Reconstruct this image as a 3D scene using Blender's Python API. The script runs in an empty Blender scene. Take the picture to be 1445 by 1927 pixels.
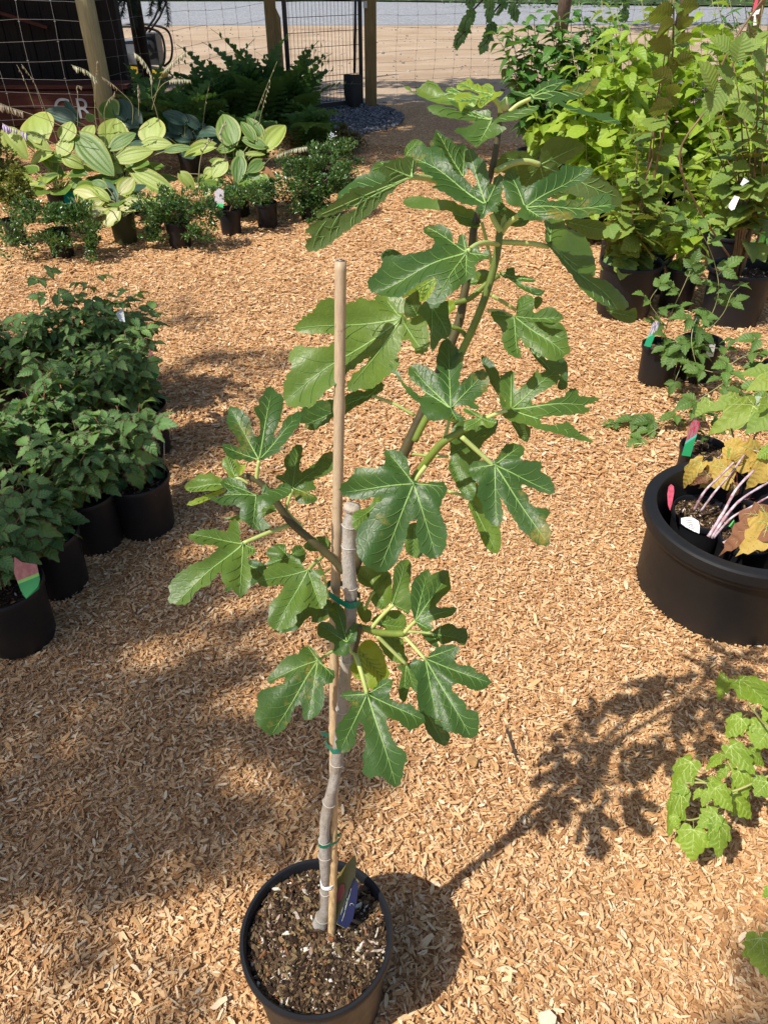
import bpy, math, random
import numpy as np
from mathutils import Vector, Matrix, noise
from mathutils.geometry import delaunay_2d_cdt

random.seed(7)
RNG = np.random.default_rng(7)
scene = bpy.context.scene
COL = scene.collection

# ------------------------------------------------------------------ camera
CAM_H, PITCH, FPX = 1.6, math.radians(37.0), 1390.0
cd = bpy.data.cameras.new('camera'); cam = bpy.data.objects.new('camera', cd); COL.objects.link(cam)
cam.location = (0, 0, CAM_H); cam.rotation_euler = (math.radians(90) - PITCH, 0, 0)
cd.sensor_fit = 'VERTICAL'; cd.sensor_height = 36.0; cd.lens = 36.0 * FPX / 1927.0
cd.clip_start = 0.02; cd.clip_end = 600
scene.camera = cam

# ------------------------------------------------------------------ light
SUNV = Vector((-.60, -.40, 1.0)).normalized()
w = bpy.data.worlds.new('World'); scene.world = w; w.use_nodes = True
nt = w.node_tree; nt.nodes.clear()
sky = nt.nodes.new('ShaderNodeTexSky'); sky.sky_type = 'NISHITA'; sky.sun_disc = False
sky.sun_elevation = math.asin(SUNV.z); sky.sun_rotation = math.atan2(SUNV.x, SUNV.y)
sky.air_density = 1.0; sky.dust_density = 1.5
bg = nt.nodes.new('ShaderNodeBackground'); bg.inputs['Strength'].default_value = 0.112
wo = nt.nodes.new('ShaderNodeOutputWorld')
nt.links.new(sky.outputs[0], bg.inputs[0]); nt.links.new(bg.outputs[0], wo.inputs[0])
ld = bpy.data.lights.new('sun', 'SUN'); ld.energy = 4.95; ld.angle = math.radians(.55); ld.color = (1.0, .94, .84)
sun = bpy.data.objects.new('sun', ld); COL.objects.link(sun)
sun.rotation_euler = SUNV.to_track_quat('Z', 'Y').to_euler()
vs = scene.view_settings; vs.view_transform = 'Standard'; vs.look = 'None'; vs.exposure = 0.27; vs.gamma = 1.0
try: vs.use_curve_mapping = False
except Exception: pass

# ------------------------------------------------------------------ pixel -> world helpers
CP = Vector((0, 0, CAM_H))
FW = Vector((0, math.cos(PITCH), -math.sin(PITCH))); UP = Vector((0, math.sin(PITCH), math.cos(PITCH)))
def ray(px, py): return Vector((1, 0, 0)) * ((px - 722.5) / FPX) - UP * ((py - 963.5) / FPX) + FW
def P(px, py, Y):
    d = ray(px, py); return CP + d * (Y / d.y)
def G(px, py, h=0.0):
    d = ray(px, py); return CP + d * ((h - CAM_H) / d.z)

# ------------------------------------------------------------------ objects
ORG = {}
def tag(o, label=None, cat=None, group=None, kind=None):
    if label: o['label'] = label
    if cat: o['category'] = cat
    if group: o['group'] = group
    if kind: o['kind'] = kind
    return o
def thing(name, label, cat, loc, group=None):
    o = bpy.data.objects.new(name, None); COL.objects.link(o); o.location = loc
    o.empty_display_size = .05
    tag(o, label, cat, group); ORG[o.name] = Vector(loc); return o
def mesh_np(name, V, F, mats=(), mi=None, smooth=True, uv=None):
    me = bpy.data.meshes.new(name)
    me.from_pydata([tuple(v) for v in V] if not isinstance(V, np.ndarray) else V.tolist(), [], F)
    for m in mats: me.materials.append(m)
    if mi is not None: me.polygons.foreach_set('material_index', mi)
    if smooth: me.polygons.foreach_set('use_smooth', [True] * len(me.polygons))
    if uv is not None:
        l = me.uv_layers.new(name='UVMap'); vi = np.empty(len(me.loops), 'i'); me.loops.foreach_get('vertex_index', vi)
        l.data.foreach_set('uv', np.asarray(uv, 'f')[vi].ravel())
    me.update(); return me
def org(o): return ORG.get(o.name, Vector((0, 0, 0))) if o is not None else Vector((0, 0, 0))
def mk(name, V, F, mat, parent=None, smooth=True, mi=None, uv=None):
    """mesh object from WORLD vertices"""
    o0 = org(parent); V = np.asarray([tuple(v) for v in V], 'f') - np.asarray(o0, 'f')
    mats = mat if isinstance(mat, (list, tuple)) else [mat]
    o = bpy.data.objects.new(name, mesh_np(name, V, F, mats, mi, smooth, uv)); COL.objects.link(o)
    if parent is not None: o.parent = parent
    ORG[o.name] = o0
    return o
def inst(name, me, M, parent=None):
    """object sharing mesh me, placed by WORLD matrix M"""
    o = bpy.data.objects.new(name, me); COL.objects.link(o)
    if parent is not None:
        o.parent = parent; M = Matrix.Translation(-org(parent)) @ M
    o.matrix_basis = M
    return o
def frame(origin, u, n, su=1, sv=1, sn=1):
    """matrix: local +Y -> u, local +Z -> n"""
    u = Vector(u).normalized(); n = Vector(n); n = (n - u * n.dot(u))
    if n.length < 1e-5: n = u.orthogonal()
    n.normalize(); v = u.cross(n)
    return Matrix(((v.x * sv, u.x * su, n.x * sn, origin[0]), (v.y * sv, u.y * su, n.y * sn, origin[1]),
                   (v.z * sv, u.z * su, n.z * sn, origin[2]), (0, 0, 0, 1)))
class MB:
    def __init__(s): s.V = []; s.F = []; s.mi = []
    def add(s, V, F, m=0):
        k = len(s.V); s.V += [tuple(v) for v in V]; s.F += [tuple(i + k for i in f) for f in F]; s.mi += [m] * len(F); return s
    def box(s, c, size, R=None, m=0):
        V = []
        for z in (-.5, .5):
            for x, y in ((-.5, -.5), (.5, -.5), (.5, .5), (-.5, .5)):
                p = Vector((x * size[0], y * size[1], z * size[2]))
                if R is not None: p = R @ p
                V.append(Vector(c) + p)
        return s.add(V, [(3, 2, 1, 0), (4, 5, 6, 7), (0, 1, 5, 4), (1, 2, 6, 5), (2, 3, 7, 6), (3, 0, 4, 7)], m)
    def bar(s, a, b, w, h=None, m=0):
        a = Vector(a); b = Vector(b); d = b - a
        R = d.to_track_quat('Z', 'Y').to_matrix()
        return s.box((a + b) / 2, (w, h or w, d.length), R, m)
    def tube(s, pts, rad, n=8, m=0, cap=True):
        pts = [Vector(p) for p in pts]
        if not isinstance(rad, (list, tuple)): rad = [rad] * len(pts)
        k = len(s.V); up = None
        for i, p in enumerate(pts):
            t = (pts[min(i + 1, len(pts) - 1)] - pts[max(i - 1, 0)]).normalized()
            if up is None: up = t.orthogonal().normalized()
            up = (up - t * up.dot(t)).normalized(); v = t.cross(up)
            for j in range(n):
                a = 2 * math.pi * j / n
                s.V.append(tuple(p + (up * math.cos(a) + v * math.sin(a)) * rad[i]))
        for i in range(len(pts) - 1):
            for j in range(n):
                a = k + i * n + j; b = k + i * n + (j + 1) % n
                s.F.append((a, b, b + n, a + n)); s.mi.append(m)
        if cap:
            s.F.append(tuple(k + j for j in reversed(range(n)))); s.mi.append(m)
            e = k + (len(pts) - 1) * n; s.F.append(tuple(e + j for j in range(n))); s.mi.append(m)
        return s
    def lathe(s, c, prof, n=40, m=0):
        k = len(s.V)
        for (r, z) in prof:
            for j in range(n):
                a = 2 * math.pi * j / n; s.V.append((c[0] + r * math.cos(a), c[1] + r * math.sin(a), c[2] + z))
        for i in range(len(prof) - 1):
            for j in range(n):
                a = k + i * n + j; b = k + i * n + (j + 1) % n
                s.F.append((a, b, b + n, a + n)); s.mi.append(m)
        return s
    def build(s, name, mat, parent=None, smooth=False, sharp=None):
        o = mk(name, s.V, s.F, mat, parent, smooth, s.mi)
        if sharp: o.data.set_sharp_from_angle(angle=math.radians(sharp))
        return o
def smooth_poly(pts, k=4, closed=False):
    """Catmull-Rom through 2-D/3-D points"""
    P_ = [np.asarray(p, float) for p in pts]; n = len(P_); out = []
    rng = range(n) if closed else range(n - 1)
    for i in rng:
        if closed: p0, p1, p2, p3 = P_[(i - 1) % n], P_[i], P_[(i + 1) % n], P_[(i + 2) % n]
        else: p0, p1, p2, p3 = P_[max(i - 1, 0)], P_[i], P_[i + 1], P_[min(i + 2, n - 1)]
        for j in range(k):
            t = j / k; out.append(.5 * ((2 * p1) + (p2 - p0) * t + (2 * p0 - 5 * p1 + 4 * p2 - p3) * t * t + (3 * p1 - p0 - 3 * p2 + p3) * t ** 3))
    if not closed: out.append(P_[-1])
    return out

# ------------------------------------------------------------------ materials
class NT:
    def __init__(s, name):
        s.m = bpy.data.materials.new(name); s.m.use_nodes = True; s.t = s.m.node_tree; s.t.nodes.clear()
        s.out = s.t.nodes.new('ShaderNodeOutputMaterial')
    def n(s, typ, ins=None, **kw):
        nd = s.t.nodes.new('ShaderNode' + typ)
        for k, v in kw.items(): setattr(nd, k, v)
        for k, v in (ins or {}).items():
            if isinstance(v, bpy.types.NodeSocket): s.t.links.new(v, nd.inputs[k])
            else: nd.inputs[k].default_value = v
        return nd
    def mix(s, f, a, b, bt='MIX'):
        nd = s.n('MixRGB', blend_type=bt)
        for k, v in ((0, f), (1, a), (2, b)):
            if isinstance(v, bpy.types.NodeSocket): s.t.links.new(v, nd.inputs[k])
            else: nd.inputs[k].default_value = v if k == 0 else (tuple(v) + (1,) if len(v) == 3 else v)
        return nd.outputs[0]
    def ramp(s, f, stops, interp='LINEAR'):
        nd = s.n('ValToRGB', {0: f}); cr = nd.color_ramp; cr.interpolation = interp
        while len(cr.elements) < len(stops): cr.elements.new(.5)
        for e, (p, c) in zip(cr.elements, stops):
            e.position = p; e.color = tuple(c) + (1,) if len(c) == 3 else c
        return nd.outputs[0]
    def math(s, op, a, b=0.0, c=None):
        nd = s.n('Math', operation=op)
        for k, v in ((0, a), (1, b), (2, c)):
            if v is None: continue
            if isinstance(v, bpy.types.NodeSocket): s.t.links.new(v, nd.inputs[k])
            else: nd.inputs[k].default_value = v
        return nd.outputs[0]
    def noise(s, scale, detail=4, rough=.55, vec=None, out=0, dist=0):
        i = {'Scale': scale, 'Detail': detail, 'Roughness': rough, 'Distortion': dist}
        if vec is not None: i['Vector'] = vec
        return s.n('TexNoise', i).outputs[out]
    def pos(s): return s.n('NewGeometry').outputs['Position']
    def obj(s): return s.n('TexCoord').outputs['Object']
    def bump(s, h, strength=.5, dist=.01, nrm=None):
        i = {'Height': h, 'Strength': strength, 'Distance': dist}
        if nrm is not None: i['Normal'] = nrm
        return s.n('Bump', i).outputs[0]
    def bsdf(s, col, rough=.6, nrm=None, spec=.5, **kw):
        i = {'Base Color': col if isinstance(col, bpy.types.NodeSocket) else tuple(col) + (1,), 'Roughness': rough, 'Specular IOR Level': spec}
        if nrm is not None: i['Normal'] = nrm
        i.update(kw)
        return s.n('BsdfPrincipled', i).outputs[0]
    def done(s, sh): s.t.links.new(sh, s.out.inputs[0]); return s.m
def simple(name, col, rough=.6, spec=.5, var=.15, nscale=40, bump=0.0, metal=0.0):
    t = NT(name); c = tuple(col); v = t.noise(nscale, 4, vec=t.obj())
    cc = t.mix(v, tuple(x * (1 - var) for x in c), tuple(min(1, x * (1 + var)) for x in c))
    n = t.bump(t.noise(nscale * 3, 3, vec=t.obj()), bump, .005) if bump else None
    return t.done(t.bsdf(cc, rough, n, spec, Metallic=metal))

def chip_mat(name, stops, rough=.85, grain=220):
    t = NT(name); r = t.n('ObjectInfo').outputs['Random']
    c = t.ramp(r, stops)
    g = t.noise(grain, 3, .6, vec=t.n('Mapping', {'Vector': t.obj(), 'Scale': (.15, 1.0, 1.0)}).outputs[0])
    c = t.mix(.35, c, t.mix(g, (.45, .35, .28), (1, 1, 1)), 'MULTIPLY')
    return t.done(t.bsdf(c, rough, t.bump(g, .4, .002), .25))
M_chip = chip_mat('wood_chip', [(0, (.33, .16, .065)), (.2, (.56, .305, .13)), (.55, (.71, .445, .22)), (.88, (.81, .575, .325)), (1, (.88, .72, .50))])
def ground_chip_mat():
    t = NT('wood_chip_bed'); p = t.pos()
    v = t.n('TexVoronoi', {'Scale': 85.0, 'Vector': t.n('Mapping', {'Vector': p, 'Rotation': (0, 0, .5), 'Scale': (1, .45, 1)}).outputs[0]})
    v2 = t.n('TexVoronoi', {'Scale': 120.0, 'Vector': t.n('Mapping', {'Vector': p, 'Rotation': (0, 0, -.8), 'Scale': (.4, 1, 1)}).outputs[0]})
    a = t.n('SeparateColor', {0: v.outputs['Color']}).outputs[0]; b = t.n('SeparateColor', {0: v2.outputs['Color']}).outputs[1]
    m = t.mix(.5, a, b)
    c = t.ramp(m, [(0, (.20, .085, .03)), (.35, (.44, .235, .105)), (.65, (.64, .40, .20)), (1, (.82, .62, .38))])
    big = t.noise(1.2, 5, .6, vec=p)
    c = t.mix(t.ramp(big, [(.35, (0, 0, 0)), (.7, (.35, .35, .35))]), c, (.34, .17, .08))
    h = t.mix(.5, v.outputs['Distance'], v2.outputs['Distance'])
    return t.done(t.bsdf(c, .9, t.bump(h, .9, .012), .2))
M_bed = ground_chip_mat()
def soil_mat():
    t = NT('potting_soil'); p = t.obj()
    c = t.ramp(t.noise(120, 5, .7, vec=p), [(.3, (.02, .012, .008)), (.55, (.075, .045, .028)), (.75, (.17, .11, .07))])
    return t.done(t.bsdf(c, .95, t.bump(t.noise(160, 4, .7, vec=p), .8, .01), .2))
M_soil = soil_mat()
def dirt_mat():
    t = NT('dirt'); p = t.pos()
    st = t.n('Mapping', {'Vector': p, 'Scale': (.3, .8, 1), 'Rotation': (0, 0, -.04)}).outputs[0]
    a = t.noise(1.4, 6, .6, vec=st); b = t.noise(28, 5, .7, vec=p)
    c = t.ramp(a, [(.25, (.36, .25, .155)), (.5, (.46, .345, .24)), (.75, (.54, .43, .315))])
    c = t.mix(.5, c, t.mix(b, (.5, .5, .5), (1, 1, 1)), 'MULTIPLY')
    c = t.mix(t.ramp(t.noise(.55, 6, .65, vec=p), [(.48, (0, 0, 0)), (.62, (.6, .6, .6))]), c, (.30, .21, .14))
    return t.done(t.bsdf(c, .95, t.bump(t.noise(9, 6, .7, vec=p), .6, .03), .2))
M_dirt = dirt_mat()
def gravel_mat(name, lo, hi, sc):
    t = NT(name); p = t.pos()
    v = t.n('TexVoronoi', {'Scale': sc, 'Vector': p}); r = t.n('SeparateColor', {0: v.outputs['Color']}).outputs[0]
    c = t.mix(r, lo, hi); c = t.mix(.4, c, t.mix(t.noise(.7, 5, .6, vec=p), (.6, .6, .6), (1, 1, 1)), 'MULTIPLY')
    return t.done(t.bsdf(c, .9, t.bump(v.outputs['Distance'], .8, .02), .3))
M_road = gravel_mat('gravel_road', (.17, .18, .20), (.40, .41, .43), 26)
M_gravel = gravel_mat('crushed_stone', (.06, .065, .08), (.20, .205, .23), 40)

def leaf_mat(name, lo, hi, tcol, trans=.3, rough=.42, vein=(.30, .42, .12), nv=7, vamt=.35, center=None, edge=None, pleat=0.0, back=None, spec=.45, spots=None):
    """lo/hi: leaf-to-leaf colour range. UV: u across (-1..1), v along (0..1)"""
    t = NT(name); oi = t.n('ObjectInfo').outputs['Random']
    uvn = t.n('UVMap'); s = t.n('SeparateXYZ', {0: uvn.outputs[0]}); u = t.math('ABSOLUTE', s.outputs[0]); v = s.outputs[1]
    c = t.mix(oi, lo, hi)
    pn = t.noise(35, 4, .6, vec=t.obj())
    if center is not None:
        k = t.math('ADD', u, t.math('MULTIPLY', t.math('SUBTRACT', pn, .5), .35))
        k = t.ramp(k, [(.45, (1, 1, 1)), (.72, (0, 0, 0))]); c = t.mix(k, c, center)
    c = t.mix(.35, c, t.mix(pn, (.55, .6, .5), (1, 1, 1)), 'MULTIPLY')
    ph = t.math('FRACT', t.math('SUBTRACT', t.math('MULTIPLY', v, float(nv)), t.math('MULTIPLY', u, 1.5)))
    line = t.math('LESS_THAN', t.math('ABSOLUTE', t.math('SUBTRACT', ph, .5)), .07)
    mid = t.math('LESS_THAN', u, .045)
    vm = t.math('MAXIMUM', t.math('MULTIPLY', line, .55), mid)
    c = t.mix(t.math('MULTIPLY', vm, vamt), c, vein)
    if spots is not None:
        sp = t.ramp(t.noise(18, 5, .7, vec=t.obj()), [(.58, (0, 0, 0)), (.66, (1, 1, 1))]); c = t.mix(sp, c, spots)
    if edge is not None:
        c = t.mix(t.ramp(t.math('ADD', u, t.math('MULTIPLY', pn, .3)), [(.95, (0, 0, 0)), (1.15, (1, 1, 1))]), c, edge)
    if back is not None:
        c = t.mix(t.n('NewGeometry').outputs['Backfacing'], c, back)
    wv = t.math('SINE', t.math('MULTIPLY', t.math('SUBTRACT', t.math('MULTIPLY', v, float(nv)), t.math('MULTIPLY', u, 1.5)), 6.283))
    nrm = t.bump(t.math('ADD', t.math('MULTIPLY', wv, .5), pn), .35 + pleat, .004)
    b = t.bsdf(c, rough, nrm, spec)
    tl = t.n('BsdfTranslucent', {'Color': t.mix(.6, c, tcol), 'Normal': nrm}).outputs[0]
    return t.done(t.n('MixShader', {0: trans, 1: b, 2: tl}).outputs[0])
# ================================================================== SETTING
def sheet(name, pts, z, mat):
    o = mk(name, [(x, y, z) for x, y in pts], [tuple(range(len(pts)))], mat, None, False); o['kind'] = 'structure'; return o
def grid_sheet(name, x0, x1, y0, y1, nx, ny, f, mat):
    V = []; F = []
    for j in range(ny + 1):
        for i in range(nx + 1):
            x = x0 + (x1 - x0) * i / nx; y = y0 + (y1 - y0) * j / ny; V.append((x, y, f(x, y)))
    for j in range(ny):
        for i in range(nx):
            a = j * (nx + 1) + i; F.append((a, a + 1, a + nx + 2, a + nx + 1))
    o = mk(name, V, F, mat, None, True); o['kind'] = 'structure'; return o
sheet('ground', [(-300, -60), (300, -60), (300, 400), (-300, 400)], -.06, M_dirt)
def dirt_h(x, y): f = max(0., min(1., (24.5 - y) / 3)); return -.03 + f * (.03 * noise.noise(Vector((x * .35, y * .9, 0))) + .012 * noise.noise(Vector((x * 1.3, y * 3.0, 5))) - .005)
grid_sheet('dirt_yard', -22, 26, 10.6, 27.5, 150, 90, dirt_h, M_dirt)
sheet('gravel_road', [(-120, 24.6), (120, 27.0), (120, 46), (-120, 42)], -.022, M_road)
def chip_h(x, y): return .012 * noise.noise(Vector((x * 1.7, y * 1.7, 3))) - .004
def edge_drop(x, y): return chip_h(x, y) - max(0, (y - 11.0)) * .05
grid_sheet('wood_chip_path', -6.5, 9, -3.0, 12.2, 90, 90, edge_drop, M_bed)
# gravel patch at the gate
def gp(x, y):
    e = ((x + .85) / .85) ** 2 + ((y - 10.2) / 1.0) ** 2 + .35 * noise.noise(Vector((x * 2.5, y * 2.5, 7)))
    return .022 - .03 * max(0, e - .55) + .01 * noise.noise(Vector((x * 4, y * 4, 0)))
grid_sheet('gravel_patch', -2.3, .35, 8.8, 12.0, 30, 30, gp, M_gravel)

# chips: eight shard shapes scattered as instances by geometry nodes
def shard(seed):
    r = random.Random(seed); L = 1.0; V = []
    prof = [(-.5, r.uniform(.15, .7)), (-.1, r.uniform(.8, 1.1)), (.25, r.uniform(.7, 1.0)), (.5, r.uniform(.1, .6))]
    for i, (y, ww) in enumerate(prof):
        sk = r.uniform(-.12, .12); bz = r.uniform(-.35, .35)
        for sx, sz in ((-1, -1), (1, -1), (1, 1), (-1, 1)):
            V.append((sx * ww * .5 + sk, y + r.uniform(-.05, .05), sz * .5 + bz))
    F = [(3, 2, 1, 0), (12, 13, 14, 15)]
    for i in range(3):
        for j in range(4):
            a = i * 4 + j; b = i * 4 + (j + 1) % 4; F.append((a, b, b + 4, a + 4))
    return V, F
SHARDS = []
for k in range(8):
    V, F = shard(100 + k)
    SHARDS.append(bpy.data.objects.new('wood_chip_shape', mesh_np('wood_chip_shape', V, F, [M_chip], smooth=False)))
def scatter(name, pts, rots, scl, idx, parent=None, shapes=SHARDS):
    """one object: points with rotation / scale / shape index, instanced by geometry nodes"""
    me = bpy.data.meshes.new(name); n = len(pts); me.vertices.add(n)
    me.vertices.foreach_set('co', np.asarray(pts, 'f').ravel())
    for an, arr in (('rot', rots), ('scl', scl)):
        a = me.attributes.new(an, 'FLOAT_VECTOR', 'POINT'); a.data.foreach_set('vector', np.asarray(arr, 'f').ravel())
    a = me.attributes.new('idx', 'INT', 'POINT'); a.data.foreach_set('value', np.asarray(idx, 'i'))
    o = bpy.data.objects.new(name, me); COL.objects.link(o); o['kind'] = 'stuff'
    if parent is not None: o.parent = parent; ORG[o.name] = org(parent)
    g = bpy.data.node_groups.new(name + '_scatter', 'GeometryNodeTree')
    g.interface.new_socket('Geometry', in_out='INPUT', socket_type='NodeSocketGeometry')
    g.interface.new_socket('Geometry', in_out='OUTPUT', socket_type='NodeSocketGeometry')
    N = g.nodes; gi = N.new('NodeGroupInput'); go = N.new('NodeGroupOutput')
    gti = N.new('GeometryNodeGeometryToInstance')
    for sh in reversed(shapes):
        oi = N.new('GeometryNodeObjectInfo'); oi.inputs['Object'].default_value = sh; oi.inputs['As Instance'].default_value = True
        g.links.new(oi.outputs['Geometry'], gti.inputs[0])
    def attr(nm, dt):
        a = N.new('GeometryNodeInputNamedAttribute'); a.data_type = dt; a.inputs['Name'].default_value = nm; return a.outputs['Attribute']
    iop = N.new('GeometryNodeInstanceOnPoints'); iop.inputs['Pick Instance'].default_value = True
    mtp = N.new('GeometryNodeMeshToPoints')
    g.links.new(gi.outputs[0], mtp.inputs[0]); g.links.new(mtp.outputs[0], iop.inputs['Points'])
    # join separate object infos -> instances
    g.links.remove(gti.inputs[0].links[0]) if gti.inputs[0].links else None
    jn = N.new('GeometryNodeJoinGeometry')
    for nd in [x for x in N if x.bl_idname == 'GeometryNodeObjectInfo']: g.links.new(nd.outputs['Geometry'], jn.inputs[0])
    N.remove(gti)
    g.links.new(jn.outputs[0], iop.inputs['Instance'])
    g.links.new(attr('idx', 'INT'), iop.inputs['Instance Index'])
    e2r = N.new('FunctionNodeEulerToRotation'); g.links.new(attr('rot', 'FLOAT_VECTOR'), e2r.inputs[0]); g.links.new(e2r.outputs[0], iop.inputs['Rotation'])
    g.links.new(attr('scl', 'FLOAT_VECTOR'), iop.inputs['Scale'])
    g.links.new(iop.outputs[0], go.inputs[0])
    md = o.modifiers.new('scatter', 'NODES'); md.node_group = g
    return o
def chip_field(name, y0, y1, dens, smin, smax, hz, big=.025):
    pts = []
    xm = lambda y: .56 * (.8 * y + .963) + .12
    A = sum(2 * xm(y) * .05 for y in np.arange(y0, y1, .05)); n = int(A * dens)
    ys = RNG.uniform(y0, y1, n * 3); xs = RNG.uniform(-xm(y1), xm(y1), n * 3)
    k = np.abs(xs) < .56 * (.8 * ys + .963) + .12; xs, ys = xs[k], ys[k]
    if len(xs) > n: xs, ys = xs[:n], ys[:n]
    n = len(xs)
    L = smin + (smax - smin) * RNG.random(n) ** 2.2
    b = RNG.random(n) < big; L[b] *= RNG.uniform(1.2, 1.9, b.sum())
    W = L * RNG.uniform(.10, .40, n); T = L * RNG.uniform(.04, .12, n)
    z = np.array([chip_h(x, y) for x, y in zip(xs, ys)]) + hz * RNG.random(n) ** 1.5 + .001
    R = np.stack([RNG.normal(0, .20, n), RNG.normal(0, .22, n), RNG.uniform(0, 6.283, n)], 1)
    o = scatter(name, np.stack([xs, ys, z], 1), R, np.stack([W, L, T], 1), RNG.integers(0, 8, n))
    return o, n
_, n1 = chip_field('wood_chips', -.1, 2.3, 48000, .003, .0245, .014)
_, n2 = chip_field('wood_chips', 2.3, 4.6, 12000, .008, .034, .016)
_, n3 = chip_field('wood_chips', 4.6, 8.6, 3200, .014, .045, .016)
M_stone = chip_mat('yard_stone', [(0, (.12, .11, .10)), (.5, (.34, .31, .28)), (1, (.62, .58, .52))])
STONES = []
for k in range(4):
    V, F = shard(500 + k); STONES.append(bpy.data.objects.new('stone_shape', mesh_np('stone_shape', V, F, [M_stone], smooth=False)))
n4 = 2600; ys = 10.5 + 15 * RNG.random(n4) ** 1.3; xs = RNG.uniform(-11, 14, n4); s4 = .015 + .05 * RNG.random(n4) ** 4
scatter('loose_stones', np.stack([xs, ys, np.array([dirt_h(x, y) for x, y in zip(xs, ys)]) + .004], 1), np.stack([RNG.normal(0, .3, n4), RNG.normal(0, .3, n4), RNG.uniform(0, 6.28, n4)], 1), np.stack([s4 * .8, s4, s4 * .5], 1), RNG.integers(0, 4, n4), None, STONES)
n5 = 5200; a5 = RNG.uniform(0, 6.283, n5); r5 = np.sqrt(RNG.random(n5)) * 1.1; s5 = .014 + .02 * RNG.random(n5)
M_gst = chip_mat('gate_stone', [(0, (.05, .055, .07)), (.6, (.17, .18, .21)), (1, (.36, .37, .40))]); GST = []
for k in range(4):
    V, F = shard(540 + k); GST.append(bpy.data.objects.new('gate_stone_shape', mesh_np('gate_stone_shape', V, F, [M_gst], smooth=False)))
scatter('gate_gravel', np.stack([-.8 + r5 * np.cos(a5) * .95, 10.1 + r5 * np.sin(a5) * 1.15, np.full(n5, .026)], 1), np.stack([RNG.normal(0, .4, n5), RNG.normal(0, .4, n5), RNG.uniform(0, 6.28, n5)], 1), np.stack([s5 * .8, s5, s5 * .5], 1), RNG.integers(0, 4, n5), None, GST)
# ================================================================== POTS
def pot_mat(name, col, rough=.46, dust=.25):
    t = NT(name); p = t.obj()
    d = t.ramp(t.noise(5, 6, .65, vec=t.n('Mapping', {'Vector': p, 'Scale': (1, 1, .45)}).outputs[0]), [(.42, (0, 0, 0)), (.85, (dust * .2,) * 3)])
    z = t.n('SeparateXYZ', {0: p}).outputs[2]
    low = t.math('MULTIPLY', t.math('SUBTRACT', 1.0, t.math('MULTIPLY', z, 7.0), None), .10)
    low = t.n('Clamp', {0: low}).outputs[0]
    c = t.mix(d, col, (.06, .05, .042)); c = t.mix(t.math('MULTIPLY', low, t.noise(14, 4, .7, vec=p)), c, (.24, .15, .08))
    r = t.math('ADD', t.math('MULTIPLY', t.noise(30, 4, .6, vec=p), .25), rough - .1)
    nm = t.bump(t.noise(70, 3, .5, vec=p), .12, .002)
    return t.done(t.bsdf(c, r, nm, .32))
M_pot = pot_mat('black_pot_plastic', (.009, .010, .013))
M_potg = pot_mat('olive_pot_plastic', (.045, .055, .022))
def pot_profile(H, rt, rb, rim=.022):
    lip = rt * .035 + .003
    return [(0, .0), (rb * .96, .0), (rb, .006), (rb + (rt - lip - rb) * .9, H - rim - .008), (rt - lip, H - rim), (rt - .001, H - rim + .002), (rt, H - rim + .006), (rt, H - .004), (rt - .002, H), (rt - lip * .9, H), (rt - lip * 1.3, H - .004), (rt - lip * 1.6, H - rim), (rt - lip * 2.2, H - .05), (rb * .9, .02), (0, .02)]
def add_pot(root, c, H, rt, rb=None, mat=None, soil=True, depth=.03, n=44, bits=0):
    rb = rb or rt * .84
    mb = MB(); mb.lathe(c, pot_profile(H, rt, rb), n); mb.build('pot', mat or M_pot, root, True, 40)
    if soil:
        zs = H - depth; rs = rt - (rt - rb) * depth / H - rt * .06
        V = [(c[0], c[1], c[2] + zs + .006)]; F = []; rings = 7; m = 28
        for i in range(1, rings + 1):
            for j in range(m):
                a = 6.2832 * j / m; r = rs * i / rings; x = c[0] + r * math.cos(a); y = c[1] + r * math.sin(a)
                V.append((x, y, c[2] + zs + .010 * noise.noise(Vector((x * 22, y * 22, 1)))))
        for j in range(m): F.append((0, 1 + j, 1 + (j + 1) % m))
        for i in range(rings - 1):
            for j in range(m):
                a = 1 + i * m + j; b = 1 + i * m + (j + 1) % m; F.append((a, a + m, b + m, b))
        mk('soil', V, F, M_soil, root, True)
        if bits:
            a = RNG.uniform(0, 6.283, bits); r = rs * np.sqrt(RNG.random(bits)) * .98
            L = .003 + .017 * RNG.random(bits) ** 3; W = L * RNG.uniform(.14, .45, bits); T = L * RNG.uniform(.1, .4, bits)
            o0 = org(root)
            pts = np.stack([c[0] + r * np.cos(a), c[1] + r * np.sin(a), c[2] + zs + .002 + .006 * RNG.random(bits)], 1) - np.asarray(o0)
            R = np.stack([RNG.normal(0, .4, bits), RNG.normal(0, .4, bits), RNG.uniform(0, 6.28, bits)], 1)
            scatter('bark_mulch', pts, R, np.stack([W, L, T], 1), RNG.integers(0, 8, bits), root, SOILBITS)
    return H - depth
M_bit = chip_mat('bark_bits', [(0, (.018, .010, .006)), (.35, (.055, .032, .018)), (.65, (.14, .09, .05)), (.84, (.28, .21, .10)), (.93, (.26, .10, .04)), (.98, (.72, .68, .58)), (1, (.75, .72, .62))])
SOILBITS = []
for k in range(8):
    V, F = shard(300 + k); SOILBITS.append(bpy.data.objects.new('bark_bit_shape', mesh_np('bark_bit_shape', V, F, [M_bit], smooth=False)))

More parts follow.
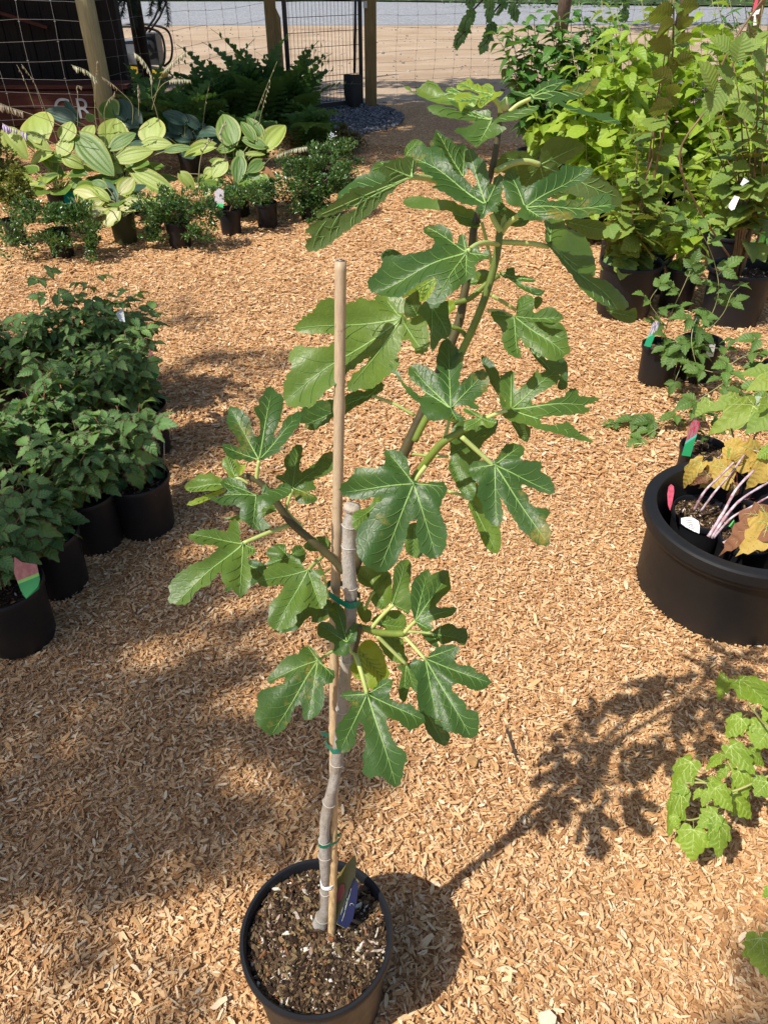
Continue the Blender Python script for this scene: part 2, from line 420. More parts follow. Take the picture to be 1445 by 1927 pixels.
# ================================================================== FIG
def fig_mats():
    out = []
    for nm, lo, hi, tc, tr, rg in (('fig_leaf', (.030, .092, .020), (.14, .225, .030), (.40, .60, .03), .29, .34),
                                   ('fig_leaf_underside', (.075, .13, .03), (.10, .16, .035), (.34, .44, .02), .42, .55),
                                   ('fig_leaf_yellow', (.24, .36, .03), (.32, .45, .04), (.6, .72, .02), .45, .42)):  # brighter, yellower and more translucent blade, used on a few leaves
        t = NT(nm); p = t.obj(); oi = t.n('ObjectInfo').outputs['Random']
        big = t.noise(9, 4, .55, vec=p); fine = t.noise(160, 3, .5, vec=p)
        c = t.mix(t.ramp(t.math('ADD', t.math('MULTIPLY', big, .9), t.math('MULTIPLY', t.math('SUBTRACT', oi, .5), .6)), [(.3, (0, 0, 0)), (.72, (1, 1, 1))]), lo, hi)
        c = t.mix(t.math('MULTIPLY', fine, .3), c, (.03, .07, .02))
        if nm == 'fig_leaf':
            blem = t.ramp(t.noise(16, 6, .75, vec=p), [(.58, (0, 0, 0)), (.68, (.75, .75, .75))])
            c = t.mix(t.math('MULTIPLY', blem, t.math('LESS_THAN', oi, .4)), c, (.30, .22, .04))
        h = t.math('ADD', t.math('MULTIPLY', t.noise(38, 4, .55, vec=p), 1.0), t.math('MULTIPLY', fine, .15))
        v = t.n('TexVoronoi', {'Scale': 130.0, 'Vector': p}, feature='DISTANCE_TO_EDGE').outputs[0]
        nm_ = t.bump(t.math('ADD', h, t.math('MULTIPLY', t.math('MINIMUM', v, .15), .8)), .30, .003)
        b = t.bsdf(c, t.math('ADD', t.math('MULTIPLY', fine, .15), rg), nm_, .42)
        tl = t.n('BsdfTranslucent', {'Color': t.mix(.55, c, tc), 'Normal': nm_}).outputs[0]
        out.append(t.done(t.n('MixShader', {0: tr, 1: b, 2: tl}).outputs[0]))
    return out
M_fig, M_figu, M_figy = fig_mats()
M_vein = simple('fig_vein', (.24, .37, .10), .5, .4, .1)
M_vein2 = simple('fig_side_vein', (.115, .225, .05), .5, .4, .1)
def bark_mat():
    t = NT('fig_bark'); p = t.obj()
    c = t.ramp(t.noise(30, 6, .6, vec=t.n('Mapping', {'Vector': p, 'Scale': (1, 1, .25)}).outputs[0]), [(.3, (.22, .20, .175)), (.6, (.39, .365, .33)), (.8, (.50, .48, .44))])
    l = t.ramp(t.noise(240, 2, .5, vec=p), [(.66, (0, 0, 0)), (.72, (1, 1, 1))])
    blo = t.ramp(t.noise(22, 6, .7, vec=p), [(.45, (0, 0, 0)), (.6, (.7, .7, .7))]); c = t.mix(blo, c, (.23, .19, .15)); c = t.mix(t.math('MULTIPLY', l, .7), c, (.16, .10, .07))
    h = t.noise(45, 6, .6, vec=t.n('Mapping', {'Vector': p, 'Scale': (1, 1, .12)}).outputs[0])
    return t.done(t.bsdf(c, .8, t.bump(t.math('ADD', h, t.math('MULTIPLY', t.noise(150, 5, .7, vec=p), .5)), .9, .004), .25))
M_bark = bark_mat()
def stem_mat(name, a, b, sc=18):
    t = NT(name); p = t.obj(); c = t.ramp(t.noise(sc, 4, .6, vec=p), [(.35, a), (.65, b)])
    return t.done(t.bsdf(c, .5, t.bump(t.noise(90, 3, .5, vec=p), .2, .002), .4))
M_gstem = stem_mat('green_stem', (.10, .14, .025), (.20, .27, .04))
M_bstem = stem_mat('brown_stem', (.05, .04, .02), (.10, .09, .035))
M_pet = stem_mat('petiole', (.36, .43, .12), (.46, .53, .18))
M_bamboo = None
def bamboo_mat():
    t = NT('bamboo'); p = t.obj(); m = t.n('Mapping', {'Vector': p, 'Scale': (1, 1, .03)}).outputs[0]
    c = t.ramp(t.noise(300, 3, .6, vec=m), [(.3, (.36, .22, .10)), (.55, (.56, .39, .20)), (.75, (.66, .50, .29))])
    z = t.n('SeparateXYZ', {0: p}).outputs[2]
    g = t.ramp(t.math('ADD', z, t.math('MULTIPLY', t.noise(8, 4, .6, vec=p), .25)), [(.6, (0, 0, 0)), (1.1, (.6, .6, .6))])
    c = t.mix(g, c, (.38, .31, .24))
    sp = t.ramp(t.noise(70, 5, .7, vec=p), [(.62, (0, 0, 0)), (.7, (.6, .6, .6))]); c = t.mix(sp, c, (.18, .10, .06))
    return t.done(t.bsdf(c, .5, t.bump(t.noise(200, 2, .5, vec=m), .3, .001), .4))
M_bamboo = bamboo_mat()
M_tie = simple('green_tie', (.0, .17, .11), .35, .5, .2)

FIGB = G(609, 1864); FIGB.z = 0
fig = thing('potted_fig_tree', 'tall fig tree with lobed leaves tied to a bamboo stake in a black pot, foreground', 'fig tree', FIGB)
c0 = P(596, 1754, 1.35 / math.tan(PITCH + math.atan((1754 - 963.5) / FPX)))
POTC = (c0.x, c0.y, 0); rimr = 144.5 / FPX * (c0 - CP).dot(FW)
ORG[fig.name] = Vector(POTC); fig.location = POTC
add_pot(fig, POTC, .25, rimr, rimr * .84, M_pot, True, .028, 96, bits=9500)
def YS(py): return .605 + (1750 - py) / 1260 * .185       # depth of the stem plane at an image row

Z = {'A': (560, 140, 3.6125), 'B': (820, 130, 3.6125), 'C': (520, 400, 3.6125), 'D': (720, 560, 3.44), 'E': (300, 700, 3.8026),
     'F': (460, 1040, 2.89), 'K': (300, 700, 2.189), 'I': (0, 0, 1.0)}
def zp(z, x, y):
    a, b, s = Z[z]; return (a + x / s, b + y / s)
def inside(poly, x, y):
    r = False; n = len(poly)
    for i in range(n):
        x1, y1 = poly[i]; x2, y2 = poly[(i + 1) % n]
        if (y1 > y) != (y2 > y) and x < (x2 - x1) * (y - y1) / (y2 - y1) + x1: r = not r
    return r
NLEAF = 0
def fig_leaf(z, base, veins, out, dY=0.0, wup=.45, side=0.0, droop=.10, fold=.10, mat=0, crenate=True, Y=None, vein_on=True):
    """base/veins/out: measured points; wup: how far the blade turns towards the sky rather than the viewer"""
    global NLEAF; NLEAF += 1; r = random.Random(NLEAF * 13 + 5)
    b = zp(z, *base); Yb = Y if Y is not None else YS(b[1]) + dY
    B = P(b[0], b[1], Yb); toC = (CP - B).normalized()
    n = (toC * (1 - wup) + Vector((0, 0, 1)) * wup + Vector((side, 0, 0))).normalized()
    if n.dot(toC) < .3: n = (n + toC * .3).normalized()
    def onpl(px, py, off=0.0):
        d = ray(px, py); return CP + d * (((B + n * off) - CP).dot(n) / d.dot(n))
    tip = onpl(*zp(z, *veins[0])); U = (tip - B).normalized(); Wv = U.cross(n); L = (tip - B).length
    to2 = lambda p: np.array(((p - B).dot(Wv), (p - B).dot(U)))
    vt = [to2(onpl(*zp(z, *v))) for v in veins]
    R = max(np.linalg.norm(v) for v in vt) + 1e-6
    ph = r.uniform(0, 6.28); droop = droop + r.uniform(-.05, .10); fold = fold + r.uniform(-.06, .10)
    def hgt(q):
        a, c = q; rr = math.hypot(a, c) / R; ang = math.atan2(a, c)
        h = -droop * rr * rr + fold * abs(a) / R * .8 + .055 * math.sin(ang * 5 + ph) * rr + .03 * math.sin(7 * rr + ph) + .03 * math.sin(ang * 11 + 2 * ph) * rr * rr
        dmin = min(abs(q[0] * v[1] - q[1] * v[0]) / (np.linalg.norm(v) + 1e-9) if q[0] * v[0] + q[1] * v[1] > 0 else 1 for v in vt)
        h += .045 * min(dmin / (.14 * R), 1.0)
        return h * R
    def surf(px, py):
        p = onpl(px, py)
        for _ in range(3): p = onpl(px, py, hgt(to2(p)))
        return to2(p)
    raw = smooth_poly([zp(z, *q) for q in out], 4, True)
    poly = [surf(*q) for q in raw]
    if crenate:
        m = len(poly); q2 = []
        for i in range(m):
            t = poly[(i + 1) % m] - poly[i - 1]; ln = np.linalg.norm(t) + 1e-9; nn = np.array((t[1], -t[0])) / ln
            q2.append(poly[i] + nn * R * .011 * math.sin(i * 1.9 + ph) * r.uniform(.3, 1))
        poly = q2
    # interior points
    xs = [p[0] for p in poly]; ys = [p[1] for p in poly]; st = R / 19
    pts = [Vector(p) for p in poly]; npoly = len(pts); vp = []
    for v in vt:
        m = max(3, int(np.linalg.norm(v) / st * 1.2))
        for i in range(0 if v is vt[0] else 1, m):
            w_ = v * (i / m)
            if inside(poly, w_[0], w_[1]) and all((w_[0] - a[0]) ** 2 + (w_[1] - a[1]) ** 2 > (st * .35) ** 2 for a in vp) and min((p[0] - w_[0]) ** 2 + (p[1] - w_[1]) ** 2 for p in poly) > (st * .3) ** 2: vp.append(w_)
    pts += [Vector(a) for a in vp]
    y = min(ys); row = 0
    while y < max(ys):
        x = min(xs) + (st / 2 if row % 2 else 0)
        while x < max(xs):
            if inside(poly, x, y) and min((p[0] - x) ** 2 + (p[1] - y) ** 2 for p in poly) > (st * .45) ** 2 and all((x - a[0]) ** 2 + (y - a[1]) ** 2 > (st * .5) ** 2 for a in vp): pts.append(Vector((x, y)))
            x += st
        y += st * .87; row += 1
    vv, ee, ff, *_ = delaunay_2d_cdt([Vector(p) for p in pts], [], [tuple(range(npoly))], 1, 1e-6)
    V = [B + Wv * p[0] + U * p[1] + n * hgt(p) for p in vv]; F = []; mi = []
    for f in ff:
        a, b_, c = (vv[i] for i in f[:3])
        F.append(tuple(f) if (b_ - a).cross(c - a) > 0 else tuple(reversed(f)))   # U x -> orientation towards n
    if F:
        f = F[0]; nn = (V[f[1]] - V[f[0]]).cross(V[f[2]] - V[f[0]])
        if nn.dot(n) < 0: F = [tuple(reversed(f)) for f in F]
    mi = [0] * len(F)
    # veins: raised strips following the blade
    def strip(a, c, w0, w1, m, curve=0.0):
        a = np.array(a); c = np.array(c); d = c - a; ln = np.linalg.norm(d)
        if ln < 1e-4: return
        pr = np.array((-d[1], d[0])) / ln; ns = max(3, int(ln / st * 1.3)); k = len(V)
        for i in range(ns + 1):
            t = i / ns; q = a + d * t + pr * curve * ln * math.sin(math.pi * t); ww = (w0 + (w1 - w0) * t) * .5
            if i and not inside(poly, q[0], q[1]): ns = i - 1; break
            for s_ in (-1, 0, 1):
                g = q + pr * ww * s_
                V.append(B + Wv * g[0] + U * g[1] + n * (hgt(g) + (.0013 if s_ == 0 else .0005)))
        for i in range(ns):
            o = k + i * 3
            for s_ in (0, 1): F.append((o + s_, o + s_ + 1, o + s_ + 4, o + s_ + 3)); mi.append(m)
    if vein_on:
        for vi, v in enumerate(vt):
            ln = np.linalg.norm(v); cv = 0.0; w0 = .0019 * (1 if vi == 0 else .85) * (R / .1) ** .5
            strip((0, 0), v * .97, w0, w0 * .25, 1, cv)
            d = v / ln; nsd = max(3, int(ln / R * 7))
            for k in range(1, nsd + 1):
                t = k / (nsd + 1.2)
                for s_ in (-1, 1):
                    a0 = v * t + np.array((-d[1], d[0])) * cv * ln * math.sin(math.pi * t)
                    an = s_ * (.85 - .25 * t) ; dd = np.array((d[0] * math.cos(an) - d[1] * math.sin(an), d[0] * math.sin(an) + d[1] * math.cos(an)))
                    far = .0
                    while far < .5 * R and inside(poly, *(a0 + dd * (far + .05 * R))): far += .04 * R
                    lim = .40 * R * (1 - .4 * t) if t > .25 else .15 * R
                    far = min(far, lim)
                    if far > .07 * R: strip(a0, a0 + dd * far * .95, .0009, .0004, 2, -.10 * s_)
    o = mk('leaf', V, F, [(M_fig, M_figu, M_figy)[mat], M_vein, M_vein2], fig, True, mi)
    return B, n

def fl(z, base, veins, out, **k): return fig_leaf(z, base, veins, out, **k)
LEAVES = {}
fl('A', (1325, 155), [(1110, 75), (1110, 205), (1240, 215), (1320, 80)], [(1340,118),(1325,80),(1290,60),(1260,72),(1245,80),(1225,62),(1200,68),(1185,45),(1160,27),(1135,48),(1100,58),(1078,82),(1100,98),(1150,102),(1200,118),(1235,138),(1200,145),(1150,125),(1110,125),(1075,140),(1062,165),(1085,190),(1105,230),(1150,205),(1195,188),(1228,180),(1222,205),(1240,230),(1275,208),(1305,185),(1340,165),(1395,130),(1385,115)], wup=.72, dY=-.01, droop=.02, mat=2)
fl('A', (1215, 235), [(770, 95), (840, 50), (1035, 105)], [(1180,240),(1120,225),(1035,212),(960,200),(880,172),(810,138),(760,112),(713,77),(745,80),(768,63),(800,66),(825,90),(855,108),(880,120),(915,128),(945,168),(1000,178),(1035,182),(990,158),(930,128),(880,98),(830,65),(803,30),(850,32),(895,38),(935,50),(965,80),(980,108),(1010,128),(1008,100),(1035,85),(1075,92),(1105,120),(1170,120),(1220,150),(1260,200),(1240,240)], wup=.7, dY=.03, mat=0, droop=.0, fold=.12)
fl('B', (380, 355), [(280, 512), (-45, 262), (692, 255), (115, 225)], [(400,345),(440,310),(500,290),(560,265),(620,255),(680,245),(702,250),(690,275),(660,300),(600,325),(540,345),(470,358),(412,364),(440,385),(478,400),(455,425),(425,445),(390,465),(350,478),(310,505),(280,530),(250,510),(215,490),(195,470),(160,440),(120,420),(150,400),(200,395),(240,375),(262,358),(210,350),(140,340),(70,330),(0,312),(-40,290),(-60,262),(-30,245),(20,245),(70,260),(120,270),(150,290),(155,270),(110,240),(95,215),(130,225),(180,255),(240,275),(290,285),(340,275),(375,290),(370,330)], wup=.55, dY=-.03, droop=.05)
fl('B', (640, 205), [(1235, 364), (868, 85), (1090, 103), (535, 162)], [(620,200),(570,185),(510,165),(560,150),(620,140),(665,150),(680,120),(720,90),(780,75),(840,68),(882,72),(875,100),(850,125),(800,148),(830,160),(870,158),(915,140),(930,110),(985,85),(1040,95),(1110,92),(1090,130),(1040,165),(980,195),(915,210),(860,215),(900,245),(980,270),(1060,295),(1130,300),(1190,290),(1180,320),(1230,345),(1262,370),(1200,372),(1130,350),(1050,320),(980,305),(900,275),(830,240),(760,215),(700,210),(650,210)], wup=.68, dY=.02, droop=.04, fold=.05)
fl('A', (735, 560), [(800, 450)], [(728,560),(730,500),(760,460),(800,438),(850,460),(850,490),(800,520),(785,565)], dY=.05, wup=.5)
fl('A', (750, 700), [(280, 850), (560, 600)], [(740,690),(700,640),(640,590),(580,590),(545,595),(520,610),(480,670),(420,690),(350,745),(285,800),(265,855),(262,880),(330,880),(400,860),(500,820),(600,780),(700,730)], dY=-.02, wup=.6)
fl('A', (762, 698), [(72, 1185), (90, 1055), (150, 960), (592, 622), (785, 580)], [(810,630),(790,580),(770,560),(700,570),(640,585),(585,610),(552,645),(575,675),(600,700),(580,735),(530,755),(450,765),(380,770),(330,810),(265,855),(200,905),(122,965),(180,970),(240,955),(300,930),(370,905),(410,900),(390,920),(330,945),(260,970),(180,985),(110,1010),(60,1050),(55,1075),(95,1095),(55,1145),(65,1195),(120,1200),(180,1180),(240,1140),(310,1080),(400,1020),(480,960),(540,900),(600,840),(680,760),(760,705),(790,670)], dY=-.045, wup=.0, side=.35, mat=1, droop=.03, fold=.02)
fl('A', (1120, 700), [(948, 385), (1140, 500)], [(1150,665),(1150,600),(1155,540),(1145,490),(1120,475),(1075,478),(1040,440),(1000,420),(965,395),(945,375),(930,400),(920,440),(900,460),(905,500),(950,540),(1000,590),(1050,650),(1070,700),(1110,710)], dY=.03, wup=.25, side=.2)
fl('A', (1280, 888), [(795, 525), (1158, 512), (1372, 688), (1245, 980)], [(1240,892),(1180,890),(1110,875),(1050,840),(990,800),(930,775),(900,765),(950,745),(890,700),(850,665),(830,630),(785,600),(778,530),(800,500),(850,475),(890,495),(950,490),(985,510),(1005,560),(1040,610),(1070,665),(1110,690),(1150,720),(1190,765),(1215,745),(1200,690),(1175,650),(1140,600),(1135,545),(1160,500),(1195,510),(1230,560),(1270,590),(1290,650),(1300,710),(1310,750),(1350,690),(1390,680),(1400,730),(1390,780),(1380,850),(1345,885),(1365,920),(1350,940),(1320,935),(1290,945),(1250,985),(1235,950),(1210,915)], dY=-.03, wup=.45, droop=.06, fold=.15, mat=0)
fl('A', (1240, 985), [(740, 868), (1170, 1030)], [(1245,985),(1220,930),(1130,890),(1060,860),(990,850),(920,845),(850,830),(780,830),(725,850),(722,880),(760,905),(830,915),(900,915),(960,925),(1010,925),(1050,940),(1065,975),(1100,1015),(1160,1035),(1225,1045),(1240,1010)], dY=.03, wup=.6)
fl('B', (705, 650), [(980, 525), (1240, 870), (600, 800), (445, 600), (760, 860)], [(405,655),(440,590),(490,560),(550,555),(600,560),(650,590),(690,630),(705,590),(720,530),(760,480),(820,455),(900,460),(960,480),(1005,520),(990,560),(930,600),(870,640),(830,670),(900,720),(1000,745),(1060,720),(1130,730),(1180,780),(1230,810),(1260,860),(1260,920),(1200,935),(1100,900),(1000,880),(900,850),(820,880),(720,860),(640,830),(560,800),(500,740),(450,700),(420,680)], dY=.06, wup=-.25, mat=1)
fl('B', (900, 1040), [(1140, 1100)], [(870,1030),(950,1020),(1050,1020),(1120,1035),(1160,1070),(1130,1110),(1140,1150),(1080,1160),(1010,1140),(950,1100),(900,1070)], dY=.09, wup=-.2, mat=1)
fl('B', (1160, 1640), [(1350, 1690)], [(1150,1615),(1220,1635),(1300,1640),(1350,1620),(1365,1650),(1365,1690),(1340,1725),(1270,1720),(1200,1680)], dY=.06, wup=-.2, mat=1)
fl('B', (760, 1205), [(1290, 1610), (1070, 1390), (800, 1030)], [(735,1020),(800,1010),(870,1030),(890,1080),(950,1100),(1000,1130),(1040,1180),(1060,1240),(1080,1310),(1085,1380),(1065,1410),(1020,1395),(1000,1360),(970,1350),(975,1375),(1040,1405),(1100,1420),(1160,1440),(1210,1480),(1260,1530),(1300,1580),(1308,1615),(1270,1640),(1210,1630),(1150,1610),(1090,1580),(1030,1535),(970,1480),(920,1400),(870,1340),(810,1260),(760,1200),(740,1150),(745,1090)], dY=.02, wup=.55, side=.45, droop=.12, fold=.05)
fl('B', (605, 950), [(1200, 935), (1040, 685), (500, 715), (700, 1022)], [(575,940),(500,925),(470,880),(465,830),(455,770),(470,710),(505,685),(545,695),(565,730),(575,780),(610,800),(650,785),(690,760),(735,740),(790,705),(840,690),(850,660),(890,650),(950,655),(1010,662),(1060,670),(1062,710),(1025,740),(985,770),(920,800),(860,825),(800,850),(765,870),(760,890),(810,895),(880,888),(950,885),(1020,880),(1080,865),(1130,845),(1165,845),(1190,870),(1190,910),(1222,940),(1190,965),(1130,980),(1040,990),(1040,1005),(960,1015),(870,1022),(760,1018),(720,1030),(640,1030),(590,1020),(550,985)], dY=-.03, wup=.5, droop=.05)
fl('B', (440, 1000), [(610, 1040), (450, 880)], [(440,870),(470,930),(560,985),(635,1025),(590,1070),(520,1070),(450,1060),(400,1020),(390,950)], dY=.04, wup=.6)
fl('C', (1380, 470), [(1300, 480)], [(1285,490),(1360,395),(1445,395),(1445,465),(1350,492)], dY=.05, wup=.6)
fl('C', (760, 300), [(735, 262)], [(720,320),(720,270),(790,248),(860,290),(850,320)], dY=.03, wup=.3)
fl('C', (960, 700), [(900, 600)], [(875,600),(920,550),(970,530),(985,610),(975,690),(900,715),(870,690)], dY=.05, wup=-.1, mat=1)
fl('C', (1293, 265), [(700, 470), (1020, 110), (1085, 600), (1288, 450), (1440, 300), (1262, 160)], [(1300,230),(1290,170),(1260,148),(1238,165),(1232,210),(1200,200),(1195,150),(1170,110),(1120,80),(1080,85),(1040,90),(1000,105),(1005,140),(1060,175),(1075,205),(1040,245),(980,265),(900,280),(820,290),(760,295),(722,310),(718,350),(690,400),(655,430),(622,465),(625,505),(650,540),(720,565),(800,575),(860,570),(930,525),(1000,475),(1060,445),(1085,455),(1070,520),(1040,570),(1020,600),(1065,655),(1120,620),(1180,560),(1230,520),(1290,470),(1350,430),(1358,400),(1355,350),(1390,325),(1440,310),(1445,270),(1440,250),(1380,270),(1370,215),(1340,240)], dY=-.05, wup=.5, droop=.08)
fl('C', (1085, 450), [(865, 575), (980, 600)], [(852,578),(920,520),(990,475),(1055,448),(1087,455),(1080,490),(1055,545),(1025,590),(975,608),(972,560),(960,530),(930,545),(890,572)], dY=-.135, wup=.2, side=-.3, mat=2, fold=0, droop=.05)
fl('C', (1062, 640), [(1055, 925), (1160, 840), (1150, 620)], [(965,680),(975,640),(1020,600),(1060,640),(1110,620),(1165,600),(1170,690),(1190,790),(1160,855),(1120,860),(1095,900),(1055,945),(1045,870),(1040,790),(1010,730)], dY=-.02, wup=.2, side=.35)
fl('C', (1165, 610), [(1205, 645)], [(1165,600),(1200,605),(1218,645),(1190,675),(1165,692)], dY=.01, wup=.3, mat=2, vein_on=False)
fl('C', (850, 728), [(72, 1230), (135, 778), (515, 1195), (745, 580), (990, 940)], [(870,690),(895,640),(900,600),(860,580),(790,570),(720,565),(670,570),(665,595),(610,590),(570,575),(540,600),(480,615),(430,590),(360,582),(300,600),(265,640),(240,675),(190,700),(160,740),(118,775),(150,810),(210,825),(300,822),(390,825),(440,830),(460,860),(400,885),(330,910),(230,915),(150,905),(110,930),(82,985),(105,1050),(70,1110),(48,1190),(60,1290),(110,1325),(180,1320),(230,1325),(280,1280),(340,1210),(400,1170),(470,1100),(540,1050),(600,1000),(640,985),(590,1050),(520,1100),(480,1180),(500,1215),(580,1200),(650,1195),(720,1140),(780,1090),(830,1050),(835,1000),(820,970),(845,930),(850,880),(900,865),(920,900),(950,955),(1000,960),(1035,920),(1040,850),(1025,760),(1000,700),(960,690),(930,710),(890,725)], dY=.06, wup=.4, droop=.03)
fl('C', (640, 1245), [(185, 1425), (480, 1285), (722, 1165)], [(660,1250),(720,1210),(732,1165),(700,1160),(640,1190),(590,1215),(540,1205),(480,1240),(400,1265),(330,1275),(270,1280),(240,1320),(180,1320),(165,1390),(160,1430),(200,1440),(195,1465),(250,1480),(300,1455),(350,1430),(390,1390),(470,1370),(530,1325),(600,1290)], dY=.08, wup=.45, droop=.04)
fl('D', (440, 728), [(195, 460), (425, 275), (662, 495), (60, 445), (480, 800)], [(480,745),(520,770),(540,790),(500,800),(450,808),(400,790),(340,800),(300,790),(255,740),(240,690),(180,640),(135,580),(100,520),(60,480),(42,425),(80,465),(105,480),(135,550),(190,590),(240,640),(275,620),(220,560),(180,530),(165,480),(175,445),(220,430),(280,445),(330,480),(370,490),(345,430),(360,340),(380,290),(420,262),(450,300),(500,345),(522,380),(515,450),(495,520),(500,560),(530,555),(560,500),(610,475),(655,465),(685,520),(680,590),(640,630),(590,670),(625,710),(600,725),(540,700),(490,700),(460,715)], dY=-.04, wup=.4, fold=.16)
fl('D', (830, 718), [(1390, 655), (1125, 480), (1330, 925), (830, 490)], [(800,690),(770,640),(755,580),(755,520),(790,490),(830,472),(855,490),(850,540),(865,595),(900,575),(945,530),(985,480),(1000,465),(1015,490),(1060,470),(1110,462),(1142,485),(1140,540),(1100,570),(1050,600),(1000,630),(968,660),(970,690),(1020,690),(1080,670),(1130,650),(1170,640),(1200,600),(1240,585),(1265,605),(1270,635),(1320,640),(1400,652),(1360,680),(1300,700),(1340,720),(1320,745),(1240,755),(1150,765),(1060,770),(1020,785),(1030,815),(1080,825),(1140,820),(1200,808),(1235,840),(1280,880),(1350,920),(1345,937),(1260,920),(1160,890),(1080,870),(1000,850),(940,825),(870,810),(810,790),(775,765),(780,735)], dY=-.03, wup=.45)
fl('D', (770, 725), [(665, 400)], [(640,385),(680,390),(730,450),(760,520),(775,620),(800,700),(775,730),(750,640),(700,560),(680,500),(645,430)], dY=.02, wup=.1, side=.5)
fl('D', (850, 815), [(925, 920)], [(830,800),(900,810),(950,840),(955,880),(935,935),(890,910),(860,860)], dY=.02, wup=.0, side=.3, mat=1)
fl('D', (1000, 200), [(1180, 280)], [(960,165),(1060,155),(1150,165),(1190,230),(1195,295),(1150,275),(1080,265),(1000,230)], dY=.04, wup=.5)
fl('D', (960, 340), [(1185, 560)], [(940,300),(1010,340),(1060,400),(1140,380),(1190,420),(1198,510),(1185,590),(1130,585),(1145,500),(1060,470),(980,385)], dY=.04, wup=.5)
fl('D', (985, 40), [(1025, 5)], [(975,30),(990,-5),(1028,0),(1030,35),(990,75)], dY=.04, wup=.5, vein_on=False)
fl('D', (850, 130), [(1190, 350), (870, 378), (1155, 125), (940, 0), (715, 100)], [(820,120),(770,90),(720,85),(698,105),(720,150),(765,200),(775,290),(800,350),(850,385),(895,385),(885,330),(875,290),(895,265),(920,320),(960,325),(1000,355),(1050,390),(1110,412),(1150,395),(1210,355),(1205,310),(1170,270),(1120,260),(1060,230),(1010,200),(975,165),(1020,155),(1080,165),(1130,160),(1170,130),(1130,90),(1090,60),(1040,70),(975,100),(980,40),(975,0),(940,-20),(900,-10),(870,20),(865,80),(860,110)], dY=-.02, wup=.45)
fl('B', (440, 1395), [(725, 1535), (660, 1445), (515, 1360)], [(430,1380),(470,1390),(480,1355),(530,1350),(540,1400),(590,1405),(640,1415),(675,1440),(640,1450),(580,1445),(600,1470),(660,1480),(710,1500),(735,1540),(680,1540),(620,1515),(560,1480),(500,1430),(450,1410)], dY=.02, wup=.65)
fl('D', (430, 1030), [(565, 1290), (715, 830), (530, 1290)], [(440,900),(450,830),(500,790),(560,800),(640,760),(680,770),(740,790),(745,820),(720,880),(660,930),(620,1000),(640,1030),(600,1100),(605,1180),(590,1300),(540,1310),(490,1240),(450,1160),(425,1100),(440,1030),(435,960)], dY=.03, wup=.45)
fl('D', (640, 785), [(535, 850), (722, 812), (535, 722)], [(640,760),(600,735),(530,715),(525,740),(570,760),(610,775),(540,795),(525,830),(530,862),(590,850),(640,825),(680,845),(720,830),(738,790),(690,780),(655,780)], dY=-.05, wup=.5)
fl('D', (725, 1090), [(1062, 1588), (1098, 1250), (735, 1465), (885, 965), (570, 1110)], [(700,1060),(740,1035),(765,990),(800,950),(860,945),(910,965),(915,1000),(890,1045),(940,1055),(1000,1055),(1030,1080),(1025,1130),(1080,1160),(1108,1220),(1105,1270),(1040,1265),(960,1230),(900,1210),(900,1240),(935,1280),(950,1330),(1000,1360),(1060,1365),(1080,1400),(1050,1440),(1085,1500),(1080,1590),(1050,1608),(990,1590),(940,1540),(900,1510),(850,1440),(810,1370),(780,1320),(760,1300),(775,1380),(775,1440),(740,1480),(690,1455),(650,1390),(640,1330),(610,1280),(620,1220),(600,1190),(570,1160),(555,1100),(590,1060),(650,1055)], dY=-.04, wup=.3, droop=.08)
fl('D', (565, 1310), [(735, 1640), (600, 1210)], [(560,1310),(600,1200),(630,1250),(660,1350),(700,1440),(745,1470),(760,1500),(765,1600),(740,1655),(690,1640),(650,1590),(620,1510),(590,1430),(555,1350)], dY=.02, wup=.2)
fl('K', (1047, 462), [(905, 812), (1140, 752), (760, 490), (948, 338), (1172, 475)], [(1035,440),(1030,400),(1015,350),(985,325),(945,320),(925,330),(930,370),(900,395),(850,392),(810,395),(795,425),(750,465),(745,490),(770,515),(830,525),(890,515),(920,520),(880,560),(860,600),(820,640),(810,690),(820,760),(860,805),(920,825),(970,790),(1000,730),(1020,660),(1030,620),(1060,610),(1055,650),(1075,740),(1130,768),(1170,740),(1185,680),(1180,640),(1165,600),(1155,570),(1165,525),(1185,490),(1170,455),(1110,455),(1080,455)], dY=-.05, wup=.25, droop=.1)
fl('K', (1050, 640), [(1045, 750)], [(1015,640),(1065,625),(1080,700),(1085,745),(1060,768),(1015,735)], dY=.0, wup=.3)
fl('K', (900, 545), [(805, 620)], [(800,580),(860,555),(890,515),(930,525),(900,580),(865,620),(815,652),(795,630)], dY=-.01, wup=.6)
fl('E', (715, 630), [(800, 115), (515, 265), (468, 545), (1000, 298)], [(690,625),(650,645),(610,630),(560,630),(500,610),(465,570),(455,515),(510,520),(570,540),(575,515),(540,450),(500,400),(480,350),(490,300),(500,250),(550,250),(600,280),(640,330),(660,390),(670,440),(690,462),(715,455),(722,410),(715,340),(680,280),(680,250),(710,240),(715,190),(745,160),(760,120),(800,103),(835,140),(885,175),(885,240),(870,330),(840,400),(815,465),(850,455),(880,370),(920,320),(990,285),(1015,300),(1010,360),(960,430),(900,510),(860,545),(900,530),(860,570),(800,600),(740,630)], dY=.0, wup=.4)
fl('E', (455, 805), [(192, 818)], [(450,830),(400,850),(340,850),(260,858),(200,850),(183,820),(210,785),(250,760),(290,728),(330,735),(365,718),(400,740),(460,770),(458,800)], dY=.0, wup=.55, mat=0)
fl('E', (470, 845), [(205, 950)], [(470,835),(420,850),(350,875),(280,900),(215,930),(200,955),(260,950),(340,920),(410,885),(465,862)], dY=.01, wup=.6, side=.2, mat=2)
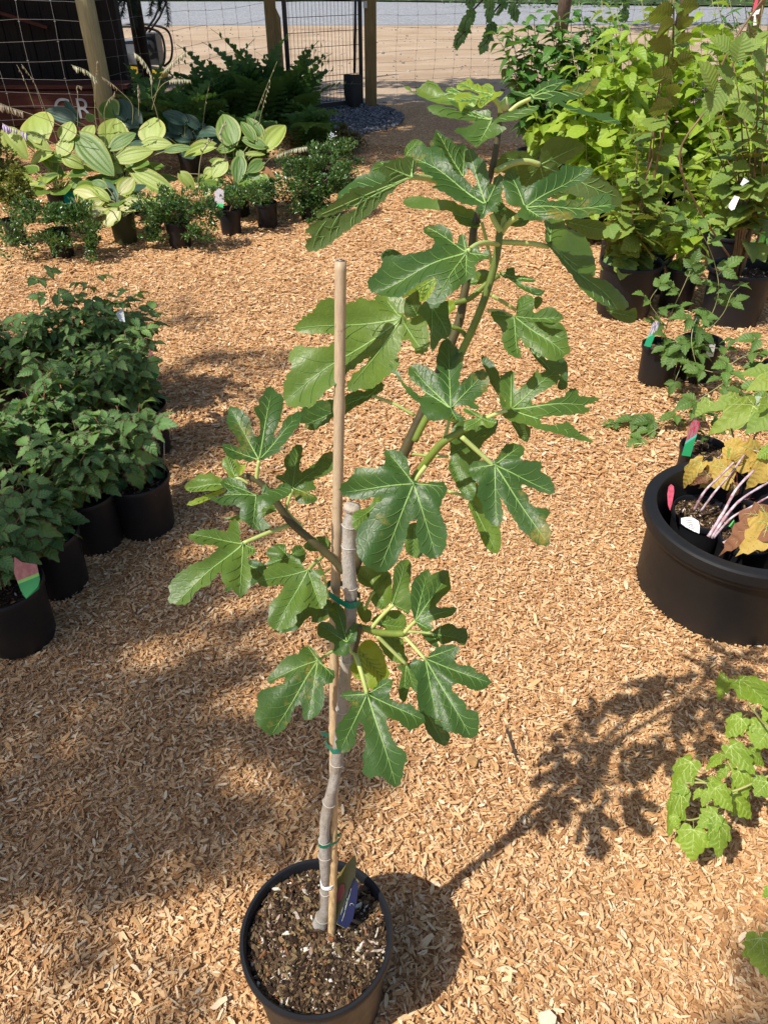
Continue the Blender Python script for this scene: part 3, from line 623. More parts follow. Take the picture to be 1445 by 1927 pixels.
fl('E', (695, 890), [(670, 1112), (462, 790), (335, 882), (925, 815)], [(730,880),(735,830),(760,800),(780,830),(830,835),(870,800),(920,800),(950,850),(900,900),(850,920),(800,950),(745,970),(735,1000),(755,1060),(800,1105),(760,1125),(740,1138),(680,1120),(610,1070),(570,1030),(580,980),(530,950),(480,955),(430,945),(370,910),(320,865),(370,890),(430,895),(470,875),(490,850),(440,805),(450,775),(500,755),(560,765),(600,790),(620,820),(640,850),(690,870)], dY=-.03, wup=.5, droop=.1)
fl('E', (545, 755), [(482, 620)], [(545,762),(500,755),(480,710),(450,670),(455,625),(490,600),(530,620),(580,660),(575,720)], dY=.01, wup=.4)
fl('E', (575, 735), [(608, 660)], [(570,735),(590,670),(615,655),(608,700),(590,735)], dY=-.01, wup=.4, mat=2, vein_on=False)
fl('E', (955, 835), [(1225, 600), (992, 535), (1110, 905), (855, 758)], [(920,825),(870,780),(835,760),(840,735),(880,735),(905,700),(890,650),(905,600),(940,570),(955,535),(995,517),(1025,535),(1020,600),(1005,650),(1010,715),(1060,690),(1130,640),(1170,590),(1235,570),(1260,620),(1250,690),(1180,740),(1110,770),(1105,800),(1125,835),(1080,850),(1060,860),(1110,880),(1130,910),(1100,935),(1030,945),(980,925),(960,880)], dY=.03, wup=.5)
fl('E', (600, 1225), [(78, 1645), (225, 1178), (580, 1602), (545, 1065), (682, 1268)], [(580,1200),(575,1100),(545,1052),(505,1080),(490,1135),(440,1135),(390,1120),(350,1130),(300,1125),(250,1150),(207,1178),(250,1215),(300,1235),(370,1238),(420,1250),(400,1280),(340,1330),(280,1360),(210,1385),(195,1410),(140,1435),(100,1480),(65,1540),(80,1580),(62,1640),(110,1660),(180,1665),(220,1640),(250,1590),(300,1545),(350,1530),(390,1480),(435,1430),(445,1470),(465,1520),(530,1560),(580,1612),(630,1570),(655,1510),(655,1420),(635,1350),(640,1320),(680,1305),(688,1270),(660,1240),(625,1230)], dY=-.03, wup=.5, droop=.12)
fl('E', (640, 1380), [(740, 1440), (470, 1568)], [(600,1350),(640,1345),(700,1345),(770,1400),(740,1460),(710,1500),(650,1535),(560,1550),(460,1572),(500,1520),(560,1450)], dY=.02, wup=.45)
fl('E', (1065, 1420), [(830, 1835), (712, 1512), (950, 1325), (1158, 1692)], [(1050,1410),(1020,1370),(985,1320),(945,1310),(930,1340),(930,1370),(870,1365),(800,1385),(750,1420),(740,1450),(700,1500),(740,1535),(800,1535),(860,1520),(890,1525),(870,1570),(840,1610),(790,1660),(785,1720),(775,1780),(800,1830),(850,1850),(900,1840),(960,1820),(985,1780),(980,1740),(1040,1700),(1080,1650),(1075,1680),(1140,1695),(1180,1680),(1200,1620),(1190,1540),(1150,1480),(1180,1430),(1130,1415)], dY=-.03, wup=.4, droop=.1)
fl('E', (1100, 1600), [(860, 1855), (1200, 1740)], [(1000,1700),(1080,1620),(1150,1620),(1230,1640),(1230,1740),(1150,1790),(1090,1790),(1090,1750),(1050,1770),(990,1840),(920,1860),(840,1865),(900,1800)], dY=.02, wup=.5)
fl('E', (930, 1330), [(780, 1365), (850, 1240), (1012, 1258)], [(745,1385),(790,1340),(765,1300),(790,1255),(850,1230),(905,1240),(910,1290),(945,1300),(960,1250),(1010,1240),(1045,1290),(1040,1350),(1000,1380),(950,1370),(900,1380),(820,1390),(770,1395)], dY=.03, wup=.45)
fl('E', (1205, 1270), [(1045, 1240)], [(1030,1240),(1100,1190),(1180,1175),(1225,1220),(1210,1270),(1120,1285),(1060,1275)], dY=.03, wup=.45)
fl('E', (830, 985), [(735, 1010)], [(725,970),(780,950),(850,955),(850,985),(740,1030)], dY=.02, wup=.45, vein_on=False)
fl('E', (590, 1050), [(470, 1045)], [(465,1045),(550,1030),(590,1010),(610,1060),(530,1065)], dY=.02, wup=.45, vein_on=False)
fl('F', (560, 490), [(495, 275), (418, 395), (603, 400)], [(555,560),(510,560),(480,540),(490,500),(440,470),(400,450),(400,395),(425,375),(470,385),(495,415),(490,380),(460,340),(462,300),(490,268),(530,295),(550,340),(555,400),(550,440),(575,400),(605,390),(612,430),(605,480),(570,500),(570,530)], dY=-.035, wup=.4, mat=0)
fl('F', (400, 590), [(145, 985), (130, 695), (350, 905), (485, 680), (345, 515)], [(405,560),(380,525),(345,507),(310,520),(290,550),(240,560),(200,590),(170,630),(130,675),(125,700),(150,710),(190,680),(215,675),(215,710),(150,730),(90,750),(70,790),(70,840),(55,880),(70,930),(110,975),(150,992),(200,975),(240,930),(265,860),(290,830),(315,840),(320,900),(350,910),(400,880),(430,830),(435,770),(430,720),(470,710),(490,680),(485,640),(440,620)], dY=-.03, wup=.5, droop=.1)
fl('F', (625, 530), [(760, 690), (650, 690)], [(600,545),(580,560),(572,610),(590,660),(620,690),(660,680),(670,735),(730,735),(770,690),(790,660),(775,620),(760,560),(740,520),(700,480),(660,475),(630,500)], dY=.01, wup=.2, mat=2)
fl('F', (668, 770), [(830, 1262), (972, 905), (525, 1075), (795, 695), (535, 775)], [(655,755),(600,750),(550,755),(520,780),(560,800),(580,830),(560,870),(520,920),(495,970),(505,1000),(495,1040),(520,1080),(560,1085),(600,1040),(610,970),(625,925),(645,940),(655,1000),(655,1060),(640,1110),(650,1150),(640,1190),(680,1225),(740,1215),(790,1260),(830,1275),(860,1220),(865,1160),(885,1130),(870,1080),(830,1050),(800,1000),(780,950),(770,910),(780,900),(840,920),(890,965),(940,950),(985,915),(960,870),(930,850),(900,820),(860,820),(800,800),(790,760),(808,700),(780,683),(740,695),(720,720),(690,750)], dY=-.05, wup=.35, droop=.08)
fl('F', (983, 578), [(1235, 1000), (1330, 705), (1045, 895), (1155, 515), (905, 600)], [(1000,560),(1040,520),(1080,502),(1140,502),(1172,525),(1150,560),(1145,595),(1190,615),(1230,615),(1270,650),(1310,665),(1340,705),(1300,740),(1250,750),(1200,725),(1150,712),(1125,735),(1160,780),(1200,815),(1210,850),(1265,865),(1275,920),(1265,990),(1210,1010),(1160,985),(1110,975),(1080,960),(1070,920),(1060,910),(1040,905),(990,880),(950,830),(935,770),(940,700),(910,650),(900,610),(930,575),(970,590)], dY=-.03, wup=.3, droop=.08)
fl('F', (880, 610), [(865, 800), (925, 740)], [(825,620),(870,605),(900,600),(930,640),(950,700),(930,760),(900,730),(880,800),(860,810),(840,780),(840,720),(855,650)], dY=.0, wup=.2)
fl('F', (950, 800), [(1090, 1040)], [(935,780),(980,850),(1020,890),(1070,920),(1115,990),(1105,1040),(1080,1050),(1020,1010),(970,920)], dY=.02, wup=.3)
fl('F', (1020, 440), [(1205, 470), (1060, 515)], [(960,430),(1010,430),(1060,400),(1120,385),(1160,410),(1200,410),(1215,460),(1190,505),(1140,480),(1080,500),(1050,480),(1055,520),(1000,490),(975,460)], dY=.02, wup=.45)
fl('F', (930, 372), [(1100, 120), (1138, 310), (995, 100), (1000, 418)], [(920,350),(905,290),(905,200),(920,150),(960,110),(1000,90),(1015,120),(1060,100),(1105,97),(1115,140),(1120,200),(1080,240),(1040,290),(1080,300),(1140,295),(1145,325),(1110,350),(1060,360),(1010,380),(1030,410),(990,430),(950,410)], dY=-.02, wup=.35)
fl('F', (805, 280), [(885, 45), (893, 322)], [(800,260),(805,190),(810,110),(830,60),(880,35),(905,60),(905,120),(895,180),(905,260),(895,330),(850,310),(815,290)], dY=-.01, wup=.3, side=.2)
fl('F', (705, 210), [(620, 95), (790, 115), (760, 300)], [(700,200),(650,180),(615,150),(613,85),(660,70),(720,90),(780,100),(800,140),(800,200),(800,260),(750,310),(700,280),(680,230)], dY=.03, wup=.4)
fl('F', (650, 370), [(625, 275)], [(650,380),(620,340),(608,280),(630,262),(660,300),(690,320),(685,370)], dY=.02, wup=.3, vein_on=False)
fl('F', (720, 390), [(870, 400), (860, 345)], [(690,370),(740,330),(820,310),(870,340),(880,390),(860,415),(800,425),(740,400)], dY=.02, wup=.4)
fl('F', (720, 450), [(885, 585), (860, 480)], [(720,450),(780,450),(860,470),(870,540),(890,590),(830,600),(770,560),(740,510)], dY=.03, wup=.4)

# stems ------------------------------------------------------------
def stem(name, z, pts, rad, mat, dY=0.0, n=8, parent=fig, dys=None):
    q = []
    for i, p in enumerate(pts):
        px, py = zp(z, *p); q.append(P(px, py, YS(py) + (dys[i] if dys else dY)))
    q = smooth_poly(q, 4); m = len(q)
    if isinstance(rad, (tuple, list)):
        if len(rad) == 2: r = [rad[0] + (rad[1] - rad[0]) * i / (m - 1) for i in range(m)]
        else: r = list(np.interp(np.linspace(0, 1, m), np.linspace(0, 1, len(rad)), rad))
    else: r = [rad] * m
    mb = MB(); mb.tube(q, r, n); return mb.build(name, mat, parent, True)
# trunk with node rings
tp = [(600, 1762), (604, 1735), (612, 1712), (613, 1680), (612, 1640), (611, 1590), (612, 1545), (622, 1500), (632, 1450), (638, 1400), (645, 1340), (648, 1290), (653, 1230), (658, 1180), (660, 1120), (656, 1070), (657, 1020), (659, 985), (663, 955)]
q = smooth_poly([P(x, y, YS(y)) for x, y in tp], 10); rr = []
nodes = [8, 14, 31, 46, 52, 68, 83, 101, 118, 127, 143, 158, 169]
for i in range(len(q)):
    t = i / len(q); base = .0086 if t > .12 else .0086 + .0068 * (1 - t / .12) ** .7
    base += .0012 * math.sin(i * .31) * .5
    for nd in nodes: base += .0007 * math.exp(-((i - nd) / .6) ** 2) + .0005 * math.exp(-((i - nd) / 2.2) ** 2) 
    if t > .97: base *= 1.02
    rr.append(base)
mb = MB(); mb.tube(q, rr, 18); mb.build('trunk', M_bark, fig, True)
M_cut = simple('cut_wood', (.42, .36, .30), .9, .2, .5, 60, .5)
M_scar = simple('leaf_scar', (.50, .46, .40), .85, .2, .3, 90)
mb = MB()
for nd in nodes:
    p0 = Vector(q[nd]); d0 = (Vector(q[nd + 1]) - Vector(q[nd - 1])).normalized(); a0 = d0.orthogonal().normalized(); b0 = d0.cross(a0); tl_ = random.uniform(-.25, .25)
    mb = MB(); mb.tube([p0 + (a0 * math.cos(a) + b0 * math.sin(a)) * (rr[nd] + .00015) + d0 * (tl_ * .006 * math.cos(a) + .0006 * math.sin(3 * a + nd)) for a in np.linspace(0, 6.283, 26)], .0006, 5, cap=False); mb.build('bark_ring', M_scar, fig, True)
e = Vector(q[-1]); dr = (Vector(q[-1]) - Vector(q[-4])).normalized()
mb = MB(); mb.tube([e - dr * .004, e + dr * .003, e + dr * .0035], [.0108, .0104, .004], 14); mb.build('cut_end', M_cut, fig, True)
# graft band
gq = P(617, 1660, YS(1660)); M_white = simple('white_wax', (.75, .76, .78), .6, .4, .1)
mb = MB()
for k in range(7):
    r_ = random.Random(k); mb.tube([gq + Vector((math.cos(a) * .0118, math.sin(a) * .0118, (k - 3) * .0013 + r_.uniform(-.001, .001) + .0012 * math.sin(a * 3 + k))) for a in np.linspace(-3.4, 3.0, 18)], .0011, 5)
mb.build('white_twine', M_white, fig, True)
# main leader behind the cut stub and branches
stem('branch', 'I', [(664, 1075), (700, 985), (745, 885), (770, 830), (800, 765), (830, 690), (862, 610), (872, 560), (886, 480), (890, 440), (900, 400), (925, 320), (936, 260), (940, 215)], (.0078, .0072, .0064, .0056, .0048, .0041, .0036, .003), M_bstem, .03, 10)
stem('branch', 'I', [(780, 830), (800, 790), (840, 720), (872, 655), (905, 580), (930, 500), (940, 440), (942, 415)], (.004, .0046, .0044, .0041, .0038), M_gstem, .0, 10)
stem('branch', 'I', [(760, 925), (790, 885), (830, 835), (868, 812), (905, 790)], (.0036, .0046, .0042, .003), M_gstem, -.01, 10, dys=[.0, -.015, -.03, -.035, -.05])
stem('branch', 'I', [(648, 1075), (622, 1048), (590, 1020), (545, 980), (510, 930), (485, 905), (460, 895)], (.0052, .005, .0045, .003), M_bstem, .0, 10)
stem('branch', 'F', [(598, 400), (650, 410), (720, 432), (800, 440), (870, 440)], (.0042, .0046, .0045), M_gstem, -.01, 10)
stem('branch', 'F', [(628, 400), (618, 470), (600, 540)], (.0032, .003), M_bstem, -.02, 8)
stem('branch', 'B', [(120, 1590), (230, 1560), (330, 1470), (430, 1400)], (.0034, .003), M_gstem, .02, 8)
stem('branch', 'D', [(440, 185), (510, 215), (545, 265)], (.0028, .0026), M_gstem, .01, 8)
def pet(z, pts, r=.0021, dY=0, dys=None): stem('petiole', z, pts, (r * 1.15, r), M_pet, dY, 7, dys=dys)
pet('A', [(1375, 260), (1370, 210), (1325, 158)], .0024)
pet('A', [(1000, 745), (880, 705), (762, 698)], .0028, dys=[.0, -.02, -.045])
pet('B', [(500, 290), (560, 240), (645, 200)], .0020, .01)
pet('B', [(412, 690), (520, 640), (620, 628), (705, 650)], .003, dys=[.02, .04, .05, .055])
pet('B', [(440, 1105), (400, 1040), (375, 985)], .0026, -.01); pet('B', [(445, 1110), (500, 1045), (560, 995), (600, 955)], .0026, dys=[0, -.01, -.02, -.03])
pet('B', [(440, 1175), (560, 1180), (680, 1190), (762, 1208)], .0026, dys=[0, .01, .015, .02])
pet('B', [(430, 1195), (350, 1180), (275, 1195), (215, 1240)], .0024, dys=[0, -.02, -.035, -.05])
pet('B', [(385, 1360), (350, 1200), (310, 1040)], .0018, .02); pet('B', [(270, 1290), (260, 1190), (250, 1080)], .0045, .035)
pet('B', [(380, 1540), (470, 1590), (545, 1640)], .0018, .02); pet('B', [(350, 1640), (450, 1650), (530, 1690)], .0018, .0)
pet('B', [(280, 1510), (340, 1515), (380, 1540)], .0018, .02)
pet('C', [(940, 1380), (800, 1300), (650, 1245)], .0018, dys=[.03, .03, .03])
pet('D', [(390, 930), (415, 860), (430, 790)], .0019, -.02); pet('D', [(670, 780), (740, 750), (805, 730)], .0021, -.04)
pet('D', [(510, 900), (610, 990), (722, 1092)], .0026, -.04); pet('D', [(280, 1090), (240, 1140), (200, 1205)], .0024, -.04)
pet('D', [(185, 1010), (300, 1025), (425, 1030)], .0018, .03); pet('D', [(425, 1255), (500, 1275), (568, 1310)], .002, .02)
pet('D', [(690, 85), (750, 85), (850, 125)], .0016, -.01); pet('D', [(510, 560), (545, 530)], .0018, .01)
pet('E', [(695, 800), (700, 720), (715, 632)], .0023); pet('E', [(935, 1095), (780, 1150), (600, 1225)], .0024, dys=[0, -.015, -.03])
pet('E', [(905, 990), (925, 920), (955, 840)], .002, .01); pet('E', [(1165, 1325), (1110, 1370), (1065, 1420)], .0021, dys=[0, -.015, -.03])
pet('E', [(1140, 1370), (1180, 1480), (1210, 1620)], .0016, .0); pet('E', [(1220, 1410), (1180, 1440)], .0012, .0)
pet('E', [(900, 990), (960, 1060), (1020, 1110)], .003, .01)
pet('E', [(640, 800), (560, 760), (460, 815)], .0016, .0)
pet('F', [(480, 535), (440, 560), (400, 592)], .0019, dys=[0, -.01, -.03]); pet('F', [(600, 545), (635, 650), (668, 772)], .0028, dys=[-.02, -.035, -.05])
pet('F', [(690, 410), (750, 340), (810, 282)], .0024, -.01); pet('F', [(870, 435), (900, 400), (930, 372)], .0024, -.015)
pet('F', [(865, 450), (920, 510), (983, 580)], .0024, dys=[-.01, -.02, -.03]); pet('F', [(720, 450), (800, 530), (880, 608)], .0024, -.01)
pet('F', [(660, 300), (680, 250), (705, 212)], .002, .02); pet('F', [(860, 435), (920, 430), (1020, 440)], .0016, .01)
pet('F', [(560, 490), (580, 540), (600, 550)], .002, -.03)
M_bud = stem_mat('bud', (.30, .38, .10), (.42, .48, .18))
for z, a, b_, r_ in (('A', (1395, 245), (1422, 152), .0052), ('B', (445, 1090), (470, 985), .004), ('D', (640, 800), (660, 755), .003)):
    pa = zp(z, *a); pb = zp(z, *b_); A_ = P(*pa, YS(pa[1])); B_ = P(*pb, YS(pa[1])); mb = MB()
    mb.tube([A_ + (B_ - A_) * t for t in (0, .25, .6, 1)], [r_ * .5, r_, r_ * .7, .0003], 8); mb.build('bud', M_bud, fig, True)
# stake
sA = P(624, 1768, .590); sB = P(640, 491, .793)
mb = MB(); pts = []; rad = []
sn = [.12, .175, .335, .43, .53, .60, .72, .86]
for i in range(120):
    t = i / 119; pts.append(sA + (sB - sA) * t + Vector((.0012 * math.sin(t * 9), 0, 0))); r_ = .0068 - .0004 * t
    for k in sn: r_ += .0013 * math.exp(-((t - k) / .006) ** 2) - .0007 * math.exp(-((t - k - .009) / .004) ** 2)
    rad.append(r_)
mb.tube(pts, rad, 16); mb.build('stake', M_bamboo, fig, True)
stake_dir = (sB - sA).normalized()
mb = MB(); mb.tube([sB, sB + stake_dir * .0015, sB - stake_dir * .002], [.0064, .0045, .0028], 12); mb.build('stake_end', M_cut, fig, True)
# ties
def tie(py, ang0, ends, w=.011):
    t = 1 - (py - 491) / (1768 - 491)
    ps = sA + (sB - sA) * (max(0, min(1, (math.log(1) + t))))
    # nearest stake point at this row
    best = min(pts, key=lambda p: abs((963.5 - FPX * (p - CP).dot(UP) / (p - CP).dot(FW)) - py)); tr = min(q, key=lambda p: abs((963.5 - FPX * (Vector(p) - CP).dot(UP) / (Vector(p) - CP).dot(FW)) - py))
    tr = Vector(tr); c = (best + tr) / 2; ax = (tr - best); ax.z = 0; half = ax.length / 2; ax.normalize(); ay = Vector((-ax.y, ax.x, 0))
    V = []; F = []; N_ = 40
    for i in range(N_ + 1):
        a = 2 * math.pi * i / N_; ex = math.cos(a); ey = math.sin(a)
        p = c + ax * (math.copysign(half, ex) if abs(ex) > .05 else 0) + (ax * ex + ay * ey) * .0125
        zz = ang0 * math.cos(a) * .006
        for s_ in (-.5, .5): V.append(p + Vector((0, 0, zz + s_ * w)))
    for i in range(N_): F.append((2 * i, 2 * i + 2, 2 * i + 3, 2 * i + 1))
    o = mk('tie', V, F, M_tie, fig, True)
    if ends:
        k = c + ax * (half + .012) * ends
        V = [k + Vector((0, -.004, -.004)), k + Vector((0, -.004, .004)), k + Vector((.012 * ends, -.006, .010)), k + Vector((.010 * ends, -.006, .001))]
        mk('tie_end', V + [v + Vector((0, .0008, 0)) for v in V], [(0, 1, 2, 3), (7, 6, 5, 4)], M_tie, fig, False)
tie(1117, 0, 0); tie(1398, 2.2, -1, .010); tie(1577, -.8, -1, .008)
# printed tag leaning on the stake
def tag_mat(name, top, bot, mid=None, blob=None):
    t = NT(name); uv = t.n('UVMap').outputs[0]; s = t.n('SeparateXYZ', {0: uv})
    v = s.outputs[1]; nn = t.noise(6, 4, .6, vec=uv)
    pic = t.mix(t.ramp(nn, [(.4, (0, 0, 0)), (.6, (1, 1, 1))]), top, blob or top)
    k = t.math('GREATER_THAN', t.math('ADD', v, t.math('MULTIPLY', s.outputs[0], -.25)), .42 - .12)
    c = t.mix(k, bot, pic)
    if mid: c = t.mix(t.math('LESS_THAN', t.math('ABSOLUTE', t.math('SUBTRACT', t.math('ADD', v, t.math('MULTIPLY', s.outputs[0], -.25)), .34)), .04), c, mid)
    return t.done(t.bsdf(c, .3, None, .5))
def tag_card(parent, base, tip, width, n, mat, name='plant_tag', rnd=.25, thick=.0006):
    """thin card from base to tip, rounded top; UV 0..1"""
    base = Vector(base); tip = Vector(tip); u = (tip - base); L = u.length; u.normalize(); n = Vector(n); n = (n - u * n.dot(u)).normalized(); v = u.cross(n)
    o2 = [(-.5, 0), (.5, 0), (.5, 1 - rnd * .6), (.42, 1 - rnd * .25), (.25, .98), (0, 1), (-.25, .98), (-.42, 1 - rnd * .25), (-.5, 1 - rnd * .6)]
    V = [base + v * x * width + u * y * L + n * s * thick for s in (.5, -.5) for x, y in o2]; k = len(o2)
    F = [tuple(range(k)), tuple(reversed(range(k, 2 * k)))] + [(i, i + k, (i + 1) % k + k, (i + 1) % k) for i in range(k)]
    return mk(name, V, F, mat, parent, False, uv=[(x + .5, y) for x, y in o2] * 2)
def text(body, loc, u, n, size, mat, parent, name='lettering'):
    cu = bpy.data.curves.new(name, 'FONT'); cu.body = body; cu.size = size; cu.align_x = 'CENTER'; cu.align_y = 'CENTER'; cu.extrude = .0001
    cu.materials.append(mat); o = bpy.data.objects.new(name, cu); COL.objects.link(o)
    u = Vector(u).normalized(); n = Vector(n).normalized(); n = (n - u * n.dot(u)).normalized(); up = n.cross(u)
    M = Matrix(((u.x, up.x, n.x, loc[0]), (u.y, up.y, n.y, loc[1]), (u.z, up.z, n.z, loc[2]), (0, 0, 0, 1)))
    if parent is not None: o.parent = parent; M = Matrix.Translation(-org(parent)) @ M
    o.matrix_basis = M; ORG[o.name] = org(parent) if parent is not None else Vector()
    return o
M_tagfig = simple('fig_tag_photo', (.14, .12, .035), .3, .5, .5, 50)
M_tagblue = simple('fig_tag_blue', (.004, .007, .045), .3, .5, .1)
M_tagpink = simple('fig_tag_fruit', (.36, .09, .08), .3, .5, .3)
M_tagtxt = simple('tag_lettering', (.45, .5, .35), .4, .5, .05)
ptA = [(604, 1716), (608, 1725), (630, 1738), (652, 1748), (664, 1730), (672, 1690), (675, 1658), (668, 1650), (671, 1622), (668, 1609), (655, 1622), (630, 1655), (608, 1690)]
def quad_plane(ptsx, Y0, n, mat, name, parent, off=0.0, thick=.0008, ref=None):
    rf = ref or ptsx[0]; b0 = P(rf[0], rf[1], Y0) + Vector(n).normalized() * off; n = Vector(n).normalized(); V = []
    for (x, y) in ptsx:
        d = ray(x, y); V.append(CP + d * ((b0 - CP).dot(n) / d.dot(n)))
    k = len(V); V = V + [p - n * thick for p in V]
    return mk(name, V, [tuple(range(k)), tuple(reversed(range(k, 2 * k)))] + [(i, i + k, (i + 1) % k + k, (i + 1) % k) for i in range(k)], mat, parent, False, uv=[((x - min(q[0] for q in ptsx)) / max(1e-6, max(q[0] for q in ptsx) - min(q[0] for q in ptsx)), 1 - (y - min(q[1] for q in ptsx)) / max(1e-6, max(q[1] for q in ptsx) - min(q[1] for q in ptsx))) for x, y in ptsx] * 2)
tn = Vector((-.25, -.75, .55))
quad_plane(ptA, .612, tn, M_tagfig, 'plant_tag', fig)
quad_plane([(634, 1738), (652, 1748), (664, 1730), (672, 1690), (674, 1662), (666, 1652), (650, 1690)], .612, tn, M_tagblue, 'tag_panel', fig, .0011, .0006, (604, 1716))
quad_plane([(633, 1700), (633, 1680), (642, 1664), (648, 1664), (649, 1676), (642, 1694)], .612, tn, M_tagpink, 'tag_picture', fig, .0019, .0005, (604, 1716))
tnn = tn.normalized(); b_ref = P(604, 1716, .612) + tnn * .0025; pr_ = lambda x, y: CP + ray(x, y) * ((b_ref - CP).dot(tnn) / ray(x, y).dot(tnn))
c1 = pr_(662, 1703)
for k, (xa, ya, xb, yb) in enumerate(((641, 1722, 655, 1676), (646, 1726, 661, 1672), (649, 1712, 654, 1690), (643, 1734, 648, 1720))):
    mb = MB(); mb.tube([pr_(xa + (xb - xa) * q / 9, ya + (yb - ya) * q / 9) for q in range(10)], [.00045 if (q * 7 + k) % 3 else .00015 for q in range(10)], 4); mb.build('lettering', M_tagtxt, fig)
mb = MB()
for rr_ in (.0055,): mb.tube([c1 + Vector((math.cos(a) * rr_ * .6, 0, math.sin(a) * rr_)) for a in np.linspace(0, 6.283, 24)], .0004, 4, cap=False)
mb.build('tag_emblem', M_tagtxt, fig)
# ================================================================== LEAF SHAPES (unit length, base at origin, along +Y, face +Z)
def blade(nl=9, hw=.34, peak=.38, tip=1.6, heart=.0, serr=.0, fold=.25, arch=.25, pleat=.0, npl=7, long_pleat=0.0, off=(0, 0), rot=0.0, sc=1.0, cols=4, wav=0.0, seed=0, petiole=.0):
    r = random.Random(seed); V = []; F = []; UV = []; nc = 2 * cols + 1
    for i in range(nl + 1):
        t = i / nl
        if t < peak: wd = math.sin(math.pi / 2 * (t / peak)) ** (.55 if heart else .75)
        else: wd = max(0, math.cos(math.pi / 2 * ((t - peak) / (1 - peak)))) ** (1 / tip if tip < 1 else (.6 if tip > 2 else 1)) * (1 - ((t - peak) / (1 - peak)) ** 3 * (.25 if tip > 1 else 0))
        if i == 0: wd = .25 if heart else .04
        if i == nl: wd = .0
        if serr and 0 < i < nl: wd *= 1 + (serr if i % 2 else -serr)
        for j in range(nc):
            u = (j - cols) / cols; x = u * wd * hw; y = t
            if heart: y -= heart * abs(u) ** 1.5 * (1 - t) ** 3
            if serr: y += .03 * abs(u) * (1 if i % 2 else 0)
            z = fold * abs(x) - arch * t * t + pleat * math.sin((t * npl - abs(u) * 1.5) * 6.283) * (1 - abs(u) * .3) + long_pleat * math.cos(u * math.pi * 6) * wd + wav * math.sin(t * 9 + seed) * abs(u)
            V.append((x, y, z)); UV.append((u, t))
    for i in range(nl):
        for j in range(nc - 1):
            a = i * nc + j; F.append((a, a + 1, a + nc + 1, a + nc))
    if petiole:
        k = len(V); w_ = .014
        for (y, z) in ((-petiole, -.08 * petiole), (-petiole * .5, .02), (.02, .004)):
            for x, dz in ((-w_, 0), (0, w_), (w_, 0), (0, -w_)): V.append((x, y, z + dz)); UV.append((0, .5))
        for i in range(2):
            for j in range(4):
                a = k + i * 4 + j; b = k + i * 4 + (j + 1) % 4; F.append((a, b, b + 4, a + 4))
    c, s = math.cos(rot), math.sin(rot)
    V = [(off[0] + sc * (x * c - y * s), off[1] + sc * (x * s + y * c), sc * z) for x, y, z in V]
    return V, F, UV
def leafmesh(name, parts, mat):
    V = []; F = []; UV = []
    for v, f, uv in parts:
        k = len(V); V += v; F += [tuple(i + k for i in q) for q in f]; UV += uv
    return mesh_np(name, V, F, mat if isinstance(mat, list) else [mat], uv=UV)
def variants(name, mat, n, **k):
    out = []
    for s in range(n):
        r = random.Random(s + 31); kk = dict(k); kk['arch'] = k.get('arch', .25) * r.uniform(.3, 1.8); kk['fold'] = k.get('fold', .25) * r.uniform(.3, 1.6); kk['hw'] = k.get('hw', .34) * r.uniform(.88, 1.1)
        out.append(leafmesh(name, [blade(seed=s, **kk)], mat))
    return out
def trifol(name, mat, n, hw=.38, serr=.11, pleat=.028):
    out = []
    for s in range(n):
        r = random.Random(s + 77); a = r.uniform(.2, .5)
        kw = dict(nl=10, cols=3, peak=.36, serr=serr, fold=.3, pleat=pleat, npl=6, tip=1.6, heart=.03)
        out.append(leafmesh(name, [blade(hw=hw, arch=a, off=(0, .42), sc=.58, petiole=.8, seed=s, **kw), blade(hw=hw * .95, arch=a * 1.2, off=(-.02, .24), rot=1.15 + r.uniform(-.2, .2), sc=.50, seed=s, **kw), blade(hw=hw * .95, arch=a * 1.2, off=(.02, .24), rot=-1.15 + r.uniform(-.2, .2), sc=.50, seed=s, **kw)], mat))
    return out
M_lvein = simple('leaf_vein', (.40, .48, .16), .6, .3, .15)
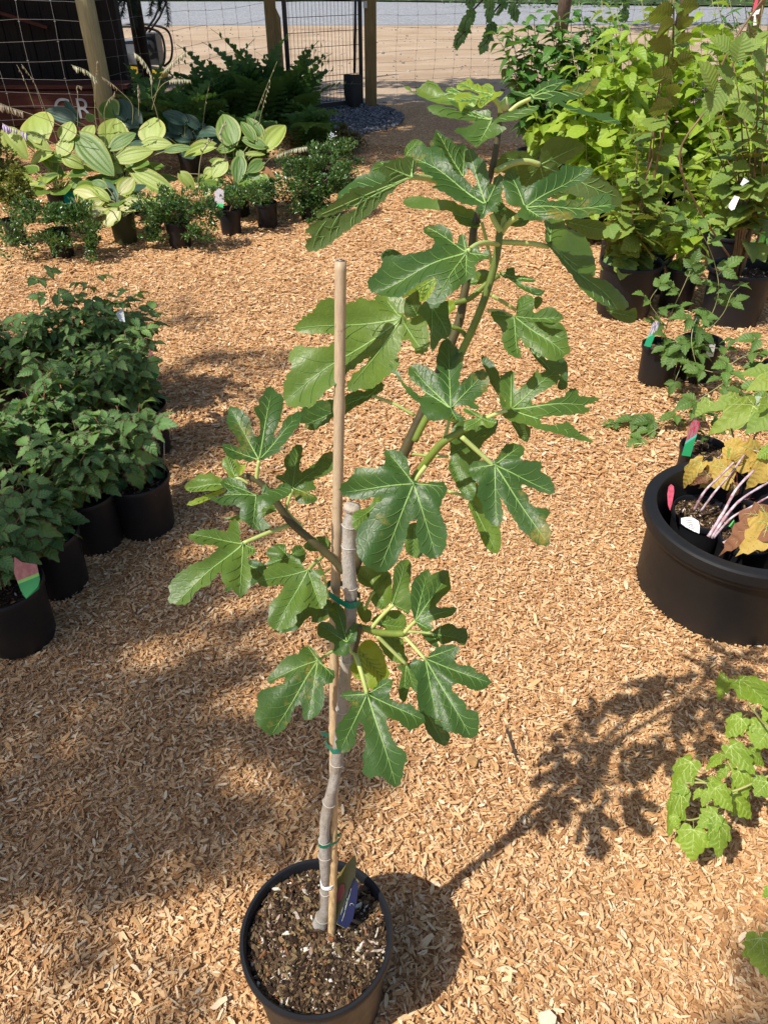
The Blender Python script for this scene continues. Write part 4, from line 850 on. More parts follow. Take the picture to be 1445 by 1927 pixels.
def lobed(name, mat, n, pts, fold=.12, arch=.3, petiole=0.3):
    """palmate leaf from a half outline (x, y) base->tip"""
    out = []
    for s in range(n):
        r = random.Random(s + 5); half = [(x * r.uniform(.94, 1.06), y * r.uniform(.97, 1.03)) for x, y in pts]
        full = smooth_poly(half + [(-x * r.uniform(.92, 1.08), y) for x, y in reversed(half[1:-1])], 2, True)
        poly = [tuple(p) for p in full]; m = len(poly); P2 = [Vector(p) for p in poly]
        y = min(p[1] for p in poly)
        while y < 1:
            x = -.7
            while x < .7:
                if inside(poly, x, y) and min((p[0] - x) ** 2 + (p[1] - y) ** 2 for p in poly) > .0025: P2.append(Vector((x, y)))
                x += .11
            y += .1
        vv, ee, ff, *_ = delaunay_2d_cdt(P2, [], [tuple(range(m))], 1, 1e-6)
        V = []; UV = []
        for p in vv:
            an = math.atan2(p[0], p[1] + .0); rr = math.hypot(p[0], p[1])
            V.append((p[0], p[1], fold * abs(p[0]) - arch * rr * rr + .05 * math.cos(an * 5) * rr + .015 * math.sin(p[0] * 22 + s) * math.cos(p[1] * 19)))
            k = abs(((an / 1.05 + .5) % 1) - .5) * 2; UV.append((k * min(1, rr * 2), rr))
        F = []
        for f in ff:
            a, b_, c = (vv[i] for i in f[:3]); F.append(tuple(f) if (b_ - a).cross(c - a) > 0 else tuple(reversed(f)))
        if petiole:
            k = len(V); w_ = .012
            for (yy, z) in ((-petiole, -.1 * petiole), (-petiole * .5, .03), (.0, .004)):
                for x, dz in ((-w_, 0), (0, w_), (w_, 0), (0, -w_)): V.append((x, yy, z + dz)); UV.append((0, .5))
            for i in range(2):
                for j in range(4):
                    a = k + i * 4 + j; b = k + i * 4 + (j + 1) % 4; F.append((a, b, b + 4, a + 4))
        nf = len(F); hz = lambda x, y: fold * abs(x) - arch * (x * x + y * y) + .05 * math.cos(math.atan2(x, y) * 5) * math.hypot(x, y) + .015 * math.sin(x * 22 + s) * math.cos(y * 19)
        for (tx, ty) in ((0, .95), (.44, .42), (-.44, .42), (.42, .08), (-.42, .08)):
            segs = [((0, 0), (tx, ty), .022)]
            for k in (.3, .5, .7):
                for sd in (-1, 1):
                    a = math.atan2(tx, ty) + sd * .75; l = .24 * (1.1 - k) * math.hypot(tx, ty) * 1.6; segs.append(((tx * k, ty * k), (tx * k + math.sin(a) * l, ty * k + math.cos(a) * l), .009))
            for (ax, ay), (bx, by), w0 in segs:
                k0 = len(V); L = math.hypot(bx - ax, by - ay); px_, py_ = -(by - ay) / L, (bx - ax) / L; m_ = 0
                for i in range(7):
                    t = i / 6; x = ax + (bx - ax) * t; y = ay + (by - ay) * t
                    if not inside(poly, x, y) and i: break
                    ww = w0 * (1 - .7 * t) * .5
                    for q in (-1, 1): V.append((x + px_ * ww * q, y + py_ * ww * q, hz(x, y) + .006)); UV.append((0, .5))
                    m_ += 1
                for i in range(m_ - 1): a = k0 + i * 2; F.append((a, a + 1, a + 3, a + 2))
        me_ = mesh_np(name, V, F, [mat, M_lvein], [0] * nf + [1] * (len(F) - nf), uv=UV); out.append(me_)
    return out
def frond(name, mat, n, L=1.0, pairs=13, w=.24):
    out = []
    for s in range(n):
        r = random.Random(s); V = []; F = []; UV = []
        ax = lambda t: (0.0, t, .22 * math.sin(t * 2.2) - .35 * t * t)
        for i in range(pairs):
            t = .1 + .88 * i / pairs; x0, y0, z0 = ax(t); ln = w * math.sin(math.pi * min(1, .22 + t * .8)) * (1.1 - t * .6); hw = .42 * .88 / pairs
            for sd in (-1, 1):
                ns = 4; k = len(V)
                for q in range(ns + 1):
                    tt = q / ns; xx = sd * ln * tt; wd = hw * (1 - tt ** 2 * .85) * (1.25 if q % 2 else .8)
                    V += [(xx, y0 + ln * tt * .35 - wd, z0 - .12 * ln * tt), (xx, y0 + ln * tt * .35 + wd, z0 - .12 * ln * tt + .01)]; UV += [(.5, t), (.5, t)]
                for q in range(ns):
                    a = k + q * 2; F.append((a, a + 2, a + 3, a + 1) if sd > 0 else (a, a + 1, a + 3, a + 2))
        k = len(V)
        for i in range(9):
            x0, y0, z0 = ax(i / 8); 
            for x in (-.008, .008): V.append((x, y0, z0 + .003)); UV.append((0, .5))
        for i in range(8): a = k + i * 2; F.append((a, a + 1, a + 3, a + 2))
        out.append(mesh_np(name, V, F, [mat], uv=UV))
    return out

ML_rasp = leaf_mat('raspberry_leaf', (.085, .20, .055), (.19, .34, .09), (.28, .45, .06), .25, .5, (.20, .32, .12), 6, .3, edge=(.10, .045, .03))
ML_raspr = leaf_mat('blackberry_leaf', (.075, .15, .03), (.13, .24, .045), (.3, .45, .04), .28, .5, (.28, .40, .14), 6, .3)
ML_lime = leaf_mat('lime_leaf', (.22, .37, .035), (.36, .50, .055), (.55, .72, .05), .38, .42, (.36, .48, .08), 6, .35)
ML_dark = leaf_mat('glossy_green_leaf', (.055, .16, .03), (.13, .28, .05), (.28, .48, .04), .28, .38, (.16, .28, .08), 6, .25)
ML_vib = leaf_mat('toothed_leaf', (.14, .25, .05), (.25, .35, .06), (.40, .50, .05), .3, .55, (.30, .34, .14), 8, .35, back=(.16, .18, .035))
ML_grape = leaf_mat('grape_leaf', (.19, .31, .03), (.28, .42, .04), (.5, .68, .04), .34, .42, (.32, .44, .10), 6, .35)
ML_yel = leaf_mat('yellow_leaf', (.52, .36, .07), (.62, .42, .09), (.7, .48, .06), .3, .6, (.50, .28, .06), 7, .5, spots=(.33, .13, .04))
ML_brn = leaf_mat('brown_leaf', (.16, .06, .03), (.26, .11, .05), (.3, .12, .05), .15, .7, (.10, .04, .02), 7, .5)
ML_sil = leaf_mat('silver_leaf', (.33, .40, .30), (.40, .47, .37), (.35, .45, .2), .2, .7, (.25, .33, .2), 7, .4)
ML_hg = leaf_mat('hosta_green', (.085, .18, .03), (.17, .28, .045), (.28, .42, .04), .25, .45, (.22, .32, .08), 1, .1, edge=(.27, .33, .08))
ML_hy = leaf_mat('hosta_gold', (.20, .31, .04), (.33, .42, .07), (.5, .6, .1), .25, .45, (.35, .42, .15), 1, .1, center=(.37, .47, .11), edge=(.42, .44, .12), spots=(.33, .27, .08))
ML_hv = leaf_mat('hosta_variegated', (.30, .38, .05), (.38, .44, .08), (.6, .6, .2), .25, .42, (.45, .5, .2), 1, .1, center=(.60, .60, .28))
ML_hb = leaf_mat('hosta_blue', (.035, .085, .055), (.06, .12, .075), (.12, .2, .1), .15, .5, (.1, .18, .1), 1, .1)
ML_hbr = leaf_mat('hosta_browned', (.38, .19, .07), (.42, .2, .08), (.5, .2, .05), .2, .7, (.4, .3, .2), 1, .1)
ML_fern = leaf_mat('fern_green', (.05, .13, .025), (.09, .19, .035), (.16, .30, .03), .3, .6, (.05, .1, .02), 1, .1)
ML_small = leaf_mat('small_glossy_leaf', (.03, .085, .02), (.10, .19, .035), (.2, .35, .03), .2, .25, (.1, .2, .05), 1, .1, spec=.6)
ML_smally = leaf_mat('small_gold_leaf', (.12, .16, .025), (.24, .27, .04), (.35, .4, .04), .25, .5, (.1, .2, .05), 1, .1)
LF_rasp = trifol('leaf', ML_rasp, 5); LF_raspr = trifol('leaf', ML_raspr, 5)
LF_lime = variants('leaf', ML_lime, 5, nl=9, hw=.34, peak=.3, heart=.12, serr=.05, arch=.35, fold=.3, pleat=.008, npl=5, petiole=.3)
LF_dark = variants('leaf', ML_dark, 5, nl=8, hw=.30, peak=.36, serr=.0, arch=.45, fold=.35, pleat=.006, npl=5, petiole=.2)
LF_vib = variants('leaf', ML_vib, 5, nl=12, hw=.44, peak=.48, serr=.09, arch=.25, fold=.18, pleat=.012, npl=8, heart=.05, petiole=.12)
LF_narrow = variants('leaf', ML_dark, 4, nl=8, hw=.13, peak=.4, arch=.4, fold=.3, petiole=.08)
GR = [(.0, -.0), (.10, -.13), (.26, -.16), (.38, -.06), (.40, .06), (.52, .12), (.44, .24), (.56, .42), (.46, .50), (.34, .50), (.36, .62), (.28, .70), (.20, .74), (.16, .86), (.06, .92), (0, 1.0)]
LF_grape = lobed('leaf', ML_grape, 4, GR); LF_yel = lobed('leaf', ML_yel, 4, GR, .55, .6); LF_brn = lobed('leaf', ML_brn, 2, GR, .8, .8)
ML_bigl = leaf_mat('broad_raspberry_leaf', (.17, .28, .035), (.30, .38, .05), (.45, .55, .05), .3, .5, (.34, .42, .14), 6, .3)
LF_big = lobed('leaf', ML_bigl, 3, [(0, 0), (.12, -.1), (.3, -.08), (.42, .08), (.44, .22), (.38, .34), (.46, .46), (.38, .56), (.28, .64), (.22, .78), (.10, .9), (0, 1)], .45, .5)
LF_sil = lobed('leaf', ML_sil, 2, GR, .3, .4)
HW = dict(nl=12, hw=.38, peak=.36, tip=3, heart=.12, arch=.22, fold=.25, long_pleat=.009, cols=9, petiole=.0)
LF_h = {k: variants('leaf', m, 3, **HW) for k, m in (('g', ML_hg), ('y', ML_hy), ('v', ML_hv), ('b', ML_hb), ('r', ML_hbr))}
LF_fern = frond('frond', ML_fern, 3)
M_cane = stem_mat('brown_cane', (.16, .09, .05), (.26, .17, .09)); M_lcane = stem_mat('pale_stem', (.22, .24, .09), (.36, .34, .16))
M_white_cane = stem_mat('whitish_purple_cane', (.30, .12, .14), (.62, .54, .58), 45)
M_red = stem_mat('reddish_stem', (.25, .06, .05), (.35, .13, .07))

def add_leaf(root, meshes, pos, u, n, L, wr=1.0, name='leaf'):
    return inst(name, random.choice(meshes), frame(pos, u, n, L, L * wr, L), root)
def curve3(a, b, sag=(0, 0, 0), k=7, jit=0.0):
    a = Vector(a); b = Vector(b); s = Vector(sag); out = []
    for i in range(k + 1):
        t = i / k; out.append(a.lerp(b, t) + s * math.sin(math.pi * t) + Vector((random.uniform(-jit, jit), random.uniform(-jit, jit), 0)) * (1 if 0 < i else 0))
    return out
def along(pts, t):
    x = t * (len(pts) - 1); i = min(int(x), len(pts) - 2); return pts[i].lerp(pts[i + 1], x - i), (pts[i + 1] - pts[i]).normalized()
def leafy(root, base, stems, meshes, L, n_leaf, mat, rad=.003, start=.15, el=.2, droop=.3, opp=False, Lvar=.3, tipL=.6, jit=.01, nrm_up=.8, bias=None):
    """stems: list of end offsets (dx,dy,dz) from base; leaves set along them"""
    for si, st in enumerate(stems):
        st = Vector(st); b0 = Vector(base) + Vector((st.x * .12, st.y * .12, 0))
        pts = curve3(b0, Vector(base) + st, (-st.x * .15, -st.y * .15, .02), 8, jit)
        mb = MB(); mb.tube(pts, [rad * (1 - .65 * i / 8) for i in range(9)], 6); mb.build('stem', mat, root, True)
        az = random.uniform(0, 6.28)
        for i in range(n_leaf):
            t = start + (1 - start) * (i + .5 * random.random()) / n_leaf; p, d = along(pts, min(t, 1))
            az += 2.4 if not opp else (math.pi if i % 2 else math.pi / 2)
            e = el + random.uniform(-.35, .35) - droop * (1 - t)
            u = Vector((math.cos(az) * math.cos(e), math.sin(az) * math.cos(e), math.sin(e)))
            if bias is not None: u = (u + Vector(bias)).normalized()
            ll = L * random.uniform(1 - Lvar, 1 + Lvar * .6) * (1 if t < .8 else tipL + (1 - tipL) * (1 - t) / .2)
            n = Vector((random.uniform(-.5, .5), random.uniform(-.5, .5), nrm_up))
            add_leaf(root, meshes, p + u * ll * .12, u, n, ll)

def shrub_mass(root, centers, n, size, mat, name='foliage', clump=0):
    """uncountable small foliage: one mesh of leaf-sized faces round a set of blobs"""
    V = []; F = []; UV = []
    for c, rad, m in centers:
        subs = []
        for i in range(clump):
            d = Vector((random.gauss(0, 1), random.gauss(0, 1), random.gauss(0, 1))).normalized() * random.random() ** .5; subs.append((d, random.uniform(.12, .30)))
        for i in range(int(n * m)):
            d = Vector((random.gauss(0, 1), random.gauss(0, 1), random.gauss(0, 1))).normalized()
            rr = random.random() ** .4
            if clump: q_, w_ = random.choice(subs); d = q_ + d * w_; rr = random.random() ** .5 + .3 if False else 1.0
            p = Vector(c) + Vector((d.x * rad[0], d.y * rad[1], d.z * rad[2])) * rr * random.choice((1, 1, 1, 1.18))
            if p.z < .01: continue
            u = (d + Vector((random.gauss(0, .6), random.gauss(0, .6), random.gauss(.3, .5)))).normalized(); nn = (Vector((0, 0, 1)) + Vector((random.gauss(0, .6), random.gauss(0, .6), 0))).normalized()
            M = frame(p, u, nn); s = size * random.uniform(.6, 1.3); k = len(V); tw = random.random()
            for x, y, z in ((0, 0, 0), (-.28, .45, .06), (0, .5, -.02), (.28, .45, .06), (0, 1, 0)): V.append(tuple(M @ Vector((x * s, y * s, z * s)))); UV.append((abs(x), y))
            F += [(k, k + 2, k + 1), (k, k + 3, k + 2), (k + 1, k + 2, k + 4), (k + 2, k + 3, k + 4)]
    o = mk(name, V, F, mat, root, True, uv=UV); o['kind'] = 'stuff'; return o
def small_mat(name, lo, hi, tcol, rough=.3, trans=.2):
    t = NT(name); p = t.obj(); w_ = t.n('TexWhiteNoise', {0: t.n('Vector' + 'Math', {0: p, 1: (60, 60, 60)}, operation='MULTIPLY').outputs[0]})
    c = t.mix(t.noise(55, 2, .9, vec=p), lo, hi); b = t.bsdf(c, rough, None, .6)
    tl = t.n('BsdfTranslucent', {'Color': t.mix(.5, c, tcol)}).outputs[0]
    return t.done(t.n('MixShader', {0: trans, 1: b, 2: tl}).outputs[0])
M_sm = small_mat('small_leaf_green', (.02, .065, .018), (.12, .22, .05), (.2, .35, .04))
M_smy = small_mat('small_leaf_gold', (.10, .12, .02), (.26, .28, .05), (.35, .4, .05), .5)
M_crown = small_mat('crown_leaves', (.03, .075, .02), (.09, .17, .04), (.2, .32, .04), .5)
def pot_at(px, py, H): return G(px, py, H)
# ================================================================== LEFT: RASPBERRIES IN POTS
M_tagpic = tag_mat('berry_tag', (.42, .16, .13), (.03, .25, .06), (.20, .50, .08), (.34, .10, .08))

def print_mat():
    t = NT('printed_white_tag'); s = t.n('SeparateXYZ', {0: t.n('UVMap').outputs[0]}); row = t.math('FRACT', t.math('MULTIPLY', s.outputs[1], 7.0)); a = t.math('LESS_THAN', t.math('ABSOLUTE', t.math('SUBTRACT', row, .5)), .16)
    nz = t.noise(1.0, 2, .5, vec=t.n('Mapping', {'Vector': t.n('UVMap').outputs[0], 'Scale': (26, 9, 1)}).outputs[0]); k = t.math('MULTIPLY', a, t.math('GREATER_THAN', nz, .47))
    e = t.math('LESS_THAN', t.math('ABSOLUTE', t.math('SUBTRACT', s.outputs[0], .5)), .36)
    return t.done(t.bsdf(t.mix(t.math('MULTIPLY', t.math('MULTIPLY', k, e), .7), (.78, .78, .77), (.1, .1, .12)), .45, None, .4))
M_wtag = print_mat(); M_steel = simple('wire_steel', (.38, .39, .40), .35, .5, .15, metal=.8)
rasp = [(257, 897, 61, 'raspberry in the black pot beside the open path, one pale leaf over its rim'),
        (158, 925, 58, 'raspberry in the shaded pot just left of the lone front pot'),
        (85, 1002, 60, 'raspberry in the black pot just behind the lowest left pot'),
        (2, 1098, 76, 'raspberry plant in the large black pot at the left edge with a picture tag'),
        (262, 762, 50, 'raspberry plant at the path side of the second row with a white wire stake'),
        (172, 792, 50, 'raspberry plant in the middle of the second row of the left group'),
        (78, 830, 52, 'raspberry plant of the second row, above the dark gap between pots'),
        (-12, 880, 56, 'raspberry plant of the second row cut by the left edge of the picture'),
        (240, 688, 42, 'raspberry plant at the far path-side corner of the left group'),
        (150, 698, 42, 'raspberry plant in the far row with a long shoot arching above the rest'),
        (66, 708, 42, 'raspberry plant in the far row with two yellowed leaves low down'),
        (-18, 720, 44, 'raspberry plant in the far row at the left edge with a red leaf')]
random.seed(21)
for i, (px, py, rp, lab) in enumerate(rasp):
    H = .21
    c = G(px, py, H); r = rp / FPX * (c - CP).dot(FW); c.z = 0
    root = thing('potted_raspberry', lab, 'raspberry', c, 'potted raspberries on the left')
    zs = add_pot(root, c, H, min(r, .135), None, M_pot, True, .035, 40, 450 if i in (0, 2, 3) else 0)
    base = Vector((c.x, c.y, zs)); st = []
    ns = 7 if i else 5
    for k in range(ns):
        a = 6.283 * k / ns + random.random(); rr = random.uniform(.05, .15); st.append((math.cos(a) * rr, math.sin(a) * rr, random.uniform(.16, .34) if i > 3 else random.uniform(.14, .28)))
    if i == 0: st = [(-.10, .02, .25), (-.04, .08, .26), (.02, .05, .24), (-.12, .10, .2), (.03, .10, .26)]
    if i == 3: st = [(-.02, .1, .22), (.03, .02, .22), (-.1, .0, .25), (-.1, .12, .3), (.06, .12, .2)]
    if i == 8: st = [s for s in st] + [(.08, .0, .36)]
    if i == 9: st += [(-.10, .10, .44), (.12, .1, .42), (.20, .05, .34)]
    leafy(root, base, st, LF_rasp, .098 if i < 8 else .105, 13, M_red if i % 3 == 0 else M_cane, .0026, .2, .1, .4, jit=.006)
    if i == 0:
        for (bx, by, tx, ty) in ((240, 835, 262, 918), (195, 815, 180, 875), (285, 800, 318, 795), (262, 810, 290, 850), (225, 820, 245, 800)):
            a = P(bx, by, c.y - .02); b = P(tx, ty, c.y - .08); add_leaf(root, LF_rasp, a, b - a, Vector((0, -.6, .7)), (b - a).length * 1.1)
    if i == 2:
        a = P(60, 960, c.y - .08); b = P(60, 1065, c.y - .17); add_leaf(root, LF_rasp, a, b - a, Vector((0, -.6, .7)), (b - a).length)
    if i == 10:
        for _ in range(2): add_leaf(root, LF_yel, base + Vector((.06, -.05 * _, .08)), Vector((.3, -.8, .1)), Vector((0, -.3, 1)), .07)
    if i == 11: add_leaf(root, LF_brn, base + Vector((.02, -.08, .1)), Vector((.6, -.5, .2)), Vector((0, -.3, 1)), .08)
    if i == 3:
        quad_plane([(28, 1048), (42, 1058), (70, 1062), (76, 1090), (72, 1104), (50, 1126), (40, 1112), (27, 1078)], c.y - .09, Vector((.1, -.6, .55)), M_tagpic, 'plant_tag', root)
        quad_plane([(76, 1092), (74, 1108), (50, 1127), (42, 1118), (62, 1100)], c.y - .09, Vector((.1, -.6, .55)), simple('tag_green', (.02, .20, .05), .3), 'tag_panel', root, .001)
    if i == 0:
        mb = MB(); mb.tube([P(310, 900, c.y + .02), P(309, 826, c.y + .02)], .0016, 6); mb.build('wire_stake', M_steel, root, True)
    if i == 4:
        mb = MB(); mb.tube([P(281, 752, c.y), P(275, 690, c.y)], .004, 6); mb.build('wire_stake', M_wtag, root, True)
        quad_plane([(276, 690), (282, 655), (290, 668), (300, 700), (296, 712), (280, 708)], c.y, Vector((.1, -.6, .55)), M_tagpic, 'plant_tag', root)
    if i == 9:
        quad_plane([(218, 590), (232, 580), (236, 606), (226, 604)], c.y, Vector((.1, -.6, .55)), M_wtag, 'plant_tag', root)

# ================================================================== HOSTAS
random.seed(5)
Z['H'] = (0, 180, 4.014); Z['J'] = (340, 180, 4.014); Z['Q'] = (0, 0, 4.014)
def pleaf(root, z, b, t, wr, kinds, Y, nrm=None, lift=0.0):
    """leaf whose base and tip are seen at two image points, on a plane through depth Y"""
    pb = zp(z, *b); pt = zp(z, *t); A = P(*pb, Y)
    n = Vector(nrm or (random.uniform(-.25, .25), -.75, .65)).normalized()
    d = ray(*pt); den = d.dot(n); B = CP + d * ((A - CP).dot(n) / den)
    u = B - A; L = u.length
    return inst('leaf', random.choice(kinds), frame(A, u, n, L, L * wr, L), root)
def hosta(lab, potpx, H, rp, leaves, potm=M_pot, Y=None, scapes=(), n=17):
    c = G(potpx[0], potpx[1], H); r = rp / FPX * (c - CP).dot(FW); c.z = 0
    root = thing('potted_hosta', lab, 'hosta', c, 'potted hostas by the wire fence')
    zs = add_pot(root, c, H, r, None, potm, True, .03, 32); top = Vector((c.x, c.y, zs))
    for k in range(n):
        a = 6.283 * k / n + random.random() * .4; e = random.uniform(.2, .9); u = Vector((math.cos(a) * math.cos(e), math.sin(a) * math.cos(e), math.sin(e))); q0 = top + u * random.uniform(.10, .27); kk = leaves[k % 4][4]
        mb = MB(); mb.tube(curve3(top, q0, (0, 0, .01), 4), .0035, 5); mb.build('leaf_stalk', M_lcane, root, True)
        add_leaf(root, LF_h['g' if (k % 2 and kk != 'b') else kk], q0, Vector((u.x, u.y, u.z * .2)), Vector((-u.x * .3, -.35, .9)), random.uniform(.10, .2), 1.15)
    for (z, b, t, wr, k, dY) in leaves:
        yy = c.y + dY; o = pleaf(root, z, b, t, wr / .72, LF_h[k], yy)
        A = Vector(o.matrix_basis.translation) + org(root)
        pts = curve3(top + Vector((random.uniform(-.03, .03), random.uniform(-.03, .03), 0)), A, ((A.x - top.x) * -.15, 0, .04), 6)
        mb = MB(); mb.tube(pts, [.005, .0045, .004, .004, .0035, .003, .003], 5); mb.build('leaf_stalk', M_lcane, root, True)
    return root, c, top
M_scape = stem_mat('scape', (.20, .20, .09), (.30, .27, .13)); M_dry = stem_mat('dry_pods', (.34, .33, .20), (.52, .50, .36)); M_dryb = stem_mat('dry_brown', (.20, .15, .10), (.34, .27, .19))
M_flower = simple('pale_purple_flower', (.52, .42, .62), .6, .3, .2)
def scape(root, z, pts, Y, pods=14, mat=None, ps=.022, hang=True, rad=.0028):
    q = smooth_poly([P(*zp(z, *p), Y) for p in pts], 5); mb = MB(); mb.tube(q, [rad * (1 - .5 * i / len(q)) for i in range(len(q))], 5); o = mb.build('flower_stalk', M_scape, root, True)
    mb = MB(); m = len(q)
    for i in range(pods):
        t = .55 + .44 * i / pods; p, d = along([Vector(x) for x in q], t); s = ps * random.uniform(.7, 1.2)
        dn = Vector((random.uniform(-.4, .4), random.uniform(-.4, .2), -1 if hang else .4)).normalized()
        mb.tube([p, p + dn * s * .3, p + dn * s * .75, p + dn * s], [.001, s * .16, s * .15, .0006], 5)
    b = mb.build('seed_pods', mat or M_dry, o, True); b['kind'] = 'stuff'
g1 = [('H', (330, 325), (225, 100), .95, 'y', 0), ('H', (500, 335), (530, 185), 1.0, 'y', .02), ('H', (640, 325), (710, 215), .8, 'y', .05), ('H', (50, 270), (190, 455), .62, 'y', -.05), ('H', (210, 300), (385, 420), .62, 'y', .0),
      ('H', (460, 440), (545, 305), .85, 'y', -.04), ('H', (390, 440), (200, 490), .42, 'y', -.06), ('H', (490, 470), (620, 530), .62, 'y', -.05), ('H', (370, 470), (520, 470), .5, 'g', -.03), ('H', (430, 600), (285, 670), .45, 'g', -.1), ('H', (620, 645), (500, 705), .6, 'g', -.1),
      ('H', (330, 470), (480, 580), .5, 'g', -.0), ('H', (250, 330), (330, 240), .8, 'y', .05)]
ra, ca, ta = hosta('gold hosta with the broadest upright leaves at the left end of the row', (112, 358), .2, 26, g1)
g2 = [('H', (600, 320), (850, 590), .55, 'g', -.05), ('H', (630, 400), (850, 560), .42, 'y', -.08), ('H', (850, 365), (880, 158), 1.05, 'y', .05), ('H', (845, 395), (1025, 275), .55, 'g', .0), ('H', (895, 480), (1155, 410), .5, 'y', -.08),
      ('H', (1150, 350), (1160, 152), 1.1, 'y', .05), ('H', (1090, 370), (1300, 360), .5, 'y', .03), ('H', (840, 540), (918, 572), .7, 'y', -.1), ('H', (1025, 585), (1335, 745), .42, 'y', -.14), ('H', (1260, 415), (1450, 385), .35, 'g', -.02),
      ('H', (760, 470), (940, 560), .6, 'g', .02), ('H', (980, 520), (1180, 590), .6, 'g', .0), ('H', (830, 420), (700, 330), .7, 'g', .06)]
rb, cb, tb = hosta('gold and green hosta in the middle of the row with a browning drooping leaf', (232, 352), .2, 26, g2)
g3 = [('H', (730, 775), (528, 690), .52, 'v', -.02), ('H', (820, 790), (672, 668), .38, 'y', -.03), ('H', (885, 830), (762, 608), .42, 'b', .0), ('H', (915, 730), (1010, 612), .85, 'v', .0), ('H', (765, 800), (540, 890), .45, 'v', -.05), ('H', (890, 870), (782, 985), .85, 'v', -.09),
      ('H', (915, 850), (1100, 845), .38, 'v', -.06), ('H', (960, 800), (1140, 810), .58, 'v', -.04), ('H', (800, 690), (690, 640), .6, 'g', .04)]
rc, cc, tc_ = hosta('small cream-variegated hosta in an olive green pot in front of the row', (228, 402), .19, 25, g3, M_potg)
g4 = [('J', (395, 360), (312, 125), .72, 'g', .0), ('J', (555, 335), (455, 188), .5, 'g', .0), ('J', (615, 305), (500, 155), .5, 'g', .05), ('J', (650, 400), (775, 186), .62, 'y', .0), ('J', (630, 385), (450, 310), .5, 'g', -.02), ('J', (250, 385), (0, 425), .4, 'y', -.02),
      ('J', (335, 500), (238, 612), .9, 'y', -.1), ('J', (450, 470), (425, 655), .62, 'g', -.1), ('J', (615, 500), (505, 575), .7, 'g', -.1), ('J', (608, 540), (725, 642), .42, 'r', -.12), ('J', (515, 600), (600, 810), .85, 'g', -.14), ('J', (0, 590), (108, 702), .6, 'y', -.1),
      ('J', (292, 655), (165, 670), .55, 'v', -.12), ('J', (240, 560), (165, 620), .8, 'y', -.06), ('J', (250, 700), (180, 760), .6, 'v', -.12), ('J', (400, 390), (260, 400), .6, 'g', .0), ('J', (500, 440), (640, 440), .3, 'y', -.05), ('J', (440, 420), (470, 500), .7, 'g', -.03)]
rd, cd_, td = hosta('yellow-edged green hosta at the right end of the row with a scorched brown leaf', (445, 352), .2, 24, g4)
g5 = [('H', (560, 185), (335, 95), .5, 'b', .0), ('H', (870, 150), (755, 25), .9, 'g', .0), ('H', (960, 170), (900, 15), .95, 'b', .0), ('H', (1050, 215), (905, 95), .8, 'b', -.03), ('H', (700, 190), (660, 130), 1., 'g', .0), ('H', (600, 210), (480, 20), .3, 'b', .05)]
re_, ce, te = hosta('dark green hosta half hidden behind the gold ones, against the round fence post', (215, 290), .2, 22, g5)
g6 = [('H', (1400, 200), (1225, 120), .6, 'b', .0), ('H', (1360, 280), (1270, 180), .7, 'b', .0), ('J', (130, 240), (20, 130), .6, 'b', .0), ('J', (250, 330), (120, 230), .6, 'b', -.05), ('J', (160, 330), (60, 260), .6, 'b', .0), ('H', (1440, 330), (1290, 260), .6, 'b', -.05)]
rf_, cf, tf = hosta('blue-green hosta in deep shade between the gold hostas and the ferns', (355, 285), .2, 22, g6)
scape(ra, 'Q', [(440, 1080), (400, 960), (345, 830), (270, 640), (200, 530), (165, 485)], ca.y, 9, M_dryb, .02)
scape(ra, 'Q', [(265, 815), (205, 650), (170, 560), (130, 490)], ca.y + .1, 5, M_dryb, .02)
scape(ra, 'Q', [(640, 1220), (400, 1080), (230, 1010), (80, 960), (20, 930)], ca.y - .1, 12, M_flower, .05)
scape(ra, 'Q', [(700, 1080), (420, 930), (200, 850), (90, 815), (-20, 770)], ca.y - .05, 16, M_dryb, .05)
scape(rb, 'Q', [(590, 960), (590, 850), (590, 700), (585, 650), (630, 660)], cb.y, 6, M_dryb)
scape(rb, 'Q', [(790, 1180), (800, 1000), (790, 850), (820, 760), (860, 720), (870, 690)], cb.y - .1, 12, M_dryb)
scape(rb, 'Q', [(740, 1000), (720, 850), (725, 650), (720, 590), (650, 530), (540, 490)], cb.y, 22, M_dry, .036)
scape(rb, 'Q', [(780, 880), (715, 760), (735, 500), (740, 460)], cb.y + .1, 12, M_dryb)
scape(rb, 'Q', [(1215, 960), (1180, 830), (1150, 720), (1140, 560), (1080, 450), (1010, 395)], cb.y, 30, M_dry, .036)
scape(rb, 'Q', [(1150, 830), (1200, 650), (1230, 550), (1300, 470), (1400, 385)], cb.y + .3, 26, M_dry, .036)
scape(rb, 'Q', [(1160, 740), (1230, 640), (1320, 600), (1445, 605)], cb.y + .25, 22, M_dry, .03)
scape(rb, 'Q', [(1000, 940), (1000, 790), (900, 680), (830, 620), (770, 580)], cb.y + .1, 14, M_dryb)
scape(rb, 'Q', [(1050, 880), (1050, 760), (1045, 640)], cb.y + .1, 18, M_dryb, .03)
scape(rd, 'J', [(340, 480), (335, 400), (300, 280), (345, 180)], cd_.y - .05, 22, M_dry, .03)
scape(rd, 'J', [(135, 660), (150, 500), (180, 400), (245, 330)], cd_.y - .15, 6, M_dry, .04, False, .005)
scape(rd, 'J', [(520, 600), (620, 530), (700, 460), (860, 400), (960, 385)], cd_.y - .12, 30, M_dry, .036)
scape(rd, 'J', [(540, 300), (560, 180), (600, 60), (640, -40), (730, -260)], cd_.y + .1, 6, M_dry, .02)
scape(rd, 'J', [(585, 300), (600, 180), (640, 20), (680, -100)], cd_.y + .1, 5, M_dry, .02)
scape(rf_, 'J', [(165, 270), (180, 130), (200, 0), (220, -90)], cf.y, 3, M_dry, .02)
M_teal = simple('teal_tag', (.0, .22, .25), .3, .4, .25, 90)
